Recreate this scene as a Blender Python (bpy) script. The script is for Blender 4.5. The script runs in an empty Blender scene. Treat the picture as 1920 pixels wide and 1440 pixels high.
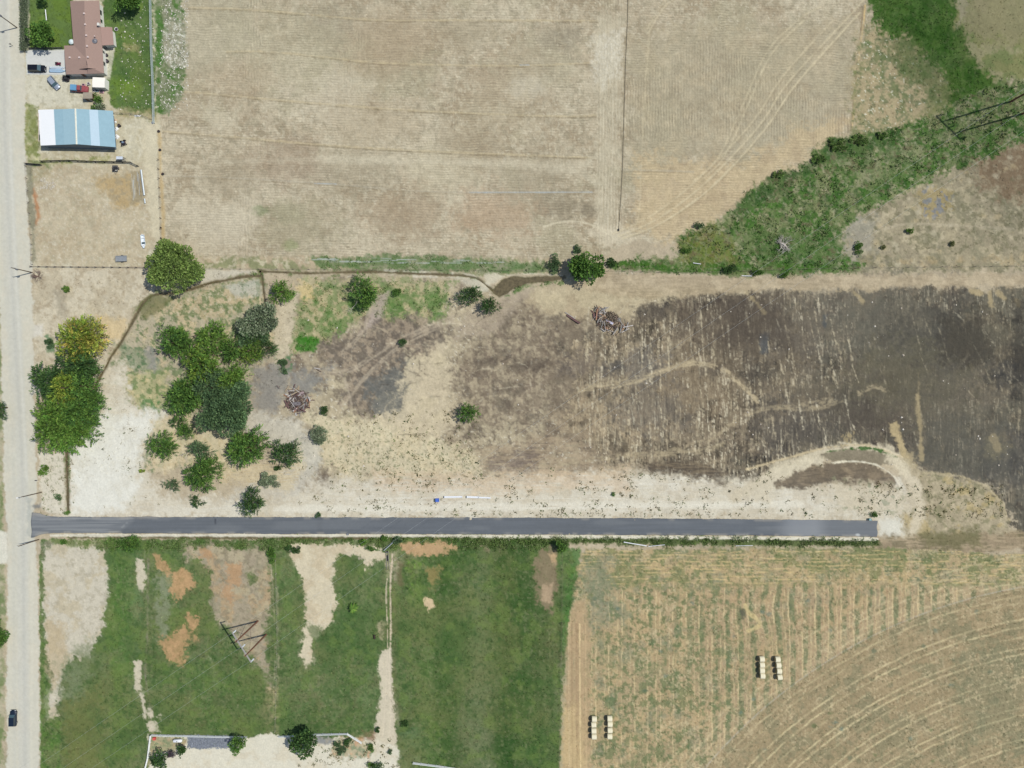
import bpy, math, random
import numpy as np
from mathutils import Vector, Matrix
C = bpy.context.scene.collection
scene = bpy.context.scene
# ------------------------------------------------------------------ camera, sky, sun, exposure
S = 0.16            # metres of ground per photo pixel (photo is 1920 x 1440)
CH = 213.33         # camera height
cam = bpy.data.objects.new('camera', bpy.data.cameras.new('camera')); C.objects.link(cam)
cam.location = (0, 0, CH); cam.rotation_euler = (0, 0, 0)
cam.data.lens = 25.0; cam.data.sensor_width = 36.0; cam.data.clip_start = 1.0; cam.data.clip_end = 12000.0
scene.camera = cam
SUNV = Vector((10.4, 2.55, 16.7)).normalized()
w = bpy.data.worlds.new('World'); scene.world = w; w.use_nodes = True
nt = w.node_tree; bg = nt.nodes['Background']
sky = nt.nodes.new('ShaderNodeTexSky'); sky.sky_type = 'NISHITA'; sky.sun_disc = False
sky.sun_elevation = math.asin(SUNV.z); sky.sun_rotation = math.atan2(SUNV.x, SUNV.y)
nt.links.new(sky.outputs[0], bg.inputs[0]); bg.inputs[1].default_value = 0.11
sun = bpy.data.objects.new('sun', bpy.data.lights.new('sun', 'SUN')); C.objects.link(sun)
sun.data.energy = 4.0; sun.data.angle = math.radians(0.5); sun.data.color = (1.0, 0.965, 0.91)
sun.rotation_euler = SUNV.to_track_quat('Z', 'Y').to_euler(); sun.location = (60, 20, 120)
scene.view_settings.view_transform = 'Standard'; scene.view_settings.look = 'None'
scene.view_settings.exposure = 0.0; scene.view_settings.gamma = 1.0
scene.cycles.max_bounces = 5; scene.cycles.diffuse_bounces = 2; scene.cycles.transparent_max_bounces = 4

rnd = random.Random(7); rng = np.random.default_rng(11)
KA = 0.80
def lin(v):
    v = v / 255.0
    return v / 12.92 if v <= 0.04045 else ((v + 0.055) / 1.055) ** 2.4
def col(r, g, b, k=KA): return (lin(r) * k, lin(g) * k, lin(b) * k)
def P(px, py, z=0.0):
    f = S * (CH - z) / CH
    return Vector(((px - 960) * f, (720 - py) * f, z))

# ------------------------------------------------------------------ object helpers
def tag(o, label=None, cat=None, group=None, kind=None):
    if label: o['label'] = label
    if cat: o['category'] = cat
    if group: o['group'] = group
    if kind: o['kind'] = kind
    return o
def thing(name, loc, rz, label, cat, group=None):
    o = bpy.data.objects.new(name, None); C.objects.link(o)
    o.empty_display_size = 0.5
    o.location = loc; o.rotation_euler = (0, 0, rz)
    return tag(o, label, cat, group)
def copy_tree(o, parent=None):
    c = o.copy(); C.objects.link(c)
    if parent is not None: c.parent = parent
    for ch in list(o.children): copy_tree(ch, c)
    return c
MATS = {}
def mat(name, c, rough=0.7, metal=0.0, var=0.12, scale=3.0, bump=0.0, spec=0.4, c2=None):
    if name in MATS: return MATS[name]
    m = bpy.data.materials.new(name); m.use_nodes = True; t = m.node_tree; b = t.nodes['Principled BSDF']
    b.inputs['Roughness'].default_value = rough; b.inputs['Metallic'].default_value = metal
    b.inputs['Specular IOR Level'].default_value = spec
    tc = t.nodes.new('ShaderNodeTexCoord'); n = t.nodes.new('ShaderNodeTexNoise')
    n.inputs['Scale'].default_value = scale; n.inputs['Detail'].default_value = 5
    t.links.new(tc.outputs['Object'], n.inputs['Vector'])
    r = t.nodes.new('ShaderNodeValToRGB')
    a = c2 if c2 else tuple(x * (1 - var) for x in c); d = tuple(min(1, x * (1 + var)) for x in c)
    r.color_ramp.elements[0].color = (*a, 1); r.color_ramp.elements[1].color = (*d, 1)
    r.color_ramp.elements[0].position = 0.32; r.color_ramp.elements[1].position = 0.68
    t.links.new(n.outputs['Fac'], r.inputs['Fac']); t.links.new(r.outputs['Color'], b.inputs['Base Color'])
    if bump:
        bp = t.nodes.new('ShaderNodeBump'); bp.inputs['Strength'].default_value = bump
        t.links.new(n.outputs['Fac'], bp.inputs['Height']); t.links.new(bp.outputs['Normal'], b.inputs['Normal'])
    MATS[name] = m; return m
def attr_mat(name, attr, rough=0.9, nscale=2.0, namt=0.25, bump=0.0, bscale=6.0, trans=0.0, spec=0.2, nscale2=0.0):
    m = bpy.data.materials.new(name); m.use_nodes = True; t = m.node_tree; b = t.nodes['Principled BSDF']
    b.inputs['Roughness'].default_value = rough; b.inputs['Specular IOR Level'].default_value = spec
    a = t.nodes.new('ShaderNodeAttribute'); a.attribute_name = attr
    tc = t.nodes.new('ShaderNodeTexCoord'); n = t.nodes.new('ShaderNodeTexNoise')
    n.inputs['Scale'].default_value = nscale; n.inputs['Detail'].default_value = 6; n.inputs['Roughness'].default_value = 0.65
    t.links.new(tc.outputs['Object'], n.inputs['Vector'])
    mr = t.nodes.new('ShaderNodeMapRange'); mr.inputs['From Min'].default_value = 0.3; mr.inputs['From Max'].default_value = 0.7
    mr.inputs['To Min'].default_value = 1 - namt; mr.inputs['To Max'].default_value = 1 + namt
    t.links.new(n.outputs['Fac'], mr.inputs['Value'])
    vm = t.nodes.new('ShaderNodeVectorMath'); vm.operation = 'SCALE'
    t.links.new(a.outputs['Color'], vm.inputs[0]); t.links.new(mr.outputs['Result'], vm.inputs['Scale'])
    t.links.new(vm.outputs['Vector'], b.inputs['Base Color'])
    if bump:
        n2 = t.nodes.new('ShaderNodeTexNoise'); n2.inputs['Scale'].default_value = bscale; n2.inputs['Detail'].default_value = 4
        t.links.new(tc.outputs['Object'], n2.inputs['Vector'])
        bp = t.nodes.new('ShaderNodeBump'); bp.inputs['Strength'].default_value = bump; bp.inputs['Distance'].default_value = 0.15
        t.links.new(n2.outputs['Fac'], bp.inputs['Height']); t.links.new(bp.outputs['Normal'], b.inputs['Normal'])
    if trans:
        tr = t.nodes.new('ShaderNodeBsdfTranslucent'); t.links.new(vm.outputs['Vector'], tr.inputs['Color'])
        mx = t.nodes.new('ShaderNodeMixShader'); mx.inputs[0].default_value = trans
        out = t.nodes['Material Output']
        t.links.new(b.outputs[0], mx.inputs[1]); t.links.new(tr.outputs[0], mx.inputs[2]); t.links.new(mx.outputs[0], out.inputs['Surface'])
    return m

class MB:
    """collects simple shaped pieces into one mesh"""
    def __init__(s): s.v = []; s.f = []
    def add(s, vs, fs):
        o = len(s.v); s.v += [tuple(v) for v in vs]; s.f += [tuple(i + o for i in f) for f in fs]; return s
    def box(s, c, d, rz=0.0, rx=0.0, ry=0.0, taper=1.0):
        M = Matrix.Translation(Vector(c)) @ Matrix.Rotation(rz, 4, 'Z') @ Matrix.Rotation(ry, 4, 'Y') @ Matrix.Rotation(rx, 4, 'X')
        a, b, h = d[0] / 2, d[1] / 2, d[2] / 2
        vs = [M @ Vector((x * (taper if z > 0 else 1), y * (taper if z > 0 else 1), z)) for x, y, z in
              ((-a, -b, -h), (a, -b, -h), (a, b, -h), (-a, b, -h), (-a, -b, h), (a, -b, h), (a, b, h), (-a, b, h))]
        return s.add(vs, [(0, 3, 2, 1), (4, 5, 6, 7), (0, 1, 5, 4), (1, 2, 6, 5), (2, 3, 7, 6), (3, 0, 4, 7)])
    def tube(s, pts, rad, n=7, caps=True):
        pts = [Vector(p) for p in pts]
        if not hasattr(rad, '__len__'): rad = [rad] * len(pts)
        vs = []; fs = []
        for i, p in enumerate(pts):
            d = (pts[min(i + 1, len(pts) - 1)] - pts[max(i - 1, 0)]).normalized()
            u = d.cross(Vector((0, 0, 1)));
            if u.length < 0.02: u = d.cross(Vector((0, 1, 0)))
            u.normalize(); w_ = d.cross(u)
            for k in range(n):
                a = 2 * math.pi * k / n; vs.append(p + (u * math.cos(a) + w_ * math.sin(a)) * rad[i])
        for i in range(len(pts) - 1):
            for k in range(n):
                fs.append((i * n + k, i * n + (k + 1) % n, (i + 1) * n + (k + 1) % n, (i + 1) * n + k))
        if caps: fs.append(tuple(range(n))[::-1]); fs.append(tuple(range((len(pts) - 1) * n, len(pts) * n)))
        return s.add(vs, fs)
    def lathe(s, prof, c=(0, 0, 0), n=16):
        vs = []; fs = []
        for r, z in prof:
            for k in range(n):
                a = 2 * math.pi * k / n; vs.append((c[0] + r * math.cos(a), c[1] + r * math.sin(a), c[2] + z))
        for i in range(len(prof) - 1):
            for k in range(n): fs.append((i * n + k, i * n + (k + 1) % n, (i + 1) * n + (k + 1) % n, (i + 1) * n + k))
        fs.append(tuple(range(n))[::-1]); fs.append(tuple(range((len(prof) - 1) * n, len(prof) * n)))
        return s.add(vs, fs)
    def prism(s, poly, z0, z1):
        n = len(poly); vs = [(x, y, z0) for x, y in poly] + [(x, y, z1) for x, y in poly]
        a = sum(poly[i][0] * poly[(i + 1) % n][1] - poly[(i + 1) % n][0] * poly[i][1] for i in range(n))
        idx = list(range(n)) if a > 0 else list(range(n))[::-1]
        return s.add(vs, [tuple(idx[::-1]), tuple(i + n for i in idx)] + [(idx[i], idx[(i + 1) % n], idx[(i + 1) % n] + n, idx[i] + n) for i in range(n)])
    def loft(s, secs, caps=True):
        n = len(secs[0]); vs = [p for q in secs for p in q]; fs = []
        for i in range(len(secs) - 1):
            for k in range(n): fs.append((i * n + k, i * n + (k + 1) % n, (i + 1) * n + (k + 1) % n, (i + 1) * n + k))
        if caps: fs.append(tuple(range(n))[::-1]); fs.append(tuple(range((len(secs) - 1) * n, len(secs) * n)))
        return s.add(vs, fs)
    def build(s, name, m, parent=None, smooth=False, bevel=0.0, loc=None, sub=0):
        me = bpy.data.meshes.new(name); me.from_pydata(s.v, [], s.f); me.validate(); me.update()
        import bmesh
        bm = bmesh.new(); bm.from_mesh(me); bmesh.ops.recalc_face_normals(bm, faces=bm.faces)
        if bevel: bmesh.ops.bevel(bm, geom=list(bm.edges), offset=bevel, segments=2, affect='EDGES', profile=0.6, clamp_overlap=True)
        bm.to_mesh(me); bm.free()
        if m: me.materials.append(m)
        if smooth: me.polygons.foreach_set('use_smooth', [True] * len(me.polygons))
        o = bpy.data.objects.new(name, me); C.objects.link(o)
        if parent is not None: o.parent = parent
        if loc is not None: o.location = loc
        if sub:
            sm = o.modifiers.new('sub', 'SUBSURF'); sm.levels = sub; sm.render_levels = sub
        return o
def np_mesh(name, V, F, m, cols=None, attr='tint', parent=None, smooth=False):
    """V (n,3) float, F (k,4|3) int -> mesh object, cols (n,3) linear"""
    me = bpy.data.meshes.new(name); k = F.shape[1]
    me.vertices.add(len(V)); me.vertices.foreach_set('co', np.ascontiguousarray(V, dtype=np.float32).ravel())
    me.loops.add(F.size); me.loops.foreach_set('vertex_index', np.ascontiguousarray(F, dtype=np.int32).ravel())
    me.polygons.add(len(F)); me.polygons.foreach_set('loop_start', np.arange(0, F.size, k, dtype=np.int32))
    try: me.polygons.foreach_set('loop_total', np.full(len(F), k, dtype=np.int32))
    except Exception: pass
    me.update(calc_edges=True)
    if smooth: me.polygons.foreach_set('use_smooth', np.ones(len(F), dtype=bool))
    if cols is not None:
        a = me.color_attributes.new(attr, 'FLOAT_COLOR', 'POINT')
        c4 = np.ones((len(V), 4), dtype=np.float32); c4[:, :3] = cols; a.data.foreach_set('color', c4.ravel())
    me.materials.append(m)
    o = bpy.data.objects.new(name, me); C.objects.link(o)
    if parent is not None: o.parent = parent
    return o

# ------------------------------------------------------------------ the ground sheet: grid, noise, paint tools (photo-pixel units)
FX0, FX1, FY0, FY1, ST = -190, 2110, -190, 1630, 1.6
def axis(a, b):
    mid = np.arange(a, b + ST, ST); out = [mid[-1]]; d = ST
    while out[-1] < b + 16000: d *= 1.22; out.append(out[-1] + d)
    up = np.array(out[1:]); lo = [a]; d = ST
    while lo[-1] > a - 16000: d *= 1.22; lo.append(lo[-1] - d)
    return np.concatenate([np.array(lo[1:])[::-1], mid, up]).astype(np.float64)
PX = axis(FX0, FX1); PY = axis(FY0, FY1); GW, GH = len(PX), len(PY)
EX = 900
def vn(cx, cy, seed):
    r = np.random.default_rng(seed).random((257, 257), dtype=np.float32) * 2 - 1; r[256] = r[0]; r[:, 256] = r[:, 0]
    u = np.arange(GW + EX) * ST / cx + seed * 3.7; v = np.arange(GH + EX) * ST / cy + seed * 1.9
    iu = np.floor(u).astype(int); fu = (u - iu).astype(np.float32); iu %= 256
    iv = np.floor(v).astype(int); fv = (v - iv).astype(np.float32); iv %= 256
    fu = fu * fu * (3 - 2 * fu); fv = fv * fv * (3 - 2 * fv)
    A = r[:, iu] * (1 - fu) + r[:, iu + 1] * fu
    return A[iv] * (1 - fv)[:, None] + A[iv + 1] * fv[:, None]

def fbm(cx, cy, seed, o=4, g=0.55):
    s = np.zeros((GH + EX, GW + EX), np.float32); a = 1.0
    for i in range(o):
        s += a * vn(cx / 2 ** i, cy / 2 ** i, seed + i * 17); a *= g
    s *= .40 / s.std(); v = s[:GH, :GW]; _keep.append(v); return v
_keep = []
NB = fbm(90, 90, 1, 5); NM = fbm(26, 26, 2, 4, .7); NS = fbm(9, 9, 3, 3, .7); NF = fbm(3.6, 3.6, 4, 2, .8)
NV = fbm(2.6, 24, 5, 3, .7); NH = fbm(24, 2.6, 6, 3, .7)
def roll(a, s):
    b = a.base; i = (s * 197 + 41) % EX; j = (s * 331 + 77) % EX; return b[i:i + GH, j:j + GW]
def sstep(a, b, x):
    t = np.clip((x - a) / (b - a), 0, 1); return t * t * (3 - 2 * t)
G = np.zeros((GH, GW, 3), np.float32); Z = np.zeros((GH, GW), np.float32); VEG = np.zeros((GH, GW), np.float32)
CLS = np.zeros((GH, GW), np.int8)
def win(x0, y0, x1, y1):
    return slice(max(0, np.searchsorted(PY, y0) - 1), min(GH, np.searchsorted(PY, y1) + 1)), slice(max(0, np.searchsorted(PX, x0) - 1), min(GW, np.searchsorted(PX, x1) + 1))
def sdist(poly, sl):
    X = PX[sl[1]][None, :].astype(np.float32); Y = PY[sl[0]][:, None].astype(np.float32)
    n = len(poly); best = np.full((Y.shape[0], X.shape[1]), 1e12, np.float32); ins = np.zeros(best.shape, bool)
    for i in range(n):
        x1, y1 = poly[i]; x2, y2 = poly[(i + 1) % n]; dx, dy = x2 - x1, y2 - y1; L = dx * dx + dy * dy + 1e-9
        t = np.clip(((X - x1) * dx + (Y - y1) * dy) / L, 0, 1)
        best = np.minimum(best, (X - x1 - t * dx) ** 2 + (Y - y1 - t * dy) ** 2)
        if y1 != y2: ins ^= ((Y < y1) != (Y < y2)) & (X < (x2 - x1) * (Y - y1) / (y2 - y1) + x1)
    d = np.sqrt(best); return np.where(ins, d, -d)
_s = [0]
def edge(sl, n):
    _s[0] += 1; k = _s[0]
    return n * 1.7 * (0.5 * roll(NM, k)[sl] + 0.5 * roll(NS, k)[sl] + 0.35 * roll(NF, k)[sl])
def paint(sl, m, c, mot=(), var=0.0, veg=None, cls=None, dz=None):
    _s[0] += 1; k = _s[0]
    cc = np.broadcast_to(np.array(col(*c), np.float32), m.shape + (3,)).copy()
    for (c2, N, thr, soft, al) in mot:
        q = sstep(thr - soft, thr + soft, roll(N, k)[sl]) * al; k += 5
        cc += (np.array(col(*c2), np.float32) - cc) * q[..., None]
    if var: cc *= (1 + var * roll(NS, k)[sl])[..., None]
    G[sl] += (cc - G[sl]) * m[..., None]
    if veg is not None: VEG[sl] += (veg - VEG[sl]) * m
    if dz is not None: Z[sl] += dz * m
    if cls is not None:
        q = CLS[sl]; q[m > 0.5] = cls
def region(poly, c, f=3.0, n=5.0, a=1.0, mot=(), var=0.06, veg=None, cls=None, dz=None, brk=None, halo=0):
    if halo: region(poly, c, f=halo, n=halo * .9, a=a * .55, var=.08)
    g = f + n * 2.6 + 2; xs = [p[0] for p in poly]; ys = [p[1] for p in poly]
    sl = win(min(xs) - g, min(ys) - g, max(xs) + g, max(ys) + g)
    sd = sdist(poly, sl); m = sstep(-f, f, sd + (edge(sl, n) if n else 0)) * a
    if brk: _s[0] += 3; m = m * sstep(brk[1] - brk[2], brk[1] + brk[2], roll(brk[0], _s[0])[sl])
    paint(sl, m, c, mot, var, veg, cls, dz)
def stroke(pts, w_, c, f=1.0, n=0.6, a=1.0, brk=None, var=0.05, veg=None, cls=None, dz=None, mot=()):
    g = w_ + f + n * 2 + 3; xs = [p[0] for p in pts]; ys = [p[1] for p in pts]
    sl = win(min(xs) - g, min(ys) - g, max(xs) + g, max(ys) + g)
    X = PX[sl[1]][None, :].astype(np.float32); Y = PY[sl[0]][:, None].astype(np.float32)
    best = np.full((Y.shape[0], X.shape[1]), 1e12, np.float32)
    for (x1, y1), (x2, y2) in zip(pts, pts[1:]):
        dx, dy = x2 - x1, y2 - y1; L = dx * dx + dy * dy + 1e-9
        t = np.clip(((X - x1) * dx + (Y - y1) * dy) / L, 0, 1)
        best = np.minimum(best, (X - x1 - t * dx) ** 2 + (Y - y1 - t * dy) ** 2)
    m = sstep(-f, f, w_ / 2 - np.sqrt(best) + (edge(sl, n) if n else 0)) * a
    if brk: _s[0] += 3; m = m * sstep(brk[1] - brk[2], brk[1] + brk[2], roll(brk[0], _s[0])[sl])
    paint(sl, m, c, mot, var, veg, cls, dz)
def smooth_line(pts, k=6):
    out = []; n = len(pts)
    for i in range(n - 1):
        p0 = pts[max(i - 1, 0)]; p1 = pts[i]; p2 = pts[i + 1]; p3 = pts[min(i + 2, n - 1)]
        for j in range(k):
            t = j / k
            out.append(tuple(0.5 * (2 * p1[d] + (p2[d] - p0[d]) * t + (2 * p0[d] - 5 * p1[d] + 4 * p2[d] - p3[d]) * t * t + (3 * p1[d] - p0[d] - 3 * p2[d] + p3[d]) * t ** 3) for d in (0, 1)))
    return out + [tuple(pts[-1])]
# ------------------------------------------------------------------ painting the soil, crops and grass cover (plan positions in photo pixels)
FAR = 20000
G[:] = np.array(col(184, 168, 142), np.float32)
G *= (1 + 0.10 * NB + 0.06 * NM)[..., None]
# --- north stubble field
region([(292, -FAR), (1625, -FAR), (1640, 40), (1608, 130), (1595, 250), (1560, 268), (1480, 322), (1372, 402), (1270, 458), (1180, 446), (1130, 482), (1000, 492), (380, 484), (370, 452), (305, 452), (292, 230)],
       (181, 166, 140), f=3, n=4, var=0.05, cls=2, mot=[((158, 141, 115), NM, 0.1, 0.35, .75), ((197, 184, 158), NB, 0.2, 0.4, .7), ((150, 140, 116), roll(NS, 5), .3, .3, .5), ((200, 188, 162), roll(NS, 9), .35, .3, .5), ((170, 160, 132), roll(NB, 5), 0.35, 0.3, .6), ((207, 195, 170), roll(NF, 3), 0.62, 0.12, .55), ((146, 132, 108), roll(NF, 9), 0.62, 0.15, .5)])
region([(330, -20), (470, -20), (480, 60), (400, 140), (350, 140)], (176, 166, 140), f=15, n=14, a=.6)
region([(1180, 60), (1600, 40), (1590, 250), (1480, 310), (1380, 300), (1180, 290)], (166, 154, 128), f=14, n=20, a=.65, mot=[((182, 166, 136), NM, 0.1, .4, .7)])
region([(1190, 290), (1380, 310), (1500, 240), (1600, 225), (1560, 270), (1370, 400), (1270, 455), (1190, 430)], (194, 172, 135), f=16, n=16, a=.75, mot=[((176, 154, 122), NM, 0.2, .3, .7)])
region([(560, 210), (620, 120), (690, 130), (700, 190), (640, 235)], (203, 191, 166), f=14, n=18, a=.5)
region([(350, 380), (480, 390), (470, 470), (360, 475)], (196, 183, 158), f=14, n=16, a=.6)
region([(380, 200), (440, 210), (450, 240), (400, 250)], (200, 188, 162), f=10, n=10, a=.5)
for (x, y, r_, c_, a_) in [(540, 300, 55, (158, 138, 116), .5), (730, 75, 70, (166, 146, 118), .5), (880, 60, 40, (160, 146, 120), .5), (960, 150, 60, (162, 142, 116), .5), (1050, 70, 30, (142, 132, 112), .6),
                           (620, 45, 50, (158, 148, 126), .5), (700, 100, 60, (168, 150, 122), .4), (540, 80, 90, (176, 166, 138), .5), (430, 330, 40, (158, 144, 120), .5), (1040, 385, 34, (138, 126, 104), .7), (1105, 395, 14, (130, 118, 98), .7), (560, 430, 60, (160, 150, 122), .55),
                           (540, 400, 26, (148, 144, 114), .4), (545, 460, 12, (128, 138, 90), .5), (490, 395, 12, (120, 132, 92), .6), (760, 400, 60, (164, 144, 118), .6), (930, 400, 60, (174, 148, 120), .6),
                           (410, 420, 60, (198, 186, 162), .45), (985, 165, 30, (212, 202, 180), .5), (840, 310, 60, (192, 180, 152), .5), (660, 320, 60, (162, 150, 126), .5), (880, 270, 50, (158, 142, 116), .5), (1010, 120, 60, (178, 166, 140), .5), (700, 225, 70, (170, 152, 124), .4), (450, 150, 50, (172, 154, 126), .4), (1000, 330, 60, (160, 148, 124), .5), (940, 210, 60, (182, 168, 140), .4)]:
    region([(x + r_ * 1.3 * math.cos(t), y + r_ * .8 * math.sin(t)) for t in np.arange(0, 6.28, .7)], c_, f=r_ * .45, n=r_ * .35, a=a_, var=.08)
# furrow rows: fine lines, darker troughs and straw crests
XX = PX[None, :].astype(np.float32); YY = PY[:, None].astype(np.float32)
fieldm = (CLS == 2).astype(np.float32)
orient = sstep(-.06, .06, roll(NB, 8) + .35 * roll(NM, 3) - .12)                    # patches of cross-wise rows
right = sstep(-2, 2, XX - 1170 + 0 * YY)
vert_right = sstep(-8, 8, (262 - YY) + 14 * roll(NM, 4)) * sstep(-8, 8, YY - 70 - abs(XX - 1330) * .55)
vert_left = sstep(-4, 4, XX - 1118 + 0 * YY) + sstep(.0, .06, orient - .55) * sstep(-3, 3, 14 - np.abs((XX + 30 * roll(NM, 2)) % 190 - 95)) 
vert = np.clip(np.where(right > .5, vert_right, vert_left), 0, 1)
rows_h = np.sin((YY + .25 * 0 + 2.0 * roll(NM, 6) - XX * .012) * 2 * math.pi / 4.75)
rows_v = np.sin((XX + 1.6 * roll(NM, 7)) * 2 * math.pi / 5.3)
rr = rows_h * (1 - vert) + rows_v * vert
amp = fieldm * (0.55 + .45 * roll(NM, 12)) * sstep(0, 12, YY + 0 * XX + 4000)
G *= (1 + 0.21 * rr * amp * (0.75 + .5 * roll(NS, 31)))[..., None]; Z += 0.035 * rr * amp
G *= (1 + fieldm * (.06 * np.where(vert > .5, roll(NV, 21), roll(NH, 21))))[..., None]
# border checks (low dikes) across the field
for pts in [[(350, 14), (480, 19), (640, 33), (720, 38), (840, 38), (1120, 39)], [(425, 97), (500, 97), (620, 108), (700, 117), (840, 122), (980, 123), (1120, 117)],
            [(345, 172), (420, 178), (560, 191), (740, 205), (900, 213), (1060, 218), (1118, 216)], [(305, 246), (440, 257), (560, 268), (700, 278), (860, 286), (1118, 296)],
            [(310, 330), (420, 333), (620, 345), (760, 357), (900, 361), (1115, 361)], [(1165, 318), (1300, 322)]]:
    lo = pts[0][1] in (330, 318)
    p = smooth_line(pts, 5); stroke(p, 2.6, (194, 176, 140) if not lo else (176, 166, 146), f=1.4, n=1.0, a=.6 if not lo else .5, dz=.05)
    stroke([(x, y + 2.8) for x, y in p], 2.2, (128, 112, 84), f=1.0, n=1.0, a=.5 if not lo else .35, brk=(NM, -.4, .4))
for x0, y0, x1, y1 in [(975, 122, 992, 122), (590, 344, 630, 345), (880, 361, 1110, 360), (1010, 361, 1040, 361)]:
    stroke([(x0, y0), (x1, y1)], 1.6, (168, 176, 180), f=1, n=.4, a=.7)
# turning lanes and wheel tracks
region([(1120, 30), (1165, 40), (1160, 300), (1150, 420), (1118, 420), (1118, 250)], (192, 180, 154), f=7, n=7, a=.7, brk=(NV, -.5, .6))
region([(1110, 70), (1165, 60), (1170, 130), (1130, 160), (1110, 120)], (206, 196, 174), f=9, n=9, a=.6, mot=[((224, 216, 198), NF, .3, .2, .8)])
region([(1120, 420), (1190, 430), (1185, 452), (1140, 462), (1110, 440)], (205, 192, 166), f=10, n=9, a=.8)
trk = [[(1160, 443), (1230, 412), (1320, 345), (1420, 240), (1480, 152), (1600, 22), (1640, -30)], [(1165, 448), (1240, 418), (1335, 350), (1432, 245), (1495, 155), (1612, 24)],
       [(1150, 438), (1222, 404), (1310, 335), (1408, 232), (1470, 140), (1560, 40)], [(1300, 340), (1350, 290), (1400, 180), (1440, 95), (1500, 35), (1540, 12)], [(1308, 343), (1358, 294), (1408, 184), (1448, 99), (1508, 38)],
       [(1210, 60), (1240, 10), (1262, -8)], [(1215, 62), (1245, 14), (1268, -4)], [(1218, 58), (1208, 200), (1202, 330), (1198, 400), (1188, 430)]]
for pts_, w_, a_ in (([(600, 296), (800, 302), (980, 308), (1080, 312), (1125, 292)], 13, .5), ([(420, 304), (600, 300), (760, 305)], 9, .35), ([(1000, 318), (1080, 322), (1120, 345)], 8, .4)): stroke(smooth_line(pts_), w_, (206, 194, 168), f=6, n=3, a=a_, brk=(NH, -.6, .6))
for i, t in enumerate(trk):
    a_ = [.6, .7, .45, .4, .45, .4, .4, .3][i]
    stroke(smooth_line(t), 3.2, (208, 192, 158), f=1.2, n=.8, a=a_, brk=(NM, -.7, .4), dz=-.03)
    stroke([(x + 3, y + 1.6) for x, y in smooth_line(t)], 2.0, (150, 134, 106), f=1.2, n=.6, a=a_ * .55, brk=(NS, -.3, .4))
for k in range(16):
    x = 1122 + k * 2.9; stroke([(x + 2, 120), (x + 1, 260), (x - 3, 430)], 1.3, (214, 202, 176) if k % 2 else (160, 146, 120), f=.8, n=.5, a=.5, brk=(NV, 0, .3))
stroke(smooth_line([(1020, 425), (1060, 415), (1105, 420), (1150, 445)]), 3, (210, 198, 170), n=1, a=.6)
stroke([(1180, -30), (1178, 0), (1172, 120), (1166, 330), (1160, 432)], 2.6, (138, 124, 98), f=1.2, n=1.0, a=.55)
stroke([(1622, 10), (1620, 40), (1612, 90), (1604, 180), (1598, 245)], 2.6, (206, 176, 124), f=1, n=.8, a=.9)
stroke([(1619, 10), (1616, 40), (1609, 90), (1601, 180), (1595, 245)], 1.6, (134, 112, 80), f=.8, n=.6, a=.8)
# --- north-east pasture and scrub
region([(1630, -FAR), (FAR, -FAR), (FAR, 150), (1900, 150), (1800, 200), (1700, 238), (1600, 254), (1604, 130), (1640, 60)], (128, 128, 84), f=4, n=8, cls=5, veg=.35, mot=[((112, 122, 76), NM, .1, .3, .8), ((152, 144, 110), roll(NM, 5), .3, .3, .8)])
region([(1800, -20), (2000, -20), (2000, 90), (1880, 80), (1810, 60)], (140, 132, 100), f=14, n=16, a=.8, var=.1)
region([(1620, 50), (1700, 60), (1770, 90), (1790, 150), (1740, 215), (1690, 236), (1604, 252), (1606, 140)], (170, 154, 120), f=12, n=16, halo=14, mot=[((104, 114, 80), NS, .2, .35, .75), ((98, 112, 70), NM, .2, .3, .7), ((212, 206, 184), roll(NF, 2), .75, .1, .9)], veg=.3, var=.12)
region([(1618, -30), (1700, -200), (1790, -200), (1792, 40), (1822, 110), (1868, 165), (1830, 195), (1790, 190), (1760, 130), (1700, 72), (1650, 60)], (64, 96, 36), f=7, n=12, veg=1, mot=[((50, 82, 26), NM, .1, .3, .8), ((84, 112, 52), roll(NM, 4), .35, .25, .7)], var=.1)
region([(1640, 60), (1700, 70), (1760, 130), (1790, 190), (1740, 180), (1690, 130)], (86, 100, 56), f=14, n=14, a=.7, veg=.7, var=.12)
region([(1795, -20), (1812, -10), (1806, 40), (1796, 50)], (152, 144, 116), f=5, n=5)
# --- dry scrub east of the creek
region([(1590, 500), (1570, 450), (1610, 405), (1700, 348), (1800, 305), (1900, 268), (FAR, 200), (FAR, 520), (1620, 512)], (158, 146, 120), f=5, n=9, var=.12, veg=.12, mot=[((136, 130, 104), NM, .1, .35, .7), ((178, 164, 134), roll(NM, 3), .2, .3, .7), ((116, 112, 84), NS, .35, .2, .6), ((192, 178, 148), roll(NS, 6), .5, .2, .6)])
region([(1820, 300), (1900, 262), (2000, 250), (2000, 380), (1880, 372), (1830, 350)], (132, 110, 86), f=14, n=14, a=.85, var=.12, mot=[((168, 152, 124), NS, .3, .3, .6)])
region([(1722, 352), (1780, 350), (1792, 390), (1740, 415), (1722, 390)], (160, 142, 98), f=6, n=8, a=.7, mot=[((118, 124, 136), NS, .15, .2, .9)])
region([(1580, 410), (1640, 400), (1640, 470), (1590, 495)], (158, 152, 138), f=10, n=12, a=.6)
stroke(smooth_line([(1640, 435), (1700, 420), (1780, 422), (1900, 430)]), 4, (186, 172, 146), f=2.5, n=2, a=.6)
stroke([(1620, 490), (1760, 492), (1920, 486)], 14, (178, 156, 118), f=6, n=6, a=.6, brk=(NM, 0, .4))
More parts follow.
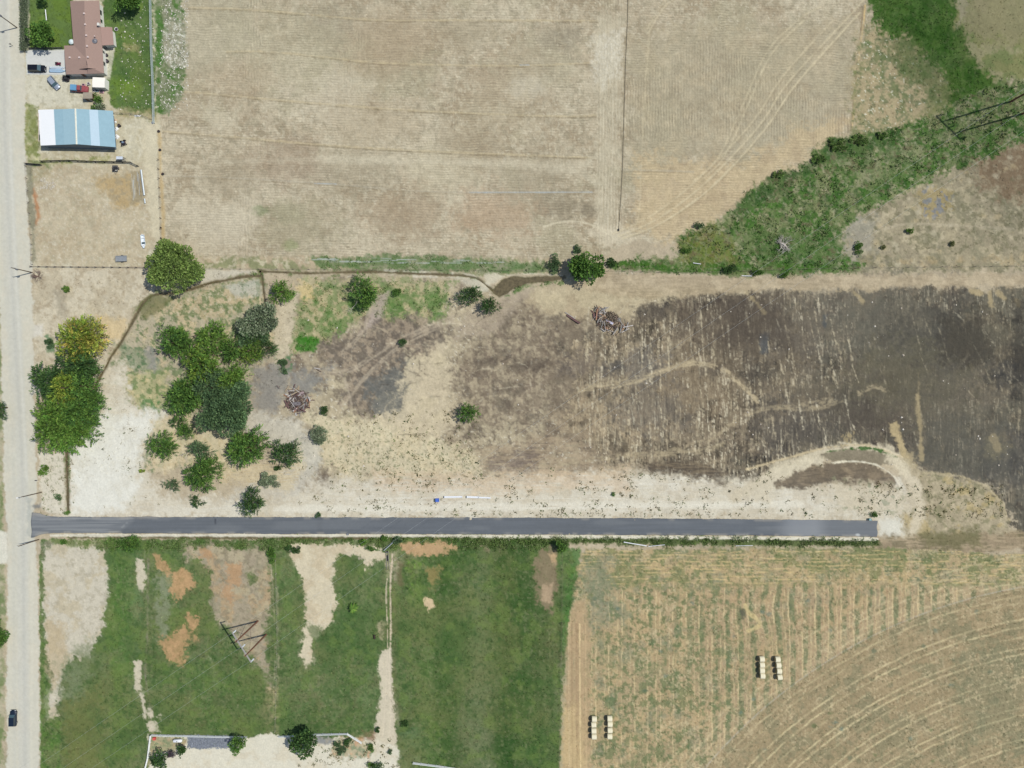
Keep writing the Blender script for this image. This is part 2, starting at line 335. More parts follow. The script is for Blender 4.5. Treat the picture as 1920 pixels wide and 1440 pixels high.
for _ in range(70):
    x, y = rng.uniform(1600, 1930), rng.uniform(290, 500)
    if y > 330 + (1920 - x) * .3 - 60: region([(x + 5 * math.cos(t), y + 4 * math.sin(t)) for t in np.arange(0, 6.28, 1.0)], rnd.choice([(190, 170, 132), (112, 106, 80), (196, 184, 156)]), f=3, n=3, a=.5)
# --- creek thicket (broad green belt)
region([(1140, 504), (1180, 486), (1262, 486), (1270, 452), (1322, 420), (1375, 396), (1420, 345), (1490, 320), (1560, 262), (1620, 252), (1700, 234), (1790, 198), (1880, 150), (FAR, -1200), (FAR, -700), (1925, 262), (1850, 296), (1730, 342), (1660, 380), (1600, 412), (1572, 440), (1580, 480), (1622, 495), (1600, 512), (1480, 516), (1380, 520), (1300, 515), (1220, 508)],
       (80, 112, 50), f=6, n=9, veg=1, var=.14, cls=0, mot=[((66, 102, 40), NM, .12, .25, .85), ((138, 138, 98), roll(NM, 6), .12, .25, .75), ((166, 158, 126), roll(NS, 2), .42, .18, .7), ((52, 80, 40), roll(NS, 9), .35, .2, .6)])
region([(1275, 450), (1340, 425), (1380, 450), (1380, 500), (1280, 505)], (116, 122, 56), f=8, n=10, a=.7, var=.12, mot=[((134, 112, 74), NS, .2, .3, .7)])
region([(1370, 400), (1440, 330), (1500, 315), (1560, 262), (1640, 250), (1690, 244), (1660, 280), (1560, 300), (1470, 350), (1400, 400)], (58, 88, 42), f=6, n=8, a=.85, veg=1, var=.12)
region([(1400, 440), (1580, 430), (1590, 500), (1420, 505)], (70, 104, 48), f=12, n=14, a=.6, var=.1)
region([(1520, 310), (1700, 270), (1800, 240), (1790, 280), (1640, 340), (1540, 370)], (136, 138, 102), f=14, n=18, a=.5, var=.15, brk=(NM, .0, .3))
region([(1140, 492), (1400, 494), (1610, 497), (1600, 506), (1380, 516), (1220, 508), (1140, 506)], (66, 104, 34), f=3, n=3, a=.85, veg=1, brk=(NM, -.4, .4))
# --- strip along the ditch between field and middle lot
region([(380, 480), (1062, 486), (1140, 500), (1140, 524), (1000, 514), (930, 520), (860, 514), (600, 508), (380, 505)], (178, 160, 132), f=3, n=4, var=.1, mot=[((122, 132, 88), NM, 0, .3, .7), ((205, 192, 165), roll(NS, 4), .4, .2, .6)])
region([(585, 483), (760, 478), (1000, 490), (1050, 498), (1040, 512), (860, 510), (600, 505)], (100, 122, 76), f=4, n=6, a=.85, veg=.6, var=.14, mot=[((150, 146, 120), NS, .1, .3, .7), ((76, 112, 56), NM, .1, .3, .7)])
for _ in range(22):
    x = rng.uniform(560, 930); y = 482 + rng.uniform(0, 10) + (x - 560) * .01
    stroke([(x, y), (x + rng.uniform(14, 50), y + rng.uniform(-.5, 1.5))], 1.2, (186, 190, 186), f=.6, n=.2, a=.7)
# --- yard, house lawns, driveway
region([(40, -FAR), (300, -FAR), (300, 240), (300, 500), (60, 502), (44, 200)], (198, 188, 162), f=3, n=3, var=.06, mot=[((180, 166, 134), NM, .1, .3, .6), ((216, 208, 186), roll(NS, 3), .4, .2, .5)])
region([(204, -200), (286, -200), (288, 60), (292, 215), (250, 212), (208, 196), (200, 150), (204, 92), (190, 90), (190, 0)], (94, 117, 64), f=3, n=4, veg=.9, var=.08, cls=5, mot=[((76, 103, 52), NM, .1, .3, .7), ((114, 134, 60), roll(NM, 7), .25, .25, .6)])
region([(205, 145), (262, 145), (262, 180), (215, 182)], (112, 140, 46), f=8, n=7, a=.7, veg=.9)
region([(250, 130), (286, 130), (284, 165), (262, 160)], (52, 84, 32), f=7, n=6, a=.6)
region([(228, 200), (292, 205), (292, 226), (220, 218)], (168, 154, 112), f=5, n=6, a=.8, mot=[((110, 122, 74), NS, .1, .3, .7)])
region([(232, 82), (262, 84), (262, 100), (236, 98)], (190, 172, 126), f=4, n=5, a=.6)
region([(288, -200), (335, -200), (346, 60), (346, 130), (342, 180), (318, 212), (292, 215)], (112, 124, 84), f=4, n=6, veg=.6, var=.14, mot=[((72, 112, 44), NM, .0, .3, .8), ((150, 148, 124), roll(NS, 3), .1, .3, .7)])
region([(306, 20), (345, 40), (350, 120), (318, 132), (304, 96)], (160, 154, 132), f=6, n=7, a=.85, var=.1, mot=[((224, 220, 204), NF, .35, .2, .9), ((112, 118, 92), roll(NS, 8), .3, .2, .7)])
region([(290, 20), (303, 20), (305, 120), (292, 130)], (76, 116, 50), f=4, n=4, a=.9, veg=.9)
region([(54, -200), (136, -200), (136, 88), (120, 92), (54, 93)], (96, 118, 62), f=2, n=2, veg=.9, var=.08, mot=[((104, 128, 44), NM, .1, .3, .6)])
region([(41, -200), (53, -200), (55, 92), (44, 92)], (100, 112, 90), f=2, n=2, a=.9)
region([(36, -200), (41, -200), (45, 94), (38, 94)], (196, 188, 148), f=2, n=2, a=.7)
region([(48, 94), (121, 93), (124, 141), (50, 141)], (208, 208, 200), f=.8, n=.5, var=.02)
region([(50, 141), (125, 141), (140, 146), (165, 190), (150, 206), (80, 200), (50, 205)], (206, 199, 178), f=5, n=5, a=.9, mot=[((168, 160, 134), NS, .45, .2, .6)])
region([(198, 50), (209, 52), (214, 92), (207, 150), (196, 150), (190, 95)], (206, 200, 180), f=1.5, n=1.5)
region([(46, 196), (72, 200), (76, 300), (150, 300), (205, 290), (205, 304), (60, 312), (46, 300)], (156, 152, 104), f=4, n=5, veg=.5, var=.14, mot=[((196, 188, 152), NS, .1, .3, .8), ((112, 126, 66), NM, .1, .3, .6)])
region([(60, 305), (96, 308), (98, 325), (80, 345), (62, 340)], (112, 124, 76), f=4, n=5, a=.85, veg=.7, var=.14)
region([(72, 335), (98, 330), (104, 352), (76, 356)], (206, 199, 180), f=5, n=5, a=.7, mot=[((110, 108, 96), NF, .55, .2, .7)])
region([(56, 310), (292, 310), (300, 460), (272, 470), (272, 498), (62, 498)], (190, 174, 146), f=5, n=5, a=.8, cls=0, var=.07, mot=[((166, 146, 116), NM, .15, .3, .6), ((208, 198, 176), roll(NF, 6), .5, .2, .6), ((170, 160, 132), roll(NS, 12), .3, .3, .5)])
region([(175, 330), (255, 325), (262, 385), (215, 388), (182, 350)], (180, 152, 104), f=8, n=7, a=.75, mot=[((150, 136, 108), NS, .2, .3, .7)])
region([(243, 318), (268, 318), (274, 380), (246, 382)], (160, 146, 118), f=4, n=3, a=.8)
for k in range(9):
    x = 247 + k * 2.1; stroke([(x, 324 + rng.uniform(0, 12)), (x + 3, 350 + rng.uniform(5, 28))], .9, rnd.choice([(200, 196, 184), (120, 108, 90)]), f=.6, n=.2, a=.7)
region([(268, 225), (300, 235), (300, 300), (304, 455), (290, 455), (276, 380), (268, 300)], (206, 194, 166), f=5, n=4, a=.8)
stroke([(299, 250), (301, 320), (306, 400), (306, 450)], 6, (188, 160, 110), f=3, n=1.5, a=.7, dz=.1)
stroke([(62, 355), (68, 380), (72, 405), (66, 420)], 5, (176, 120, 76), f=3, n=2, a=.8)
region([(50, 310), (60, 310), (66, 420), (66, 490), (60, 498), (57, 420), (50, 390)], (134, 130, 108), f=3, n=3, a=.85, veg=.5, var=.14)
# --- lot between fence and ditch
region([(62, 504), (272, 504), (300, 552), (262, 575), (205, 665), (180, 720), (62, 740)], (190, 176, 150), f=4, n=4, var=.06, mot=[((206, 194, 170), NM, .0, .3, .7), ((160, 142, 116), roll(NS, 5), .4, .25, .5)])
region([(185, 595), (240, 595), (235, 640), (190, 635)], (208, 184, 142), f=6, n=6, a=.8, var=.1)
region([(98, 545), (125, 545), (125, 600), (106, 590)], (150, 140, 122), f=7, n=6, a=.5)
region([(84, 628), (102, 632), (102, 660), (88, 662)], (106, 134, 98), f=3, n=3, a=.9, veg=.8)
region([(62, 610), (82, 608), (82, 632), (64, 630)], (214, 208, 196), f=4, n=4, a=.7)
region([(380, 505), (484, 506), (488, 520), (440, 520), (380, 534)], (196, 186, 166), f=3, n=2)
# --- wooded area, weeds and straw
region([(290, 560), (360, 545), (455, 520), (492, 520), (500, 600), (560, 660), (470, 700), (470, 800), (440, 880), (270, 880), (240, 800), (180, 720), (215, 660)], (178, 166, 140), f=6, n=8, var=.08, mot=[((200, 180, 144), NM, .1, .3, .8), ((104, 122, 80), roll(NS, 4), .26, .2, .8), ((84, 110, 66), roll(NF, 4), .5, .2, .6)])
region([(318, 560), (480, 520), (490, 560), (430, 600), (340, 600)], (190, 170, 134), f=8, n=10, a=.75, mot=[((88, 114, 62), NS, .08, .2, .85), ((206, 192, 164), roll(NF, 8), .4, .2, .7)], veg=.3)
region([(420, 535), (492, 520), (492, 550), (440, 560)], (186, 182, 166), f=6, n=6, a=.8, mot=[((110, 128, 96), NS, .2, .2, .6)])
region([(215, 645), (290, 650), (310, 700), (240, 690)], (150, 152, 124), f=6, n=7, a=.8, mot=[((84, 116, 80), NS, .1, .2, .9)], veg=.4)
region([(230, 700), (315, 690), (320, 770), (262, 770), (232, 740)], (174, 168, 124), f=7, n=8, a=.85, veg=.4, mot=[((100, 126, 70), NS, .1, .2, .8), ((204, 186, 140), roll(NS, 8), .3, .2, .7)])
region([(275, 650), (298, 655), (296, 700), (276, 690)], (148, 142, 140), f=5, n=5, a=.6)
region([(262, 745), (305, 748), (300, 772), (262, 772)], (84, 126, 72), f=2, n=3, a=.8, veg=.8, brk=(NS, .0, .2))
# --- middle lot: dusty, burned and straw ground
region([(560, 515), (860, 518), (925, 545), (960, 555), (1062, 530), (1140, 512), (1400, 520), (1400, 920), (520, 930), (470, 800), (470, 690), (555, 650)], (168, 153, 129), f=8, n=10, var=.09, mot=[((134, 119, 101), NM, .1, .35, .85), ((196, 181, 152), roll(NB, 3), .15, .4, .6), ((116, 103, 90), roll(NS, 6), .35, .25, .6), ((216, 206, 186), roll(NF, 7), .68, .12, .6)])
region([(572, 520), (720, 520), (850, 530), (830, 600), (720, 600), (690, 590), (620, 640), (570, 655), (545, 650), (548, 610)], (140, 146, 102), f=8, n=10, a=.85, veg=.6, var=.12, mot=[((188, 172, 136), NS, .02, .25, .8), ((90, 122, 64), NM, .1, .3, .7)])
region([(560, 630), (600, 635), (590, 660), (555, 655)], (88, 124, 62), f=3, n=4, a=.9, veg=1)
region([(515, 672), (545, 665), (550, 690), (525, 706)], (94, 124, 84), f=3, n=4, a=.9, veg=.8, brk=(NS, -.1, .2))
region([(525, 555), (560, 545), (552, 600), (545, 660), (515, 690), (512, 640)], (196, 182, 156), f=5, n=4, a=.9)
region([(553, 530), (592, 535), (590, 560), (560, 565)], (208, 184, 138), f=5, n=6, a=.8, brk=(NS, -.4, .4))
region([(705, 552), (728, 548), (716, 600), (690, 620), (672, 628), (690, 590)], (176, 160, 146), f=5, n=4, a=.85)
region([(468, 690), (520, 680), (580, 700), (620, 690), (600, 735), (545, 730), (500, 775), (478, 760)], (142, 137, 129), f=14, n=13, a=.85, var=.08)
region([(600, 640), (700, 610), (760, 600), (830, 600), (830, 660), (740, 700), (690, 770), (640, 755), (650, 690), (590, 690)], (124, 112, 99), f=14, n=18, a=.85, var=.12, mot=[((170, 152, 130), NS, .1, .3, .7)])
region([(680, 720), (770, 680), (780, 740), (760, 790), (700, 770)], (120, 116, 108), f=14, n=16, a=.8, var=.1)
region([(760, 665), (830, 650), (860, 700), (840, 800), (780, 840), (700, 800), (750, 760)], (200, 184, 156), f=14, n=16, a=.8, mot=[((206, 190, 158), NM, .2, .3, .5)])
region([(560, 770), (700, 790), (790, 820), (900, 850), (900, 900), (640, 900), (600, 860)], (204, 190, 160), f=12, n=12, a=.8, mot=[((208, 190, 156), NM, .15, .3, .6), ((120, 124, 92), NF, .5, .15, .7)], veg=.1)
region([(930, 575), (1100, 560), (1200, 580), (1180, 720), (1000, 800), (880, 820), (850, 700)], (134, 119, 102), f=22, n=26, a=.75, var=.12, mot=[((180, 164, 138), NS, .15, .3, .65), ((104, 93, 82), roll(NM, 8), .25, .3, .7)])
region([(960, 545), (1060, 528), (1300, 525), (1440, 530), (1400, 556), (1220, 570), (1180, 600), (1060, 600), (1000, 580)], (190, 174, 144), f=8, n=8, a=.85, mot=[((168, 150, 124), NM, .2, .3, .6)])
region([(935, 548), (1000, 540), (930, 620), (850, 640), (850, 610)], (170, 154, 134), f=9, n=7, a=.75, brk=(NH, -.6, .5))
for k in range(80):                                                                 # looping wheel scuffs
    cx, cy = rng.uniform(640, 1110), rng.uniform(590, 860); r_ = rng.uniform(12, 60); a0 = rng.uniform(0, 6.28)
    stroke([(cx + r_ * math.cos(a0 + t), cy + r_ * .8 * math.sin(a0 + t)) for t in np.arange(0, rng.uniform(.8, 3.0), .25)], rnd.uniform(1.3, 2.4), rnd.choice([(204, 190, 164), (104, 92, 80), (190, 174, 148), (96, 86, 76)]), f=1.3, n=1.2, a=.5, brk=(NS, 0, .4))
for pts in [[(600, 700), (660, 690), (740, 640), (830, 600), (930, 560), (960, 540)], [(640, 760), (690, 700), (760, 640), (850, 600)], [(590, 690), (640, 700), (660, 760)], [(700, 560), (680, 620), (640, 660)]]:
    for o_ in (0, 5): stroke(smooth_line([(x, y + o_) for x, y in pts]), 3, (182, 166, 144), f=1.6, n=1, a=.6, brk=(NM, -.4, .4))
for k in range(70):
    x, y = rng.uniform(600, 1330), rng.uniform(560, 900); a0 = rnd.choice([rng.uniform(-.2, .2), rng.uniform(-1.1, -.5), rng.uniform(1.4, 1.75)]); L = rng.uniform(20, 90)
    stroke(smooth_line([(x, y), (x + L * .5 * math.cos(a0) + rng.uniform(-4, 4), y + L * .5 * math.sin(a0) + rng.uniform(-4, 4)), (x + L * math.cos(a0), y + L * math.sin(a0))], 3), rnd.uniform(1.2, 2.2), rnd.choice([(206, 192, 166), (100, 88, 76), (194, 178, 150), (112, 100, 86)]), f=1.2, n=1, a=.5, brk=(NS, 0, .4))
region([(900, 840), (1100, 800), (1300, 840), (1300, 880), (1000, 900), (900, 890)], (176, 156, 130), f=12, n=14, a=.6, brk=(NH, -.2, .5))
region([(915, 860), (1000, 845), (1010, 880), (960, 890), (920, 880)], (128, 114, 104), f=9, n=10, a=.6, brk=(NH, -.2, .4))
# --- burned field
BF = [(1195, 578), (1240, 560), (1310, 550), (1420, 546), (1560, 546), (1680, 541), (1800, 538), (1806, 546), (1850, 544), (1870, 536), (FAR, 536), (FAR, 1012), (1930, 1010), (1890, 985), (1872, 930), (1830, 905), (1762, 893), (1735, 880), (1700, 855), (1640, 838), (1560, 842), (1500, 862), (1440, 885), (1385, 905), (1330, 905), (1260, 890), (1205, 878), (1130, 850), (1060, 800), (1080, 720), (1060, 650), (1120, 630), (1180, 620)]
region(BF, (102, 94, 84), f=9, n=13, var=.08, cls=3, mot=[((84, 78, 72), NM, .12, .3, .8), ((122, 112, 98), NB, .2, .35, .7), ((106, 102, 90), roll(NB, 7), .1, .35, .7)])
region([(1060, 640), (1180, 600), (1300, 600), (1420, 680), (1440, 760), (1400, 850), (1250, 850), (1120, 840), (1040, 780)], (136, 122, 104), f=40, n=44, a=.75, var=.1)
region([(1080, 760), (1180, 740), (1230, 770), (1200, 850), (1100, 830), (1040, 790)], (160, 142, 118), f=22, n=24, a=.7, var=.1)
bm_ = (CLS == 3).astype(np.float32)
q = bm_ * sstep(1420, 1090, XX + 90 * NM) * sstep(-.35, .45, .6 * roll(NS, 66) + .6 * roll(NM, 67)) * .8; G += (np.array(col(164, 148, 124), np.float32) * (1 + .1 * NF)[..., None] - G) * q[..., None]
q = bm_ * sstep(.1, .6, roll(NM, 68)) * .55; G += (np.array(col(128, 117, 100), np.float32) - G) * q[..., None]
q = bm_ * sstep(.1, .6, roll(NM, 69) + .3 * NB) * .6; G += (np.array(col(74, 68, 62), np.float32) - G) * q[..., None]
WST = sstep(1000, 1250, XX + 0 * YY) * (1 - .75 * sstep(1480, 1640, XX + 0 * YY))
for (sd_, thr, cc_, al) in [(3, .34, (176, 162, 138), .7), (11, .3, (56, 52, 48), .6), (19, .5, (208, 196, 172), .75), (27, .2, (124, 112, 96), .5)]:
    q = sstep(thr - .1, thr + .34, roll(NV, sd_) * .8 + .45 * roll(NF, sd_) + .35 * roll(NM, sd_) + (.16 * WST - .12)) * al * bm_ * np.clip(.35 + WST, 0, 1)
    G += (np.array(col(*cc_), np.float32) - G) * q[..., None]
G *= (1 + bm_ * (.12 * roll(NV, 44) + .13 * roll(NF, 45) + .10 * roll(NS, 46)))[..., None]; Z += bm_ * .03 * roll(NV, 44)
for (x, y, r_, c_, a_) in [(1500, 730, 60, (140, 126, 106), .45), (1300, 720, 70, (132, 116, 96), .4), (1340, 600, 70, (92, 82, 74), .5), (1430, 630, 90, (104, 94, 82), .6), (1560, 600, 90, (112, 104, 94), .5), (1700, 620, 110, (102, 98, 88), .6), (1760, 660, 90, (84, 80, 74), .6), (1900, 700, 40, (74, 72, 70), .6), (1905, 860, 60, (84, 82, 80), .6), (1640, 740, 80, (94, 86, 76), .5), (1700, 720, 90, (106, 100, 84), .5), (1550, 780, 80, (92, 86, 78), .5), (1480, 800, 60, (96, 90, 84), .5), (1420, 700, 26, (78, 74, 70), .45), (1330, 700, 20, (80, 75, 72), .45), (1790, 780, 90, (100, 94, 84), .5), (1850, 640, 60, (106, 98, 84), .4), (1870, 840, 20, (136, 126, 102), .7), (1725, 850, 22, (88, 84, 76), .6), (1800, 850, 80, (98, 94, 86), .6), (1640, 790, 50, (88, 80, 74), .5), (1210, 690, 40, (110, 104, 98), .6), (1145, 690, 20, (80, 78, 78), .6), (1215, 770, 60, (104, 98, 92), .5), (1080, 690, 30, (110, 100, 92), .6)]:
    region([(x + r_ * 1.2 * math.cos(t), y + r_ * .8 * math.sin(t)) for t in np.arange(0, 6.28, .7)], c_, f=r_ * .45, n=r_ * .5, a=a_, var=.06)
region([(1426, 626), (1441, 626), (1440, 662), (1425, 660)], (82, 86, 90), f=3, n=3, a=.6); region([(1544, 590), (1552, 590), (1548, 614), (1541, 612)], (80, 84, 88), f=3, n=3, a=.55)
for (x0, y0, x1, y1, w_, a_) in [(1398, 545, 1412, 562, 6, .7), (1410, 558, 1432, 586, 8, .85), (1600, 545, 1618, 566, 7, .7), (1856, 548, 1858, 574, 9, .8), (1822, 545, 1838, 548, 12, .9), (1870, 548, 1884, 560, 9, .8), (1720, 742, 1728, 860, 8, .7), (1722, 700, 1722, 742, 4, .3), (1905, 562, 1912, 572, 9, .5), (1862, 820, 1872, 842, 14, .4)]:
    stroke([(x0, y0), ((x0 + x1) / 2 + 1, (y0 + y1) / 2), (x1, y1)], w_, (164, 148, 118), f=2.5, n=2.5, a=a_)
region([(1664, 792), (1682, 790), (1690, 812), (1700, 850), (1710, 880), (1692, 870), (1684, 830), (1670, 816)], (176, 158, 124), f=2.5, n=3, a=.9)
region([(1574, 812), (1600, 812), (1602, 838), (1576, 836)], (158, 142, 112), f=3, n=5, a=.8, brk=(NF, -.1, .3))
for pts, a_ in [([(1085, 728), (1160, 720), (1240, 695), (1290, 680), (1330, 682), (1370, 700), (1395, 725), (1420, 750)], .75), ([(1100, 722), (1170, 712), (1250, 688), (1300, 676)], .5), ([(1240, 850), (1330, 820), (1410, 770), (1500, 758), (1560, 745)], .4), ([(1610, 735), (1640, 722), (1660, 730)], .5), ([(1460, 760), (1520, 764), (1580, 748)], .4), ([(1010, 870), (1100, 860), (1200, 850), (1300, 846), (1360, 830)], .45)]:
    for o_ in (0, 5): stroke(smooth_line([(x, y + o_) for x, y in pts]), 3.4, (180, 164, 136), f=2, n=2, a=a_, brk=(NS, -.3, .4))
for k in range(120):                                                                 # pale rake lines running down the field
    x = rng.uniform(1090, 1600) if k < 100 else rng.uniform(1600, 1900); y = rng.uniform(570, 790); L = rng.uniform(12, 70); dx = (x - 1150) * .028 + rng.uniform(-2, 2)
    stroke([(x, y), (x + dx * .5, y + L * .5), (x + dx, y + L)], rnd.uniform(1.1, 2.4), rnd.choice([(196, 182, 156), (186, 172, 146), (210, 198, 174)]), f=1.2, n=1.3, a=.6 if k < 100 else .3, brk=(NF, -.1, .5))
region([(1196, 578), (1250, 574), (1252, 600), (1200, 604)], (92, 84, 76), f=6, n=6, a=.7)
region([(1340, 560), (1470, 552), (1480, 640), (1360, 650)], (86, 78, 71), f=16, n=16, a=.55)
region([(1760, 600), (1850, 590), (1860, 670), (1770, 680)], (74, 69, 63), f=14, n=16, a=.6)
region([(1895, 560), (1925, 560), (1925, 760), (1900, 740)], (70, 66, 62), f=8, n=8, a=.6)
region([(1215, 868), (1300, 862), (1360, 885), (1350, 905), (1270, 898), (1215, 888)], (96, 86, 76), f=6, n=7, a=.85, mot=[((128, 114, 96), NH, .1, .3, .8)])
# --- band south of the creek thicket
region([(1130, 510), (1400, 520), (1600, 514), (FAR, 496), (FAR, 534), (1800, 536), (1560, 544), (1420, 544), (1300, 552), (1200, 560), (1060, 535)], (178, 160, 132), f=4, n=5, a=.9, cls=0, var=.06, mot=[((156, 140, 114), NH, .1, .4, .6), ((198, 180, 150), NM, .2, .3, .6)])
# --- pale graded earth beside the lane
region([(128, 846), (188, 760), (186, 700), (196, 680), (232, 690), (238, 745), (262, 775), (310, 772), (270, 830), (265, 880), (310, 930), (500, 940), (640, 900), (900, 905), (1200, 890), (1340, 906), (1420, 905), (1500, 912), (1610, 915), (1690, 900), (1720, 960), (1700, 1000), (1655, 1010), (1646, 974), (1100, 970), (105, 970), (128, 960)],
       (208, 198, 178), f=10, n=13, var=.03, halo=16, mot=[((217, 209, 192), NB, .0, .35, .6), ((194, 180, 156), roll(NM, 6), .25, .3, .5), ((198, 184, 158), NH, .2, .3, .4)])
region([(132, 850), (190, 775), (192, 770), (262, 778), (300, 776), (268, 830), (262, 905), (230, 960), (140, 960)], (224, 220, 208), f=9, n=8, a=.85, mot=[((212, 206, 190), roll(NM, 9), .2, .3, .6)])
region([(74, 850), (124, 848), (128, 960), (100, 966), (74, 950)], (214, 205, 186), f=4, n=4, a=.85, mot=[((150, 152, 124), NF, .5, .15, .7)])
region([(470, 770), (560, 790), (600, 830), (600, 870), (560, 930), (420, 940), (540, 870), (500, 820), (440, 800)], (198, 190, 174), f=9, n=8, a=.75)
region([(290, 790), (360, 790), (440, 815), (420, 900), (340, 860), (300, 900)], (212, 196, 162), f=9, n=9, a=.7, mot=[((196, 172, 128), NS, .2, .3, .5)])
region([(420, 870), (540, 865), (560, 830), (570, 880), (540, 920), (420, 900)], (208, 190, 154), f=9, n=9, a=.65, brk=(NH, -.5, .4))
for k in range(8):
    y = 868 + k * 5; stroke(smooth_line([(410, y + 12 - k), (460, y + 6), (510, y + 3), (560, y - 4)]), 1.6, (190, 166, 124), f=1, n=.8, a=.55, brk=(NS, -.1, .3))
region([(700, 880), (900, 890), (1180, 880), (1180, 920), (900, 925), (700, 915)], (204, 180, 150), f=9, n=9, a=.6, brk=(NH, -.4, .5))
stroke([(520, 955), (800, 952), (1200, 948), (1500, 945)], 12, (222, 214, 196), f=4, n=3, a=.7)
for k in range(22):
    y = rng.uniform(905, 962); x = rng.uniform(500, 1300)
    stroke([(x, y), (x + rng.uniform(60, 260), y - rng.uniform(0, 4))], 1.4, rnd.choice([(196, 180, 156), (228, 220, 204), (182, 164, 140)]), f=.9, n=.7, a=.5, brk=(NS, -.1, .3))
# --- turning loop east of the lane
lp = smooth_line([(1380, 930), (1440, 895), (1500, 866), (1560, 850), (1620, 845), (1665, 852), (1700, 880), (1722, 925), (1722, 965)])
stroke(lp, 25, (202, 188, 162), f=6, n=6, a=.9, cls=0)
region([(1380, 930), (1440, 890), (1530, 858), (1550, 870), (1470, 900), (1440, 940)], (206, 193, 168), f=8, n=8, a=.8)
region([(1690, 890), (1722, 890), (1740, 960), (1735, 1010), (1690, 1010), (1700, 950)], (194, 180, 154), f=10, n=9, a=.7)
stroke(smooth_line([(1400, 880), (1500, 852), (1560, 838), (1630, 836), (1690, 858)]), 3, (196, 178, 146), f=1.6, n=1.4, a=.8, dz=.15)
region([(1450, 905), (1480, 890), (1530, 872), (1580, 866), (1640, 874), (1672, 894), (1680, 920), (1640, 912), (1600, 908), (1560, 906), (1500, 916), (1455, 915)], (114, 102, 88), f=4, n=5, a=.95, cls=3, var=.1, mot=[((142, 126, 106), NM, .2, .3, .7), ((88, 80, 72), NH, .2, .3, .6)])
region([(1540, 852), (1580, 842), (1640, 842), (1680, 858), (1694, 872), (1660, 872), (1610, 866), (1560, 866)], (142, 130, 110), f=2, n=2, a=.95)
stroke(smooth_line([(1550, 847), (1600, 841), (1640, 842), (1680, 858)]), 4.5, (88, 110, 66), f=1.4, n=2, a=.9, brk=(NS, -.5, .3), veg=1)
stroke(smooth_line([(1560, 868), (1600, 865), (1640, 871), (1672, 890), (1686, 912)]), 3.4, (216, 206, 184), f=1.2, n=1, a=.9, dz=.12)
region([(1560, 905), (1680, 905), (1700, 940), (1690, 965), (1580, 960)], (200, 186, 160), f=8, n=8, a=.7, mot=[((110, 122, 88), NS, .45, .15, .7)])
region([(1646, 975), (1690, 968), (1695, 1000), (1650, 1008)], (214, 208, 192), f=5, n=4, a=.9)
region([(1725, 885), (1770, 893), (1832, 906), (1872, 932), (1888, 985), (1920, 1008), (1800, 1015), (1700, 1012), (1690, 975), (1725, 950)], (170, 156, 128), f=6, n=7, a=.95, cls=0, veg=.2, var=.12, mot=[((128, 124, 92), NS, .15, .25, .7), ((192, 176, 146), roll(NS, 5), .3, .2, .6), ((188, 166, 116), NM, .3, .2, .6)])
stroke([(1730, 886), (1800, 893), (1850, 912), (1880, 945), (1886, 975)], 4, (188, 172, 140), f=2, n=2, a=.7, dz=.2)
stroke(smooth_line([(1672, 858), (1702, 886), (1722, 925), (1724, 965), (1712, 1000)]), 21, (206, 192, 166), f=5, n=4, a=.9, brk=(NM, -1.0, .5))
region([(1690, 860), (1712, 850), (1722, 880), (1736, 905), (1716, 900)], (172, 156, 126), f=5, n=5, a=.7)
region([(1640, 1006), (1920, 998), (FAR, 990), (FAR, 1045), (1640, 1035)], (150, 132, 106), f=5, n=5, a=.9, var=.1, mot=[((112, 104, 78), NM, .1, .3, .7), ((176, 156, 126), NH, .2, .3, .7)])
region([(1725, 1000), (1830, 992), (1840, 1022), (1740, 1030)], (112, 108, 74), f=9, n=8, a=.7, veg=.5)
# --- south pastures
region([(76, 1012), (1062, 1010), (1085, 1060), (1075, 1200), (1052, FAR), (90, FAR), (76, 1300)], (92, 116, 66), f=2, n=3, veg=.9, cls=5, var=.07, mot=[((76, 102, 52), NB, .1, .35, .8), ((112, 128, 84), roll(NM, 3), .25, .3, .55), ((126, 126, 90), roll(NS, 8), .45, .2, .5)])
stroke([(130, 1007), (400, 1008), (700, 1010), (900, 1008)], 6, (96, 88, 60), f=1.5, n=1.4, a=.9, dz=-.3)
stroke([(700, 1011), (1000, 1012), (1640, 1018)], 16, (84, 102, 52), f=4, n=4, a=.9, veg=1, mot=[((64, 84, 40), NS, .2, .25, .7)])
stroke([(96, 1004), (400, 1004), (800, 1005), (1200, 1007), (1644, 1011)], 5.5, (218, 210, 190), f=1.2, n=1.0, a=.95, brk=(NM, -1.0, .3), dz=.1)
region([(75, 1040), (86, 1040), (88, 1200), (95, 1300), (92, 1380), (110, 1400), (108, FAR), (74, FAR)], (92, 122, 56), f=2, n=3, a=.9, veg=1, var=.1)
region([(84, 1024), (130, 1018), (200, 1030), (206, 1060), (204, 1110), (196, 1150), (190, 1185), (166, 1230), (150, 1235), (146, 1225), (120, 1250), (112, 1300), (102, 1345), (92, 1355), (88, 1320), (98, 1280), (84, 1200), (82, 1080)], (200, 190, 170), f=4, n=6, var=.05, halo=9, veg=.0, mot=[((186, 170, 138), NM, .15, .3, .6), ((170, 160, 138), NS, .4, .2, .5)])
region([(84, 1160), (120, 1170), (125, 1230), (100, 1300), (86, 1260)], (186, 166, 132), f=6, n=6, a=.7, var=.08)
region([(118, 1245), (165, 1200), (190, 1230), (150, 1320), (112, 1330)], (130, 136, 104), f=18, n=15, a=.8, veg=.45, var=.06)
region([(112, 1330), (190, 1270), (200, 1450), (115, 1450)], (116, 116, 66), f=14, n=12, a=.85, veg=.5, var=.08)
region([(92, 1345), (112, 1355), (112, 1450), (78, 1450), (78, 1380)], (92, 128, 52), f=5, n=4, a=.9, veg=1)
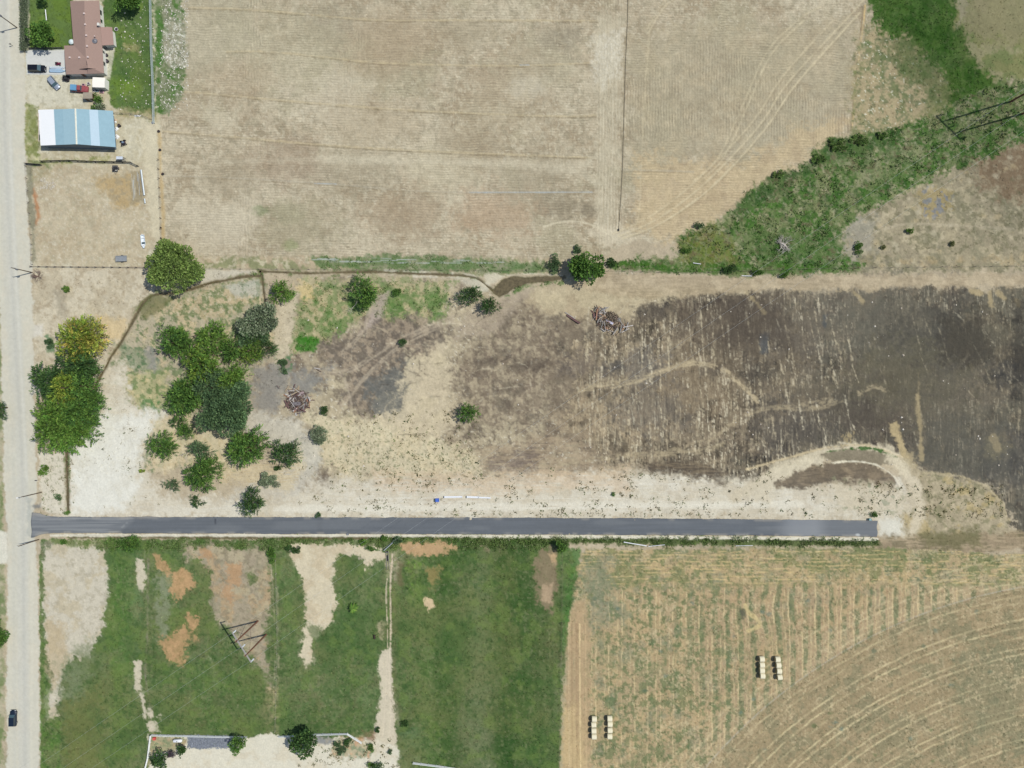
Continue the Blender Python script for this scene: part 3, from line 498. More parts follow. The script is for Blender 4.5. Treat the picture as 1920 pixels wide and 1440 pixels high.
region([(200, 1010), (262, 1012), (262, 1060), (250, 1250), (215, 1300), (196, 1200), (206, 1120), (200, 1040)], (84, 116, 54), f=5, n=5, a=.85, veg=1, var=.06)
region([(90, 1012), (200, 1012), (205, 1030), (130, 1026)], (128, 138, 88), f=3, n=4, a=.8, veg=.6, mot=[((204, 190, 160), NS, .1, .2, .8)])
region([(250, 1020), (268, 1022), (270, 1290), (250, 1290)], (100, 126, 80), f=4, n=4, a=.7, veg=.8, mot=[((166, 148, 100), NS, .45, .2, .6)])
for p, w_, c_, a_ in [([(279, 1028), (277, 1100), (276, 1200), (272, 1260), (282, 1330), (286, 1372)], 3.4, (158, 146, 128), .8), ([(272, 1030), (270, 1080), (268, 1110)], 3, (196, 184, 160), .7), ([(288, 1030), (286, 1080)], 2.4, (200, 190, 164), .6)]: stroke(smooth_line(p), w_, c_, f=1.2, n=1.2, a=a_, brk=(NM, -.6, .4))
for p in [[(258, 1048), (268, 1050), (272, 1085), (266, 1110), (256, 1088)], [(252, 1242), (263, 1240), (266, 1290), (272, 1310), (276, 1352), (270, 1350), (262, 1310), (252, 1292)], [(276, 1320), (286, 1330), (288, 1350), (300, 1370), (280, 1372)], [(290, 1345), (300, 1335), (318, 1348), (300, 1350)]]:
    region(p, (202, 190, 166), f=2.5, n=4, a=.9, halo=4, veg=0)
region([(290, 1060), (320, 1080), (316, 1200), (300, 1210), (288, 1150)], (144, 146, 120), f=10, n=10, a=.75, veg=.35)
for p in [[(290, 1042), (310, 1050), (322, 1066), (316, 1074), (296, 1066)], [(316, 1074), (350, 1070), (370, 1096), (352, 1108), (336, 1122), (322, 1106)], [(300, 1205), (322, 1195), (345, 1170), (352, 1190), (340, 1245), (318, 1240)], [(352, 1150), (370, 1160), (370, 1200), (358, 1200)]]:
    region(p, (188, 150, 108), f=4, n=8, a=.9, halo=7, veg=0, var=.08, mot=[((160, 134, 92), NS, .0, .3, .7)])
region([(345, 1020), (400, 1024), (500, 1030), (505, 1060), (502, 1180), (506, 1290), (490, 1260), (470, 1240), (440, 1190), (400, 1160), (396, 1080), (370, 1050), (350, 1050)], (168, 153, 130), f=7, n=9, a=.9, veg=.15, var=.08, halo=10, mot=[((184, 152, 112), NM, .25, .2, .6), ((150, 142, 116), NS, .15, .3, .6), ((190, 174, 142), roll(NM, 4), .3, .2, .5), ((134, 122, 100), roll(NS, 14), .3, .2, .6)])
for p in [[(425, 1055), (452, 1056), (450, 1100), (430, 1098)], [(418, 1100), (434, 1104), (430, 1124), (416, 1118)], [(375, 1030), (395, 1030), (400, 1046), (380, 1044)]]: region(p, (184, 144, 104), f=5, n=7, a=.75, veg=0)
region([(390, 1230), (404, 1240), (410, 1290), (404, 1312), (396, 1280)], (160, 162, 124), f=4, n=5, a=.8, veg=.2)
region([(460, 1075), (478, 1072), (486, 1090), (470, 1096)], (116, 124, 80), f=4, n=4, a=.8, veg=.8)
region([(300, 1250), (500, 1250), (500, 1375), (290, 1375)], (82, 112, 52), f=20, n=16, a=.7, veg=1, var=.07)
for p, a_ in [([(508, 1050), (512, 1120), (516, 1200), (514, 1300), (510, 1372)], .7), ([(520, 1100), (522, 1250), (517, 1372)], .55)]: stroke(smooth_line(p), 2.4, (196, 184, 154), f=1.2, n=1.2, a=a_, brk=(NM, -.4, .4))
region([(500, 1290), (520, 1290), (524, 1380), (492, 1380)], (192, 172, 132), f=4, n=4, a=.75, brk=(NS, -.3, .3))
region([(500, 1012), (545, 1014), (548, 1050), (505, 1058)], (98, 120, 72), f=4, n=5, a=.85, veg=.9)
region([(545, 1020), (705, 1022), (722, 1036), (718, 1050), (700, 1052), (692, 1065), (684, 1070), (682, 1050), (652, 1040), (632, 1042), (624, 1060), (628, 1120), (624, 1165), (604, 1180), (586, 1200), (580, 1215), (592, 1235), (574, 1255), (566, 1235), (566, 1200), (574, 1160), (572, 1110), (560, 1070), (548, 1050)], (207, 193, 165), f=3.5, n=6, veg=.05, var=.06, halo=8, mot=[((190, 170, 138), NM, .25, .25, .5)])
region([(655, 1040), (682, 1044), (680, 1060), (660, 1062)], (160, 150, 132), f=4, n=4, a=.8)
region([(565, 1170), (600, 1172), (640, 1230), (620, 1290), (580, 1250), (600, 1215)], (86, 112, 62), f=5, n=6, a=.6, veg=.9)
for pts, w_, a_ in [([(736, 1040), (732, 1100), (733, 1170), (731, 1260), (733, 1330), (731, 1380)], 3.6, .95), ([(726, 1085), (724, 1120), (727, 1200), (724, 1300), (718, 1380)], 2.6, .8)]:
    stroke(smooth_line(pts), w_, (208, 190, 164), f=1.1, n=.9, a=a_, cls=6, dz=-.04)
stroke(smooth_line([(741, 1050), (738, 1110), (739, 1200), (738, 1380)]), 7, (136, 126, 92), f=3, n=2, a=.7)
region([(722, 1040), (745, 1030), (760, 1046), (744, 1090), (738, 1070), (726, 1080)], (204, 186, 160), f=3, n=4, a=.8)
region([(705, 1170), (722, 1165), (722, 1180), (718, 1205), (706, 1198)], (208, 190, 156), f=2, n=4, a=.9)
region([(718, 1220), (734, 1215), (736, 1300), (742, 1380), (745, 1405), (700, 1405), (702, 1350), (712, 1310), (710, 1250)], (210, 196, 172), f=3, n=4, a=.92, cls=6, veg=0)
region([(738, 1310), (744, 1312), (752, 1368), (744, 1368)], (206, 192, 168), f=2, n=2, a=.8)
region([(278, 1380), (360, 1382), (460, 1384), (500, 1376), (540, 1380), (700, 1384), (745, 1400), (790, 1425), (800, FAR), (272, FAR)], (216, 208, 188), f=3, n=4, veg=0, cls=0, var=.03, mot=[((206, 192, 166), NM, .3, .3, .5)])
region([(280, 1378), (320, 1382), (350, 1384), (345, 1405), (300, 1410), (276, 1440)], (158, 150, 110), f=4, n=5, a=.85, mot=[((96, 118, 72), NS, .1, .25, .8), ((182, 150, 112), roll(NS, 5), .3, .2, .6)], veg=.4)
region([(352, 1378), (432, 1381), (428, 1402), (400, 1400), (370, 1403), (352, 1400)], (128, 134, 142), f=2, n=2.5, a=.95, mot=[((94, 108, 92), NS, .3, .2, .7)])
region([(590, 1376), (628, 1378), (624, 1398), (592, 1392)], (132, 134, 136), f=3, n=3, a=.9, mot=[((160, 152, 134), NS, .1, .3, .6)])
region([(625, 1385), (680, 1380), (700, 1410), (680, 1420), (620, 1418)], (176, 160, 124), f=5, n=6, a=.8, mot=[((88, 114, 72), NS, .0, .2, .85), ((196, 142, 100), roll(NS, 5), .35, .2, .8)], veg=.3)
region([(680, 1370), (702, 1372), (702, 1392), (684, 1386)], (144, 112, 86), f=4, n=4, a=.8)
region([(748, 1040), (860, 1020), (1050, 1030), (1060, 1440), (1050, FAR), (800, FAR), (748, 1380)], (82, 108, 56), f=6, n=6, a=.85, veg=1, cls=5, var=.07, mot=[((66, 94, 44), NM, .1, .35, .7), ((104, 122, 74), roll(NM, 7), .25, .3, .5), ((124, 126, 88), roll(NS, 3), .5, .2, .5)])
for p, c_, f_, n_, a_ in [([(748, 1018), (850, 1014), (860, 1030), (830, 1042), (760, 1040)], (194, 158, 118), 5, 6, .8), ([(764, 1050), (790, 1055), (792, 1110), (800, 1130), (780, 1130), (768, 1100)], (112, 146, 54), 6, 6, .85), ([(796, 1062), (830, 1060), (820, 1110), (802, 1110)], (150, 132, 84), 7, 7, .7), ([(796, 1122), (812, 1120), (818, 1140), (804, 1146), (794, 1134)], (204, 180, 142), 2, 3, .95),
                          ([(742, 1050), (758, 1055), (755, 1110), (744, 1110)], (110, 102, 72), 5, 4, .7), ([(900, 1020), (950, 1030), (940, 1050), (920, 1055), (890, 1035)], (140, 128, 100), 8, 9, .7), ([(990, 1030), (1045, 1028), (1050, 1070), (1035, 1150), (1012, 1140), (1000, 1080)], (138, 122, 96), 8, 8, .8), ([(1014, 1098), (1036, 1095), (1034, 1132), (1016, 1128)], (176, 152, 122), 5, 5, .85), ([(1022, 1035), (1046, 1040), (1044, 1066)], (190, 160, 122), 4, 4, .8),
                          ([(835, 1030), (1000, 1035), (990, 1180), (960, 1250), (900, 1100), (850, 1160)], (74, 104, 44), 18, 16, .6), ([(880, 1230), (925, 1250), (930, 1440), (860, 1440), (850, 1330)], (132, 134, 98), 14, 16, .6), ([(860, 1100), (920, 1080), (925, 1250), (880, 1230)], (104, 124, 88), 14, 16, .55), ([(935, 1230), (1000, 1220), (1010, 1440), (935, 1440)], (76, 108, 50), 12, 12, .75), ([(1000, 1160), (1048, 1160), (1050, 1260), (1005, 1270)], (108, 112, 66), 12, 12, .6),
                          ([(770, 1230), (860, 1240), (850, 1400), (790, 1420), (765, 1330)], (86, 112, 54), 12, 12, .6), ([(750, 1370), (790, 1360), (800, 1410), (760, 1400)], (96, 122, 82), 8, 8, .7)]:
    region(p, c_, f=f_, n=n_, a=min(1, a_ * 1.15), var=.08, veg=.9 if c_[1] > c_[0] else .2)
region([(1048, 1030), (1090, 1028), (1092, 1070), (1080, 1090), (1070, 1180), (1056, 1230), (1052, 1130), (1046, 1060)], (88, 124, 66), f=4, n=4, a=.9, veg=1, var=.08)
region([(1056, 1060), (1076, 1062), (1070, 1160), (1060, 1190)], (84, 134, 58), f=3, n=2, a=.85, veg=1)
stroke([(1052, 1100), (1052, 1200), (1048, 1300), (1046, 1440)], 3, (64, 84, 44), f=2, n=1, a=.7)
# --- hay field with strips and pivot arcs
HF = [(1082, 1060), (1100, 1030), (1640, 1026), (1920, 1040), (FAR, 1050), (FAR, FAR), (1046, FAR), (1050, 1440), (1060, 1220), (1076, 1120)]
region(HF, (174, 154, 118), f=4, n=4, cls=4, veg=.25, var=.07, mot=[((148, 141, 104), NM, .1, .3, .7), ((190, 164, 122), roll(NM, 5), .15, .3, .65), ((112, 122, 84), roll(NS, 3), .38, .2, .7), ((128, 134, 110), roll(NM, 11), .45, .2, .45)])
hm = (CLS == 4).astype(np.float32)
A_, B_, C_ = np.array([1400., 1357.]), np.array([1600., 1211.]), np.array([1915., 1101.])
Mx = np.array([B_ - A_, C_ - A_]) * 2; ctr = np.linalg.solve(Mx, np.array([B_ @ B_ - A_ @ A_, C_ @ C_ - A_ @ A_])); RAD = float(np.hypot(*(A_ - ctr)))
T = (RAD - np.hypot(XX - ctr[0], YY - ctr[1])).astype(np.float32)
inn = sstep(-6, 10, T + 6 * NS) * hm * sstep(1050, 1060, YY + 0 * XX)
outm = hm * (1 - inn)
q = inn * .85; G += (np.array(col(162, 143, 110), np.float32) * (1 + .06 * roll(NM, 3) + .06 * roll(NF, 5))[..., None] - G) * q[..., None]
q = inn * sstep(.15, .5, roll(NM, 15) + .4 * NB) * .42; G += (np.array(col(122, 124, 96), np.float32) - G) * q[..., None]
q = inn * sstep(.35, .6, roll(NM, 19)) * .5; G += (np.array(col(172, 152, 118), np.float32) - G) * q[..., None]
for t0, a_ in [(4, .45), (16, .5), (30, .35), (60, .8), (74, .85), (92, .4), (112, .8), (124, .85), (140, .35), (166, .75), (180, .85), (205, .35), (222, .75), (236, .8), (262, .4), (280, .7), (294, .8), (330, .7), (346, .8), (385, .7), (400, .7), (440, .7), (455, .7), (500, .7), (515, .7), (560, .7), (575, .7)]:
    wob = 1.3 * roll(NM, int(t0) + 3); q = sstep(2.4, .6, np.abs(T - t0 + wob)) * inn * a_ * (.35 + .65 * sstep(-.5, .3, roll(NM, int(t0)) + .5 * roll(NF, int(t0)))) * .9
    G += (np.array(col(214, 196, 152), np.float32) - G) * q[..., None]; Z += q * .04
    q = sstep(2.6, .8, np.abs(T - t0 - 5 + wob)) * inn * a_ * .45 * sstep(-.2, .4, roll(NS, int(t0) + 40)); G += (np.array(col(112, 104, 80), np.float32) - G) * q[..., None]
q = sstep(1.6, .6, np.abs(T)) * hm * .8; G += (np.array(col(182, 176, 160), np.float32) - G) * q[..., None]
q = sstep(2.0, .8, np.abs(T - 4)) * hm * .4; G += (np.array(col(116, 106, 82), np.float32) - G) * q[..., None]
ob = hm * sstep(2, -4, T) * sstep(-75, -30, T) * sstep(1050, 1060, YY + 0 * XX)
q = ob * .7 * sstep(-.5, .3, roll(NS, 51) + .4 * NM + .012 * (T + 40)); G += (np.array(col(176, 160, 126), np.float32) * (1 + .08 * NF)[..., None] - G) * q[..., None]
for t0, a_ in [(-9, .75), (-20, .5), (-34, .7), (-46, .4), (-58, .5)]:
    q = sstep(2.8, .7, np.abs(T - t0 + 1.8 * roll(NM, abs(t0)))) * hm * a_ * sstep(-.35, .3, roll(NM, abs(t0) + 3) + .5 * roll(NF, abs(t0))); G += (np.array(col(216, 198, 156), np.float32) - G) * q[..., None]
for pts in ([(1738, 1140), (1752, 1220), (1768, 1310), (1776, 1400), (1790, 1460)], [(1750, 1138), (1764, 1220), (1780, 1310), (1790, 1400)]):
    stroke(smooth_line(pts), 3, (186, 168, 134), f=2, n=1.5, a=.55, brk=(NM, -.5, .4))
region([(1800, 1230), (1930, 1220), (1930, 1420), (1850, 1400), (1790, 1320)], (124, 126, 98), f=26, n=26, a=.45)
for t0 in range(20, 500, 9):                                                        # faint mower passes
    q = sstep(3.5, 1, np.abs(T - t0 + 2 * roll(NM, t0))) * inn * .22 * sstep(-.2, .4, roll(NM, t0 + 9)); G += (np.array(col(128, 118, 90), np.float32) - G) * q[..., None]
top = sstep(-7, 7, 1098 - YY + 8 * roll(NM, 2) + 0 * XX) * outm
strip = outm * (1 - top)
wobx = XX + 9 * np.exp(-((YY - 1140) / 30.0) ** 2) * np.exp(-((XX - 1430) / 50.0) ** 2) + 1.6 * roll(NM, 9)
ph = (wobx - 1108) % 24.2
edgeon = (sstep(1180, 1380, XX + 0 * YY) * .8 + .2) * (1 - .5 * sstep(1220, 1330, YY + 0 * XX) * sstep(1400, 1250, XX + 0 * YY))
gr = sstep(0, 2.5, ph - 9.5) * sstep(0, 2.5, 21.5 - ph)
q = strip * gr * (.72 * edgeon) * sstep(-.45, .4, roll(NS, 22) + .5 * roll(NM, 13)); G += (np.array(col(110, 120, 86), np.float32) * (1 + .14 * NF)[..., None] - G) * q[..., None]; VEG[:] = np.maximum(VEG, q * .8)
q = strip * (1 - gr) * .5 * edgeon * (.5 + .5 * sstep(-.3, .3, roll(NV, 33) + roll(NS, 34))); G += (np.array(col(180, 150, 118), np.float32) - G) * q[..., None]
q = (sstep(1.7, .5, np.abs(ph - 9)) * .75 + sstep(1.5, .5, np.abs(ph - 1.2)) * .55) * strip * sstep(-.35, .3, roll(NV, 4) + .3 * NM); G += (np.array(col(214, 192, 146), np.float32) - G) * q[..., None]
q = top * .6 * sstep(-.3, .3, roll(NM, 14)); G += (np.array(col(112, 124, 78), np.float32) * (1 + .12 * NF)[..., None] - G) * q[..., None]; VEG[:] = np.maximum(VEG, q)
for k in range(10):
    yy = 1034 + k * 6.6; q = sstep(1.9, .6, np.abs(YY - yy + 1.5 * roll(NM, k))) * top * .75 * sstep(-.05, .4, roll(NH, k + 5)); G += (np.array(col(208, 182, 130), np.float32) - G) * q[..., None]
hq = strip * sstep(.12, .5, roll(NS, 77) * .8 + roll(NM, 78) * .6) * .65 * sstep(1500, 1300, XX + 0 * YY); G += (np.array(col(98, 116, 76), np.float32) - G) * hq[..., None]; VEG[:] = np.maximum(VEG, hq)
hq = hm * sstep(.35, .75, roll(NF, 79) * .8 + roll(NM, 80) * .5) * .5; G += (np.array(col(206, 186, 148), np.float32) - G) * hq[..., None]
hq = hm * sstep(.35, .75, roll(NF, 81) * .8 + roll(NS, 82) * .5) * .5; G += (np.array(col(104, 106, 78), np.float32) - G) * hq[..., None]
G *= (1 + hm * (.07 * roll(NF, 83) + .05 * roll(NV, 84)))[..., None]
region([(1078, 1130), (1098, 1120), (1106, 1200), (1108, 1480), (1050, 1480), (1058, 1300), (1066, 1200)], (184, 156, 120), f=5, n=4, a=.8, veg=0, var=.06, brk=(NV, -.9, .5))
region([(1052, 1440), (1052, 1330), (1080, 1320), (1100, 1440)], (204, 178, 130), f=10, n=7, a=.6)
for x, a_, c_ in [(1072, .5, (148, 122, 92)), (1080, .55, (150, 124, 94)), (1087, .9, (222, 196, 148)), (1083, .5, (150, 126, 96)), (1098, .5, (206, 178, 136)), (1066, .5, (208, 186, 146))]:
    stroke([(x, 1170), (x + .5, 1300), (x + 2, 1480)], 1.9, c_, f=1, n=.5, a=a_, brk=(NV, -.8, .4))
region([(1040, 1250), (1062, 1240), (1056, 1440), (1046, 1440)], (166, 158, 128), f=4, n=4, a=.6, brk=(NS, -.2, .3))
region([(1094, 1060), (1140, 1040), (1150, 1150), (1110, 1180)], (134, 136, 112), f=14, n=14, a=.6, veg=.4)
stroke(smooth_line([(1398, 1135), (1404, 1150), (1418, 1160), (1424, 1172), (1404, 1182)]), 6, (212, 190, 138), f=2, n=1.6, a=.75)
region([(1386, 1142), (1398, 1142), (1400, 1158), (1390, 1160)], (78, 82, 70), f=3, n=3, a=.8)
for _ in range(60):
    x, y = rng.uniform(1100, 1900), rng.uniform(1050, 1430)
    region([(x + 4 * math.cos(t), y + 3 * math.sin(t)) for t in np.arange(0, 6.28, 1.2)], rnd.choice([(84, 108, 66), (96, 112, 90), (196, 172, 128), (106, 126, 112)]), f=2.5, n=2.5, a=.6)
# --- gravel road along the west edge and its junctions
region([(-FAR, -FAR), (-14, -FAR), (-14, 560), (2, 600), (6, 800), (10, 1000), (8, 1440), (8, FAR), (-FAR, FAR)], (150, 150, 112), f=3, n=4, veg=.4, mot=[((184, 172, 146), NM, .0, .3, .8), ((100, 122, 70), roll(NM, 4), .2, .3, .7)])
region([(-30, 985), (16, 1000), (16, 1056), (-30, 1060)], (214, 208, 192), f=3, n=3, a=.95)
region([(-12, -FAR), (34, -FAR), (38, 20), (42, 90), (47, 110), (48, 200), (47, 300), (52, 400), (60, 500), (62, 640), (64, 760), (68, 850), (70, 900), (66, 950), (66, 1015), (68, 1040), (73, 1120), (74, 1300), (74, FAR), (10, FAR), (12, 1300), (13, 1120), (14, 1020), (8, 900), (4, 700), (0, 600), (-8, 500), (-12, 200)], (203, 197, 180), f=2, n=2.6, a=1, veg=0, cls=1, var=.02, mot=[((208, 198, 178), NM, .1, .3, .5)])
for p, w_, c_, a_ in [([(4, -40), (10, 200), (22, 480), (34, 700), (42, 900), (42, 1100), (44, 1300), (46, 1480)], 22, (198, 194, 182), .7), ([(8, -40), (8, 200), (20, 480), (32, 700), (42, 880), (44, 1100), (46, 1300), (47, 1480)], 6, (186, 183, 174), .5), ([(-3, -40), (-3, 200), (8, 480), (20, 700), (26, 900), (26, 1100), (27, 1300), (28, 1480)], 6, (192, 189, 178), .4), ([(16, -40), (18, 200), (28, 480), (40, 700), (50, 900)], 3, (214, 210, 198), .5), ([(60, 1050), (60, 1200), (58, 1480)], 4, (212, 206, 188), .5)]:
    stroke(smooth_line(p), w_, c_, f=3, n=.8, a=a_, brk=(NV, -1.2, .5), var=.02)
region([(48, 930), (62, 935), (60, 1010), (50, 1000)], (168, 170, 164), f=4, n=4, a=.6, var=.03)
region([(60, 948), (76, 944), (77, 952), (64, 954)], (128, 128, 126), f=2, n=1.5, a=.8)
region([(80, 1014), (96, 1013), (104, 1022), (90, 1028)], (160, 152, 132), f=3, n=3, a=.7)
# --- ditches: beds lowered
DITCH = smooth_line([(177, 728), (184, 712), (197, 690), (208, 668), (222, 648), (240, 618), (252, 596), (264, 574), (276, 560), (292, 552), (322, 550), (356, 543), (392, 531), (420, 526), (455, 519), (488, 517)], 4)
BRANCH = smooth_line([(487, 508), (491, 520), (494, 545), (497, 568)], 4)
CREEK = smooth_line([(486, 509), (520, 510), (560, 512), (600, 512), (660, 510), (720, 510), (780, 513), (840, 515), (872, 517), (893, 522), (908, 532), (922, 544)], 4)
LOWER = smooth_line([(124, 838), (125, 870), (126, 910), (127, 960)], 4)
WEEDY = [(p_, k_) for p_ in (DITCH, CREEK, BRANCH, LOWER) for k_ in (-6, 6)]
POOL = [(922, 547), (932, 534), (944, 524), (962, 518), (985, 521), (1010, 518), (1035, 519), (1060, 517), (1062, 522), (1040, 525), (1020, 529), (992, 530), (976, 536), (962, 541), (950, 551), (936, 556)]
for p, w_ in ((DITCH, 5.2), (BRANCH, 5), (CREEK, 4.2), (LOWER, 6.5)):
    stroke(p, w_ + 5, (176, 162, 136), f=2.5, n=1.4, a=.45)
    stroke(p, w_, (126, 112, 84), f=2.2, n=2.4, a=.85, mot=[((84, 96, 56), NS, .1, .3, .6)]); stroke(p, w_ - 1.5, (98, 86, 62), f=2.0, n=.5, a=.85, dz=-.34)
for p_, k_ in WEEDY: stroke([(x + k_ * .6, y + k_ * .7) for x, y in p_], 3.5, (96, 116, 66), f=2, n=2.6, a=.8, veg=.9, brk=(NM, .35, .25))
region(POOL, (104, 98, 66), f=2.5, n=2, a=.9); region(POOL, (96, 90, 62), f=3, n=1, a=.9, dz=-.34)
region([(252, 575), (282, 552), (330, 560), (300, 580), (268, 600)], (98, 102, 58), f=4, n=4, a=.7, veg=.5)
for o_ in (-4, 4): stroke([(x + 2, y + o_ + 1) for x, y in CREEK[20:]], 3, (216, 208, 188), f=1.4, n=1.5, a=.55, brk=(NM, -.2, .3))
region([(905, 512), (930, 512), (945, 518), (925, 530), (915, 535), (906, 524)], (204, 194, 170), f=3, n=3, a=.9)
region([(850, 520), (890, 524), (915, 545), (905, 548), (870, 535)], (196, 188, 168), f=4, n=3, a=.85)
stroke(smooth_line([(950, 556), (985, 538), (1025, 532), (1055, 530)]), 6, (88, 116, 62), f=3, n=2.5, a=.8, veg=1, brk=(NS, -.2, .3))
stroke([(935, 517), (1000, 513), (1055, 517)], 2, (212, 202, 178), f=1, n=1, a=.7)
stroke([(700, 1030), (722, 1034)], 5, (88, 112, 66), n=2, veg=1)
region([(720, 1012), (745, 1012), (742, 1034), (716, 1036)], (96, 118, 74), f=3, n=4, a=.8, veg=1)
gm = sstep(.35, .8, VEG) * (CLS == 5)
gs = gm * sstep(1008, 1030, YY + 0 * XX); G += (np.array(col(116, 122, 88), np.float32) - G) * (.16 * gs)[..., None]
G *= (1 + gs * (.11 * roll(NF, 131) + .08 * roll(NS, 132)))[..., None]
for s_, c_ in ((141, (128, 126, 88)), (142, (110, 128, 72)), (143, (96, 100, 66))):
    q = gs * sstep(.15, .7, roll(NM, s_) + .5 * roll(NS, s_)) * .5; G += (np.array(col(*c_), np.float32) - G) * q[..., None]
for x0, w0, c_, a_ in [(955, 42, (54, 84, 38), .95), (1005, 26, (66, 92, 46), .65), (835, 34, (62, 92, 42), .8), (800, 16, (104, 128, 70), .45), (902, 20, (112, 124, 86), .45), (1035, 14, (98, 108, 66), .5), (225, 16, (88, 124, 58), .6), (250, 7, (112, 134, 84), .4), (650, 34, (80, 108, 56), .4), (690, 12, (106, 126, 78), .45), (545, 12, (98, 122, 68), .4), (160, 26, (112, 122, 76), .4), (440, 40, (76, 108, 52), .35), (300, 8, (118, 128, 78), .4)]:
    q = gs * np.exp(-((XX - x0 + 10 * NM) / w0) ** 2) * a_ * (.7 + .3 * sstep(-.5, .3, roll(NM, x0))); G += (np.array(col(*c_), np.float32) - G) * q[..., None]
G *= (1 - .07 * gs + gm * .07 * roll(NV, 88))[..., None]
for N_, s_, thr, c_, a_ in [(NS, 91, .45, (122, 128, 88), .45), (NF, 92, .6, (146, 144, 110), .4), (NM, 93, .35, (104, 114, 74), .4), (NB, 97, .25, (112, 118, 70), .45), (NB, 98, .3, (66, 98, 48), .5), (NS, 94, .4, (58, 88, 42), .5), (NF, 95, .45, (54, 82, 44), .45), (NM, 96, .35, (112, 132, 66), .4)]:
    q = gm * sstep(thr - .25, thr + .35, roll(N_, s_)) * a_ * (.45 + .55 * sstep(900, 1000, YY + 0 * XX)); G += (np.array(col(*c_), np.float32) - G) * q[..., None]
ck = sstep(.6, .95, VEG) * (CLS == 0) * sstep(1140, 1180, XX + 0 * YY) * sstep(530, 515, YY + 0 * XX)
for N_, s_, thr, c_, a_ in [(NS, 101, .42, (142, 142, 108), .5), (NF, 102, .6, (170, 164, 138), .45), (NS, 103, .35, (58, 88, 42), .5), (NF, 104, .5, (50, 78, 40), .45), (NM, 105, .25, (98, 118, 66), .5), (NS, 106, .5, (104, 92, 70), .6)]:
    q = ck * sstep(thr - .2, thr + .3, roll(N_, s_)) * a_; G += (np.array(col(*c_), np.float32) - G) * q[..., None]
dm = ((CLS == 0) | (CLS == 2)) * sstep(.5, .2, VEG) * (1 - .8 * sstep(.36, .5, G.mean(-1)))
G *= (1 + dm * (.07 * roll(NF, 111) + .05 * roll(NS, 112)))[..., None]
lum = G.mean(-1, keepdims=True); G += (lum - G) * .05; G *= np.array([.99, 1.018, .985], np.float32)
# overall soil grain, veg tone
G *= (1 + (.05 * roll(NF, 55) + .035 * roll(NS, 61)) * (1 - .6 * sstep(.36, .5, G.mean(-1))))[..., None]
Z += .03 * NS + .018 * NF * (1 + VEG) + .05 * NM
q = (CLS == 1); Z[q] = (.02 * NM)[q]
# the terrain rises into a bench in the north-east corner
out_ = np.maximum(np.maximum(FX0 + 20 - XX, XX - FX1 + 20), np.maximum(FY0 + 20 - YY, YY - FY1 + 20)); wo = sstep(-60, 60, out_)
for k in range(7):
    mk = (CLS == k) & (out_ < 0)
    if mk.any():
        q = wo * (CLS == k); G += (G[mk].mean(0) * (1 + .04 * NB)[..., None] - G) * q[..., None]
Z *= (1 - wo)
d_ = (XX - 1790) + .4 * (235 - YY)
HILL = (6.0 * sstep(0, 260, d_ + 90) * sstep(560, 330, YY + 0 * XX)).astype(np.float32); Z += HILL
G *= (1 + (CLS == 3)[..., None] * np.array([.012, .004, -.025], np.float32))
mm = sstep(520, 600, XX + 40 * NM) * sstep(1960, 1900, XX + 0 * YY) * sstep(525, 560, YY + 0 * XX) * sstep(905, 870, YY + 15 * NM) * ((CLS == 0) | (CLS == 3))
GL = np.where((CLS == 3)[..., None], np.array(col(102, 95, 84), np.float32), np.array(col(160, 146, 124), np.float32)); G += (G - GL) * (.24 * mm)[..., None] - (.045 * mm * G.mean(-1))[..., None]
G = np.clip(G, 0.012, .85)
F_ = S * (CH - HILL) / CH
XW = (XX - 960) * F_; YW = (720 - YY) * F_
def gz(px, py):
    j = min(GW - 1, max(0, int(np.searchsorted(PX, px)))); i = min(GH - 1, max(0, int(np.searchsorted(PY, py))))
    return float(Z[i, j])
# ------------------------------------------------------------------ ground meshes
V_all = np.stack([XW, YW, Z], -1).reshape(-1, 3); C_all = G.reshape(-1, 3)
ii, jj = np.meshgrid(np.arange(GH - 1), np.arange(GW - 1), indexing='ij'); b0 = (ii * GW + jj).ravel()
Q = np.stack([b0, b0 + GW, b0 + GW + 1, b0 + 1], -1); fc = CLS[:-1, :-1].ravel()
soil = attr_mat('soil', 'tint', rough=.97, nscale=1.9, namt=.10, bump=.5, bscale=3.0, spec=.08)
soil_road = attr_mat('road_dust', 'tint', rough=.95, nscale=1.2, namt=.05, bump=.15, bscale=5.0, spec=.1)
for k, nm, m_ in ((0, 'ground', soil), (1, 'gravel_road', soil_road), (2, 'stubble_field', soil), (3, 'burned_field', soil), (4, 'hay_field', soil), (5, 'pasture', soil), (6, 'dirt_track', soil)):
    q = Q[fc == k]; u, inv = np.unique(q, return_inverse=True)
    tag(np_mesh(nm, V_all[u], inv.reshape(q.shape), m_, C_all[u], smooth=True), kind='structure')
# ------------------------------------------------------------------ ditch water
water = mat('ditch_water', col(104, 94, 68), rough=.12, var=.25, scale=1.5, spec=.5)
def ribbon(name, pts, wpx, z, lab):
    L = []; R = []
    for i, p in enumerate(pts):
        a = Vector(P(*pts[max(i - 1, 0)])[:2]); b = Vector(P(*pts[min(i + 1, len(pts) - 1)])[:2]); d = (b - a).normalized(); n = Vector((-d.y, d.x))
        c = Vector(P(*p)[:2]); h = wpx * S / 2 * rnd.uniform(.85, 1.2); L.append((c + n * h).to_3d() + Vector((0, 0, z))); R.append((c - n * h).to_3d() + Vector((0, 0, z)))
    m = MB(); m.add(L + R, [(i, i + 1, i + 1 + len(L), i + len(L)) for i in range(len(L) - 1)])
    return tag(m.build(name, water), kind='structure')
ribbon('ditch_water', DITCH, 3.0, -.19, ''); ribbon('ditch_water', BRANCH, 3, -.19, ''); ribbon('ditch_water', CREEK, 2.6, -.19, ''); ribbon('ditch_water', LOWER, 4, -.19, '')
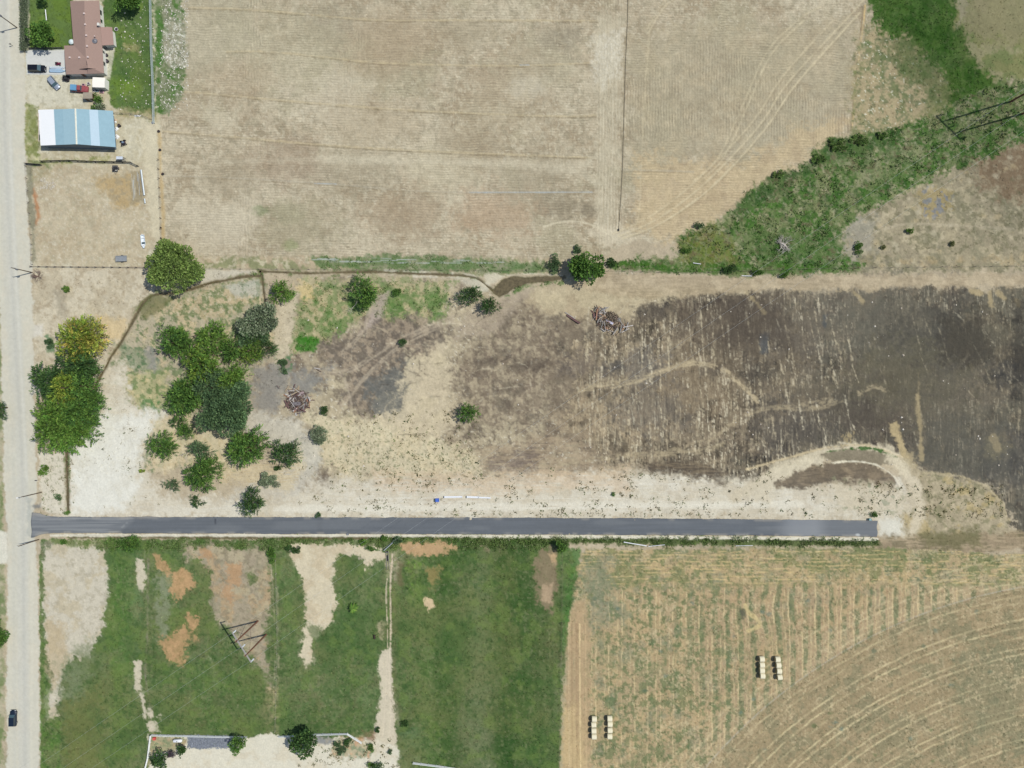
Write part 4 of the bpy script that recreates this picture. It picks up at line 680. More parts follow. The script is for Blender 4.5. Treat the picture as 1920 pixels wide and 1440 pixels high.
m = MB(); m.add([P(x, y) + Vector((0, 0, -.17)) for x, y in POOL], [tuple(range(len(POOL)))]); tag(m.build('pond_water', water), kind='structure')
# ------------------------------------------------------------------ paved lane: raised asphalt with rough edges
def lane_edges(x):
    t = np.interp(x, [58, 62, 75, 85, 95, 105, 480, 800, 1100, 1400, 1646], [961, 960.5, 962, 965.5, 968, 968.8, 969.6, 970, 971, 973.4, 976])
    b = np.interp(x, [58, 62, 68, 75, 85, 100, 200, 500, 800, 1200, 1500, 1646], [1007.5, 1008.5, 1006, 1003, 1000.5, 999.2, 999.6, 1001, 1001.4, 1003, 1005, 1006.4])
    return t, b
xs = np.arange(59, 1646.1, 1.6); t, b = lane_edges(xs)
lf = lambda: np.interp(xs, np.arange(50, 1700, 14), rng.normal(0, .38, len(np.arange(50, 1700, 14))))
e = rng.normal(0, .2, len(xs)) + lf(); e2 = rng.normal(0, .2, len(xs)) + lf(); t = t + e; b = b + e2
NR = 30; v = np.linspace(0, 1, NR + 1)[None, :]
py = t[:, None] + (b - t)[:, None] * v; px = np.repeat(xs[:, None], NR + 1, 1)
wv = np.sin(v * 9.0 + 1.2) * .9; px = px + np.where(px > 1642, wv, 0) + np.where(px < 61, wv * .8, 0)
def n2(px, py, cx, cy, sd):
    r = np.random.default_rng(sd).random((256, 256)) * 2 - 1; u = px / cx; w_ = py / cy; iu = np.floor(u).astype(int); iv = np.floor(w_).astype(int); fu = u - iu; fv = w_ - iv
    fu = fu * fu * (3 - 2 * fu); fv = fv * fv * (3 - 2 * fv); g = lambda a, c: r[c % 256, a % 256]
    return (g(iu, iv) * (1 - fu) + g(iu + 1, iv) * fu) * (1 - fv) + (g(iu, iv + 1) * (1 - fu) + g(iu + 1, iv + 1) * fu) * fv
base = np.array(col(99, 104, 108)); dust = np.array(col(146, 149, 148)); cc = np.broadcast_to(base, px.shape + (3,)).copy()
cc *= (1 + .07 * n2(px, py, 120, 3, 1) + .05 * n2(px, py, 30, 1.6, 2) + .03 * n2(px, py, 4, 4, 3))[..., None]
sm = lambda a, b_, x: (lambda q: q * q * (3 - 2 * q))(np.clip((x - a) / (b_ - a), 0, 1))
def mixin(q, c_): cc[:] = cc + (np.array(c_) - cc) * q[..., None]
curve = 250 - (np.clip(py - 972, 0, 40) / 26) ** 2 * 32
mixin(sm(6, -6, px - curve) * .22, dust)
mixin(sm(6, -3, px - curve) * sm(-.1, .5, n2(px + py * 2, py - (px - 220) * .0, 60, 2.2, 5)) * .5, dust)
mixin(sm(5, 1, np.abs(px - curve + 8)) * sm(0, .4, n2(px, py, 7, 4, 8)) * .5, dust)
mixin(sm(.55, .1, v + 0 * px) * sm(.2, .6, n2(px, py, 20, 3, 15)) * sm(260, 180, px) * .4, dust)
mixin(sm(1446, 1492, px) * sm(1560, 1524, px) * .55, np.array(col(150, 154, 156))); mixin(sm(1500, 1530, px) * .22, dust)
mixin(sm(4, 1, np.hypot((px - 1608) / 1.6, py - 1003)) * .8, np.array(col(200, 204, 200)))
mixin(sm(2.5, .8, np.abs(px - 404.5 - (py - 985) * .06)) * sm(971, 974, py) * sm(985, 981, py) * .7, np.array(col(60, 64, 70)))
mixin(sm(8, 3, np.abs(px - 600)) * .12, np.array(col(60, 64, 70)))
mixin(sm(.22, 0, v) * sm(.0, .6, n2(px, py * 0 + 3, 18, 4, 31)) * .45 + 0 * px, np.array(col(170, 164, 150))); mixin(sm(.8, 1, v) * sm(.0, .6, n2(px, py * 0 + 9, 14, 4, 37)) * .45 + 0 * px, np.array(col(176, 170, 154)))
mixin(sm(.1, .7, n2(px, py, 60, 10, 41)) * .16, dust)
mixin(sm(.03, 0, v) * .3 + sm(.94, 1, v) * .3 + 0 * px, np.array(col(70, 74, 78)))
zz = .07 + .02 * (1 - (2 * v - 1) ** 2) + 0 * px
top = np.stack([(px - 960) * S, (720 - py) * S, zz], -1)
n_, m_ = px.shape; idx = np.arange(n_ * m_).reshape(n_, m_)
F = [np.stack([idx[:-1, :-1], idx[:-1, 1:], idx[1:, 1:], idx[1:, :-1]], -1).reshape(-1, 4)]
per = np.concatenate([idx[:, 0], idx[-1, 1:], idx[::-1, -1][1:], idx[0, ::-1][1:-1]])
V = top.reshape(-1, 3); low = V[per].copy(); low[:, 2] = -.25; nb = len(per); lo_i = len(V) + np.arange(nb)
F.append(np.stack([per, np.roll(per, -1), np.roll(lo_i, -1), lo_i], -1)); V = np.concatenate([V, low]); cv = np.concatenate([cc.reshape(-1, 3), cc.reshape(-1, 3)[per]])
asphalt = attr_mat('asphalt', 'tint', rough=.85, nscale=9, namt=.05, bump=.2, bscale=30, spec=.3)
tag(np_mesh('paved_lane', V, np.concatenate(F), asphalt, np.clip(cv, .01, .9)), kind='structure')
# concrete apron in front of the garage
m = MB(); m.prism([tuple(P(x, y)[:2]) for x, y in ((51, 95), (121.5, 95), (123.5, 140), (90, 140), (52, 139))], -.2, .09)
tag(m.build('driveway', mat('driveway_concrete', col(206, 207, 200), rough=.9, var=.05, scale=.8)), kind='structure')

# ------------------------------------------------------------------ foliage
leaf = attr_mat('foliage', 'tint', rough=.75, nscale=1.5, namt=.12, trans=.28, spec=.12)
bark = mat('bark', col(112, 96, 78), rough=.95, var=.3, scale=6, bump=.5)
deadwood = mat('dead_wood', col(196, 188, 176), rough=.9, var=.2, scale=5)
twig = mat('bare_twig', col(120, 98, 88), rough=.95, var=.25, scale=5)
def unit(a): return a / np.maximum(1e-6, np.linalg.norm(a, axis=-1, keepdims=True))
PAL = {  # photo tones of sunlit leaves: list of (rgb, weight)
 'green': [((96, 132, 62), 3), ((112, 146, 66), 1.5), ((76, 112, 56), 1.5)], 'bright': [((110, 144, 66), 3), ((126, 156, 70), 1.5), ((92, 132, 54), 1.5)],
 'dark': [((78, 108, 60), 3), ((64, 94, 54), 2), ((96, 126, 66), 1)], 'blue': [((94, 122, 82), 3), ((82, 108, 74), 2), ((112, 138, 92), 1.4)],
 'grey': [((134, 148, 116), 3), ((152, 162, 134), 1.5), ((108, 128, 94), 1.5)], 'yellow': [((160, 170, 72), 2), ((136, 160, 64), 2), ((104, 134, 58), 1.5)],
 'orange': [((200, 166, 88), .7), ((172, 176, 78), 2), ((140, 164, 70), 3), ((102, 136, 60), 2.4)], 'lime': [((138, 160, 68), 1.6), ((108, 142, 62), 2), ((90, 126, 56), 2)],
 'willow': [((128, 152, 80), 3), ((114, 140, 74), 2), ((144, 164, 92), 1)], 'brushy': [((118, 152, 78), 2), ((104, 140, 68), 2), ((150, 156, 114), 1), ((136, 160, 88), 1)], 'purple': [((98, 84, 92), 2), ((80, 74, 78), 1)], 'olive': [((126, 132, 84), 3), ((146, 146, 98), 1), ((104, 114, 70), 1)]}
STY = {'spray': (.78, .30, 9.0), 'fine': (.48, .27, 15.0), 'broad': (.62, .40, 10.0), 'tuft': (.42, .22, 16.0)}
def pal_cols(name, n):
    p = PAL[name]; w_ = np.array([q[1] for q in p], float); k = rng.choice(len(p), n, p=w_ / w_.sum()); t = np.array([col(*q[0], k=.86) for q in p]); return t[k]
def cards(pos, axis_, L, W, cols_, jit=.22):
    n = len(pos); side = unit(np.cross(axis_, rng.normal(size=(n, 3)))); L = L[:, None]; W = W[:, None]
    V = np.stack([pos, pos + axis_ * L * .5 + side * W * .5, pos + axis_ * L, pos + axis_ * L * .5 - side * W * .5], 1).reshape(-1, 3)
    F = np.arange(4 * n).reshape(n, 4); c_ = cols_ * (1 + jit * rng.normal(size=(n, 1))).clip(.45, 1.6)
    return V, F, np.repeat(c_, 4, 0)
def crown_mesh(rx, ry, zc, rz, style, pal, nl=None, dens=1.0, gap=0.0):
    L0, W0, D = STY[style]; a = math.sqrt(rx * ry); L0 = L0 * min(1.15, max(.5, a / 5)); W0 = W0 * min(1.15, max(.55, a / 5))
    nl = nl or int(8 + a * 5); th = rng.uniform(0, 2 * math.pi, nl); q = np.sqrt(rng.uniform(0.02, 1, nl)) * .80
    lr = rng.uniform(.15, .34, nl) * a; lc = np.stack([np.cos(th) * q * rx, np.sin(th) * q * ry, zc + (rng.uniform(-.55, .6, nl)) * rz * (1 - .75 * q ** 1.5)], -1)
    f1, f2, f3 = rng.uniform(0, 6.28, 3); ff = 1 + .11 * np.sin(2 * th + f1) + .10 * np.sin(3 * th + f2) + .09 * np.sin(5 * th + f3); lc[:, 0] *= ff; lc[:, 1] *= ff
    lc[0] = (0, 0, zc + rz * .2); lr[0] = a * .46; lr = np.minimum(lr, np.maximum(rz * 1.0, .3))
    n = int(4 * math.pi * rx * ry * D * dens / (L0 / .7) + 60); pk = rng.choice(nl, n, p=lr ** 2 / (lr ** 2).sum())
    d = unit(rng.normal(size=(n, 3)) + np.array([0, 0, .35])); rad = lr[pk][:, None] * (1 - .38 * rng.random((n, 1)) ** 2)
    pos = lc[pk] + d * rad * np.array([1, 1, .85]); rel = pos - np.array([0, 0, zc]); rel[:, 2] *= .6
    ax = unit(d * .8 + unit(rel) * .35 + rng.normal(size=(n, 3)) * .45 + np.array([0, 0, -.05]))
    if style == 'spray':                                                            # feathery sprays: leaflets set along a drooping twig, paler at the tip
        K = 7; m_ = max(30, n // 5); pos, ax, pk = pos[:m_], ax[:m_], pk[:m_]; up = unit(np.cross(ax, unit(rng.normal(size=(m_, 3)) * .5 + np.array([0, 0, 1.0]))))
        LS = L0 * 1.9 * rng.uniform(.6, 1.25, (m_, 1)); ps, as_, tn = [], [], []; base_c = pal_cols(pal, m_); bt = (1 + .2 * rng.normal(size=(m_, 1))).clip(.5, 1.5)
        for k in range(K):
            t = k / (K - 1); sgn = 1 if k % 2 else -1; dr = np.array([0, 0, -.35]) * t * t
            ps.append(pos + ax * LS * t * .8 + dr * LS); as_.append(unit(ax + up * sgn * (.75 if k < K - 1 else 0) + dr + rng.normal(size=(m_, 3)) * .12)); tn.append(bt * (.72 + .42 * t))
        pos = np.concatenate(ps); ax = np.concatenate(as_); tone_ = np.concatenate(tn); pk = np.tile(pk, K); n = len(pos); pos[:, 2] = np.maximum(pos[:, 2], .12)
        cl = np.tile(base_c, (K, 1))
        if pal in ('orange', 'lime'):
            lm = np.array([pal_cols(pal, 1)[0] for _ in range(nl)]); cl = cl * .6 + lm[pk] * .4
        cl = cl * tone_ * (1 + .13 * rng.normal(size=nl))[pk][:, None]
        return cards(pos, ax, np.tile(LS[:, 0], K) * .42 * rng.uniform(.8, 1.2, n), np.tile(LS[:, 0], K) * .19, cl, .08), lc, lr
    pos[:, 2] = np.maximum(pos[:, 2], .12)
    tone = (1 + .16 * rng.normal(size=nl))[pk][:, None]
    cl = pal_cols(pal, n); 
    if pal in ('orange', 'lime'):
        lm = np.array([pal_cols(pal, 1)[0] for _ in range(nl)]); cl = cl * .5 + lm[pk] * .5
    s_ = (1 + .35 * rng.normal(size=n)).clip(.45, 1.8)
    return cards(pos, ax, L0 * s_, W0 * s_, cl * tone), lc, lr
def plant(px, py, rxp, ryp, h, style, pal, name, cat, label, group=None, trunk=True, dens=1.0, base=None, dead=None):
    """a tree or shrub whose crown centre stands over plan position (px, py); rxp, ryp = crown radii in photo pixels"""
    zc = h * .56; rz = h * .44; p = P(px, py, zc); rx, ry = rxp * S * (CH - zc) / CH, ryp * S * (CH - zc) / CH
    g = gz(960 + p.x / S, 720 - p.y / S); o = thing(name, (p.x, p.y, g), 0, label, cat, group)
    (V, F, c_), lc, lr = crown_mesh(rx, ry, zc, rz, style, pal, dens=dens)
    np_mesh('crown' if name.endswith('tree') else 'foliage', V, F, leaf, c_, parent=o)
    m = MB(); r0 = max(.05, .045 * h)
    if name.endswith('tree'):
        m.tube([(0, 0, -.2), (.04 * h, .02 * h, h * .2), (0, .02 * h, h * .42), (-.03 * h, 0, h * .72)], [r0 * 1.25, r0, r0 * .7, r0 * .2], 8)
        for k in rng.choice(len(lc), min(6, len(lc)), replace=False):
            c = lc[k]; m.tube([(0, 0, h * rnd.uniform(.2, .35)), (c[0] * .5, c[1] * .5, (h * .3 + c[2]) * .5), tuple(c)], [r0 * .55, r0 * .38, r0 * .1], 6)
        m.build('trunk', bark, o)
    else:
        for k in range(5):
            a = rnd.uniform(0, 6.28); m.tube([(0, 0, -.1), (rx * .25 * math.cos(a), ry * .25 * math.sin(a), h * .3), (rx * .6 * math.cos(a), ry * .6 * math.sin(a), h * .6)], [r0 * .5, r0 * .35, r0 * .1], 5)
        m.build('stem', bark, o)
    if dead:
        dx, dy, L = dead; b = MB(); twigs(b, Vector((dx * S, -dy * S, h * .35)), Vector((dx, -dy, 4)).normalized(), L, .07, 4); b.build('dead_branch', deadwood, o)
    return o
def twigs(b, p, d, L, r, depth, n=5):
    q = p + d * L * .5 + Vector((rnd.uniform(-.1, .1), rnd.uniform(-.1, .1), rnd.uniform(-.05, .05))) * L; e = q + (d + Vector((rnd.uniform(-.4, .4), rnd.uniform(-.4, .4), rnd.uniform(-.15, .1)))).normalized() * L * .5
    e.z = max(e.z, .05); b.tube([p, q, e], [r, r * .75, r * .4], n, caps=False)
    if depth > 0:
        for k in range(3):
            t = rnd.choice([q, e, (q + e) / 2]); nd = (d + Vector((rnd.uniform(-1, 1), rnd.uniform(-1, 1), rnd.uniform(-.25, .35)))).normalized()
            twigs(b, t, nd, L * rnd.uniform(.5, .75), r * .55, depth - 1, 4)
TREES = [
 (325, 502, 53, 47, 9, 'fine', 'willow', 'large round pale green tree at the end of the corral fence beside the ditch'),
 (148, 636, 44, 44, 8, 'spray', 'orange', 'tree with yellow green and orange tinged leaves at the top of the roadside row'),
 (148, 690, 40, 32, 7.5, 'spray', 'dark', 'dark green tree directly below the orange tinged one in the roadside row'),
 (97, 714, 33, 36, 7.5, 'spray', 'dark', 'dark green tree nearest the gravel road, left of the yellow leaved one'),
 (124, 728, 24, 32, 10.8, 'spray', 'yellow', 'yellow green tree in the middle of the roadside row'),
 (157, 724, 32, 36, 8, 'spray', 'green', 'green tree on the ditch side of the yellow green one in the roadside row'),
 (108, 782, 43, 42, 9, 'spray', 'bright', 'broad bright green tree below the yellow one in the roadside row'),
 (148, 776, 41, 46, 8.5, 'spray', 'green', 'broad green tree overhanging the pale yard in the roadside row'),
 (122, 812, 52, 34, 8, 'spray', 'bright', 'lowest bright green tree of the roadside row, over the straight brown ditch'),
 (326, 643, 34, 31, 6, 'spray', 'green', 'single round green tree standing left of the main grove, below the diagonal ditch'),
 (398, 632, 29, 27, 6, 'spray', 'bright', 'bright green tree at the top of the main grove'),
 (434, 658, 24, 25, 6, 'spray', 'green', 'mid green tree between the top of the grove and the grey green tree'),
 (378, 684, 38, 32, 7.5, 'spray', 'lime', 'yellowish green tree in the upper middle of the grove'),
 (345, 748, 33, 42, 7, 'spray', 'green', 'tall crowned green tree on the left side of the grove'),
 (392, 722, 36, 30, 8, 'spray', 'blue', 'blue green tree in the centre of the grove'),
 (421, 766, 50, 50, 9.5, 'fine', 'blue', 'biggest dark blue green tree at the lower right of the grove'),
 (434, 715, 29, 27, 7, 'spray', 'bright', 'bright green tree on the right edge of the grove above the biggest one'),
 (486, 600, 36, 30, 7, 'fine', 'grey', 'grey green tree at the upper right of the grove beside the sandy path'),
 (474, 634, 32, 20, 6, 'fine', 'blue', 'low blue grey tree just under the grey green one'),
 (503, 652, 16, 17, 5, 'spray', 'dark', 'small dark tree tucked right of the bright one beside the sandy path'),
 (470, 658, 24, 24, 6, 'spray', 'lime', 'bright yellow green tree under the grey green one'),
 (530, 546, 23, 22, 6, 'spray', 'bright', 'bright green tree at the end of the short side ditch'),
 (682, 546, 25, 29, 6.5, 'spray', 'green', 'oval green tree with a bleached dead limb at its foot'),
 (884, 556, 25, 17, 5, 'spray', 'dark', 'upper left one of the touching pair of dark trees by the muddy pool'),
 (918, 572, 20, 18, 5, 'spray', 'dark', 'lower right one of the touching pair of dark trees by the muddy pool'),
 (1102, 504, 36, 28, 7.5, 'broad', 'green', 'broad dense green tree on the ditch bank below the stubble field corner'),
 (879, 773, 20, 20, 5.5, 'spray', 'green', 'lone round tree in the middle of the dusty lot'),
 (302, 837, 27, 24, 4.5, 'spray', 'green', 'rounded green tree on the pale yard left of the two joined ones'),
 (379, 888, 31, 32, 5.5, 'spray', 'green', 'green tree with a long double crown in the straw patch'),
 (376, 842, 24, 17, 4.5, 'spray', 'blue', 'smaller tree joined above the double crowned one, with bare grey twigs'),
 (464, 838, 40, 31, 5.5, 'spray', 'green', 'wide green tree just below the biggest blue green one'),
 (536, 850, 26, 24, 5, 'spray', 'dark', 'dark compact tree right of the wide one'),
 (472, 938, 22, 27, 5.5, 'spray', 'dark', 'dark tree closest to the top edge of the paved lane'),
 (347, 808, 17, 20, 4, 'spray', 'green', 'small tree hanging below the left side of the grove'),
 (78, 62, 25, 26, 7, 'broad', 'green', 'round tree on the front lawn of the brown roofed house'),
 (236, 0, 31, 19, 8, 'broad', 'green', 'big tree behind the brown roofed house at the top edge'),
 (567, 1395, 26, 27, 7, 'broad', 'dark', 'largest round tree growing through the white fence'),
 (444, 1397, 17, 19, 5.5, 'broad', 'green', 'smaller round tree on the grey stone bed by the white fence'),
 (297, 1426, 15, 19, 5, 'broad', 'dark', 'dark leafy tree at the bottom edge inside the white fence corner'),
 (340, 1408, 10.5, 12, 4, 'broad', 'dark', 'small round dark tree beside the purple leaved shrub'),
 (1052, 1023, 12, 12, 4, 'broad', 'green', 'small round tree below the paved lane at the top of the bright green strip'),
 (240, 1018, 19, 17, 3.4, 'spray', 'green', 'bushy tree by the ditch below the paved lane'),
]
for t in TREES:
    px, py, rx, ry, h, st, pal, lab = t
    dead = (-14, 18, 2.2) if 'bleached dead limb' in lab else ((-18, 4, 1.8) if 'bare grey twigs' in lab else None)
    grp = 'trees of the roadside row' if 'roadside row' in lab else ('trees of the grove' if 'grove' in lab else 'single trees on the lots')
    plant(px, py, rx, ry, h, st, pal, 'leafy_tree', 'tree', lab, grp, dead=dead)
BUSHES = [
 (743, 549, 10, 9, 2.2, 'tuft', 'green', 'small round green bush right of the oval tree'), (756, 642, 8, 8, 2.2, 'tuft', 'dark', 'small dark bush alone on the brown scraped ground'),
 (82, 883, 11, 11, 2, 'broad', 'bright', 'bright green bush beside the gravel road below the roadside row'), (266, 883, 6.5, 4, .8, 'tuft', 'yellow', 'tiny yellow green bush on the pale yard'),
 (598, 816, 21, 17, 2.6, 'fine', 'grey', 'grey green shrub with bleached twigs below the scrap heap'), (608, 770, 10, 9, 2, 'tuft', 'dark', 'small dark bush right of the left debris heap'),
 (507, 902, 23, 14, 2.4, 'fine', 'grey', 'low grey green shrub between the straw patch and the lane'), (370, 938, 15, 12, 2, 'spray', 'dark', 'small dark shrub below the double crowned tree'),
 (320, 909, 16, 12, 1.8, 'spray', 'blue', 'spreading dark shrub left of the double crowned tree'), (519, 878, 9, 5, .9, 'tuft', 'dark', 'flat little shrub in the straw between two trees'),
 (330, 790, 15, 11, 2.4, 'spray', 'dark', 'dark undergrowth bush on the lower left of the grove'), (184, 186, 9, 9, 2.6, 'broad', 'green', 'green bush next to the small brown shed'), (186, 203, 13, 11, 2.4, 'fine', 'grey', 'blue grey shrub against the metal barn'), (178, 206, 9, 8, 2.2, 'broad', 'green', 'green shrub touching the top edge of the metal barn'),
 (323, 1413, 8.5, 8, 2.6, 'broad', 'purple', 'purple leaved shrub inside the white fence'), (708, 1438, 11, 8, 2.5, 'broad', 'dark', 'dark round bush at the bottom edge beside the dirt track'), (695, 1436, 9, 7, 1.2, 'tuft', 'bright', 'pale green bush touching the dark one at the bottom edge'),
 (1708, 434, 9, 6, 1.2, 'tuft', 'bright', 'yellow green bush in the dry scrub east of the creek'), (1786, 457, 6, 6, 1.0, 'tuft', 'olive', 'round olive bush farthest right in the dry scrub'), (1657, 463, 4.5, 6, 1.0, 'tuft', 'olive', 'small olive bush left of the yellow green one in the scrub'), (1611, 467, 8, 17, 1.2, 'tuft', 'green', 'upright green bush on the edge of the creek thicket'),
 (1040, 492, 12, 18, 1.8, 'fine', 'blue', 'blue green shrub on the ditch bank left of the broad tree'), (1084, 468, 10, 8, 1.2, 'fine', 'blue', 'low blue green shrub at the field edge above the broad tree'), (1145, 493, 10, 9, 1.6, 'broad', 'dark', 'dark shrub touching the right of the broad ditch bank tree'),
 (123, 542, 9, 6, 1.2, 'tuft', 'bright', 'lone light green bush on the dirt beside the roadside row'), (93, 644, 9, 15, 1.0, 'tuft', 'blue', 'blue green weed bush on the road side of the orange tree'),
 (596, 966, 6, 7, 1.0, 'tuft', 'blue', 'teal green bush on the top edge of the paved lane'), (1151, 927, 4, 4, .9, 'tuft', 'green', 'single round weed bush on the pale shoulder'), (1638, 965, 7, 6, .9, 'tuft', 'green', 'green bush above the east end of the paved lane'),
 (1571, 270, 21, 15, .9, 'tuft', 'brushy', 'large bush at the northwest point of the creek thicket'), (1612, 262, 20, 12, .9, 'tuft', 'brushy', 'second bush along the upper creek edge'), (1652, 254, 18, 9, .8, 'tuft', 'brushy', 'third bush along the upper creek edge'), (1536, 298, 17, 10, .8, 'tuft', 'brushy', 'bush on the sloping upper edge of the creek thicket'), (1460, 326, 15, 8, .8, 'tuft', 'brushy', 'bush where the thicket meets the wheel tracks field'), (1310, 423, 9, 7, 1.4, 'tuft', 'blue', 'blue green bush at the west tip of the creek thicket'), (1288, 470, 9, 7, 1.2, 'tuft', 'green', 'low bush at the west tip of the thicket near the ditch'), (1368, 505, 16, 8, 1.6, 'fine', 'dark', 'dark bush on the lower edge of the creek thicket'), (1470, 516, 9, 6, 1.2, 'fine', 'green', 'small bush poking out of the lower thicket edge'), (1420, 512, 12, 6, 1.3, 'fine', 'green', 'green bush on the ditch line below the dead tree'),
 (530, 682, 11, 9, 1.1, 'fine', 'blue', 'blue green shrub on the grey burned ground'), (535, 696, 6, 6, .9, 'fine', 'blue', 'little blue green shrub under its twin on the burned ground'), (680, 1016, 7, 7, 1.2, 'broad', 'bright', 'bright bush on the ditch below the lane'), (695, 1028, 9, 6, 1.1, 'tuft', 'green', 'low bush below the bright one on the ditch'), (510, 1040, 9, 16, 1.6, 'fine', 'green', 'tall weed bush at the head of the faint pasture track'), (550, 1030, 16, 8, 1.3, 'fine', 'dark', 'dark weed bush at the top of the bare tan strip'), (745, 1013, 12, 8, 1.5, 'fine', 'blue', 'leafy bush over the ditch gate'), (720, 1010, 9, 6, 1.3, 'fine', 'green', 'leafy bush left of the ditch gate'),
 (632, 1396, 9, 7, 1.0, 'tuft', 'blue', 'weedy bush below the white fence corner'), (651, 1393, 10, 9, 1.1, 'tuft', 'dark', 'dark weedy bush right below the white fence'), (641, 1408, 11, 8, 1.0, 'tuft', 'blue', 'weedy bush lowest of the three by the white fence'), (696, 1402, 8, 7, 1.0, 'tuft', 'green', 'green bush at the left edge of the track mouth'), (707, 1369, 5, 7, .9, 'tuft', 'dark', 'bush on the left rim of the widening track'), (731, 1410, 6, 5, .9, 'tuft', 'blue', 'bush in the mouth of the track'), (758, 1357, 8, 9, 1.0, 'tuft', 'dark', 'dark bush right of the bottom of the track'),
 (118, 1016, 11, 5, 1.0, 'fine', 'green', 'green bush by the lane junction below the asphalt flare'), (110, 932, 9, 6, 1.0, 'fine', 'blue', 'blue green bush beside the lower straight ditch'), (126, 962, 8, 4, .8, 'tuft', 'green', 'green bush at the lower end of the straight ditch'), (88, 1015, 0, 0, 0, '', '', '')]
for t in BUSHES:
    px, py, rx, ry, h, st, pal, lab = t
    if not rx: continue
    plant(px, py, rx, ry, h, st, pal, 'shrub', 'shrub', lab, 'bushes and shrubs', dead=(-13, 3, 1.6) if 'bleached twigs' in lab else None, dens=.9)
plant(1, 765, 8, 26, 5, 'spray', 'dark', 'leafy_tree', 'tree', 'dark tree cut off by the left edge beyond the gravel road', 'single trees on the lots')
plant(-6, 1190, 14, 40, 3, 'fine', 'green', 'shrub', 'shrub', 'long green bush at the left edge beside the gravel road', 'bushes and shrubs')
plant(78, 0, 12, 7, 4, 'broad', 'dark', 'leafy_tree', 'tree', 'small dark tree at the top edge on the front lawn', 'single trees on the lots')
# hedge on the road side of the front lawn
o = thing('hedge', P(48, 46), 0, 'clipped grey green hedge between the gravel road and the front lawn', 'hedge')
n = 4200; pos = np.stack([rng.uniform(-1.0, 1.0, n) , rng.uniform(-8.3, 8.3, n), np.abs(rng.normal(1.0, .28, n))], -1); ax = unit(rng.normal(size=(n, 3)) + np.array([0, 0, .5]))
V, F, c_ = cards(pos, ax, rng.uniform(.2, .45, n), rng.uniform(.12, .25, n), pal_cols('grey', n) * .8); np_mesh('foliage', V, F, leaf, c_, parent=o)
m = MB()
for k in range(12): m.tube([(0, -8 + k * 1.45, -.1), (rnd.uniform(-.3, .3), -8 + k * 1.45, .9)], [.05, .02], 5)
m.tube([(0, -8.1, .3), (0, 8.0, .3)], .03, 5); m.build('stem', bark, o)
# star shaped young plant in the pasture
o = thing('leafy_plant', P(663, 1139), 0, 'star shaped plant with long radiating green fronds alone in the pasture', 'plant'); m = []
V = []; F = []; c_ = []
for k in range(17):
    a = k * 2.39996; L = rnd.uniform(1.3, 2.1); el = rnd.uniform(.3, .9); prev = Vector((0, 0, 1.3)); pts = []
    for j in range(6):
        t = j / 5; pts.append(Vector((math.cos(a) * L * t, math.sin(a) * L * t, 1.3 + el * t * 1.5 - 1.6 * t * t)))
    for j in range(6):
        wd = .24 * math.sin(math.pi * (.12 + .85 * j / 5)); s_ = Vector((-math.sin(a), math.cos(a), 0)) * wd; V += [pts[j] + s_, pts[j] - s_]
    b0_ = len(V) - 12
    for j in range(5): F.append((b0_ + 2 * j, b0_ + 2 * j + 1, b0_ + 2 * j + 3, b0_ + 2 * j + 2))
    c_ += [pal_cols('bright', 1)[0] * rnd.uniform(.7, 1.2)] * 12
np_mesh('frond', np.array(V), np.array(F), leaf, np.array(c_), parent=o); m = MB(); m.tube([(0, 0, -.1), (0, 0, 1.32)], [.1, .06]); m.build('stem', bark, o)
# bleached fallen tree in the creek thicket, leafless shrub by the fence corner
o = thing('dead_tree', P(1467, 459), 0, 'bleached fallen dead tree lying in the green creek thicket', 'dead tree'); b = MB()
b.tube([(-1.6, 1.2, .25), (.2, 0, .45), (1.6, -1.4, .4)], [.12, .3, .18], 8); b.build('trunk', deadwood, o); b = MB()
for k in range(16):
    a = rnd.uniform(0, 6.28); twigs(b, Vector((rnd.uniform(-.8, .9), rnd.uniform(-.7, .6), .4)), Vector((math.cos(a), math.sin(a), .15)), 1.5, .085, 3)
b.build('branch', deadwood, o)
o = thing('bare_shrub', P(73, 518), 0, 'leafless brown shrub at the foot of the utility pole by the corral fence', 'shrub'); b = MB()
for k in range(20):
    a = rnd.uniform(0, 6.28); twigs(b, Vector((0, 0, .1)), Vector((math.cos(a), math.sin(a), .5)), 1.1, .05, 3)
b.build('branch', twig, o)
# ------------------------------------------------------------------ ground cover
def tufts(name, n, bbox, mask, size, spread, k, colf, kind_label=None, jit=.2, hmul=1.0):
    X = rng.uniform(bbox[0], bbox[2], n); Y = rng.uniform(bbox[1], bbox[3], n)
    j = np.searchsorted(PX, X).clip(0, GW - 1); i = np.searchsorted(PY, Y).clip(0, GH - 1)
    keep = rng.random(n) < mask(X, Y, i, j); X, Y, i, j = X[keep], Y[keep], i[keep], j[keep]; n = len(X)
    s_ = size[0] + (size[1] - size[0]) * rng.random(n) ** 1.6
    xw = XW[i, j] + (X - PX[j]) * S; yw = YW[i, j] - (Y - PY[i]) * S; zw = Z[i, j]
    R = lambda a: np.repeat(a, k, 0)
    off = rng.normal(size=(n * k, 3)) * R(s_)[:, None] * spread * np.array([1, 1, 0]); pos = R(np.stack([xw, yw, zw - .02], -1)) + off
    ax = unit(rng.normal(size=(n * k, 3)) * np.array([1, 1, .3]) + np.array([0, 0, .75 * hmul]))
    return np_mesh(name, *(lambda v: (v[0], v[1], leaf, v[2]))(cards(pos, ax, R(s_) * rng.uniform(.6, 1.2, n * k), R(s_) * rng.uniform(.35, .7, n * k), R(colf(X, Y, i, j)), jit)))
def own(i, j, X, Y): return G[i, j]
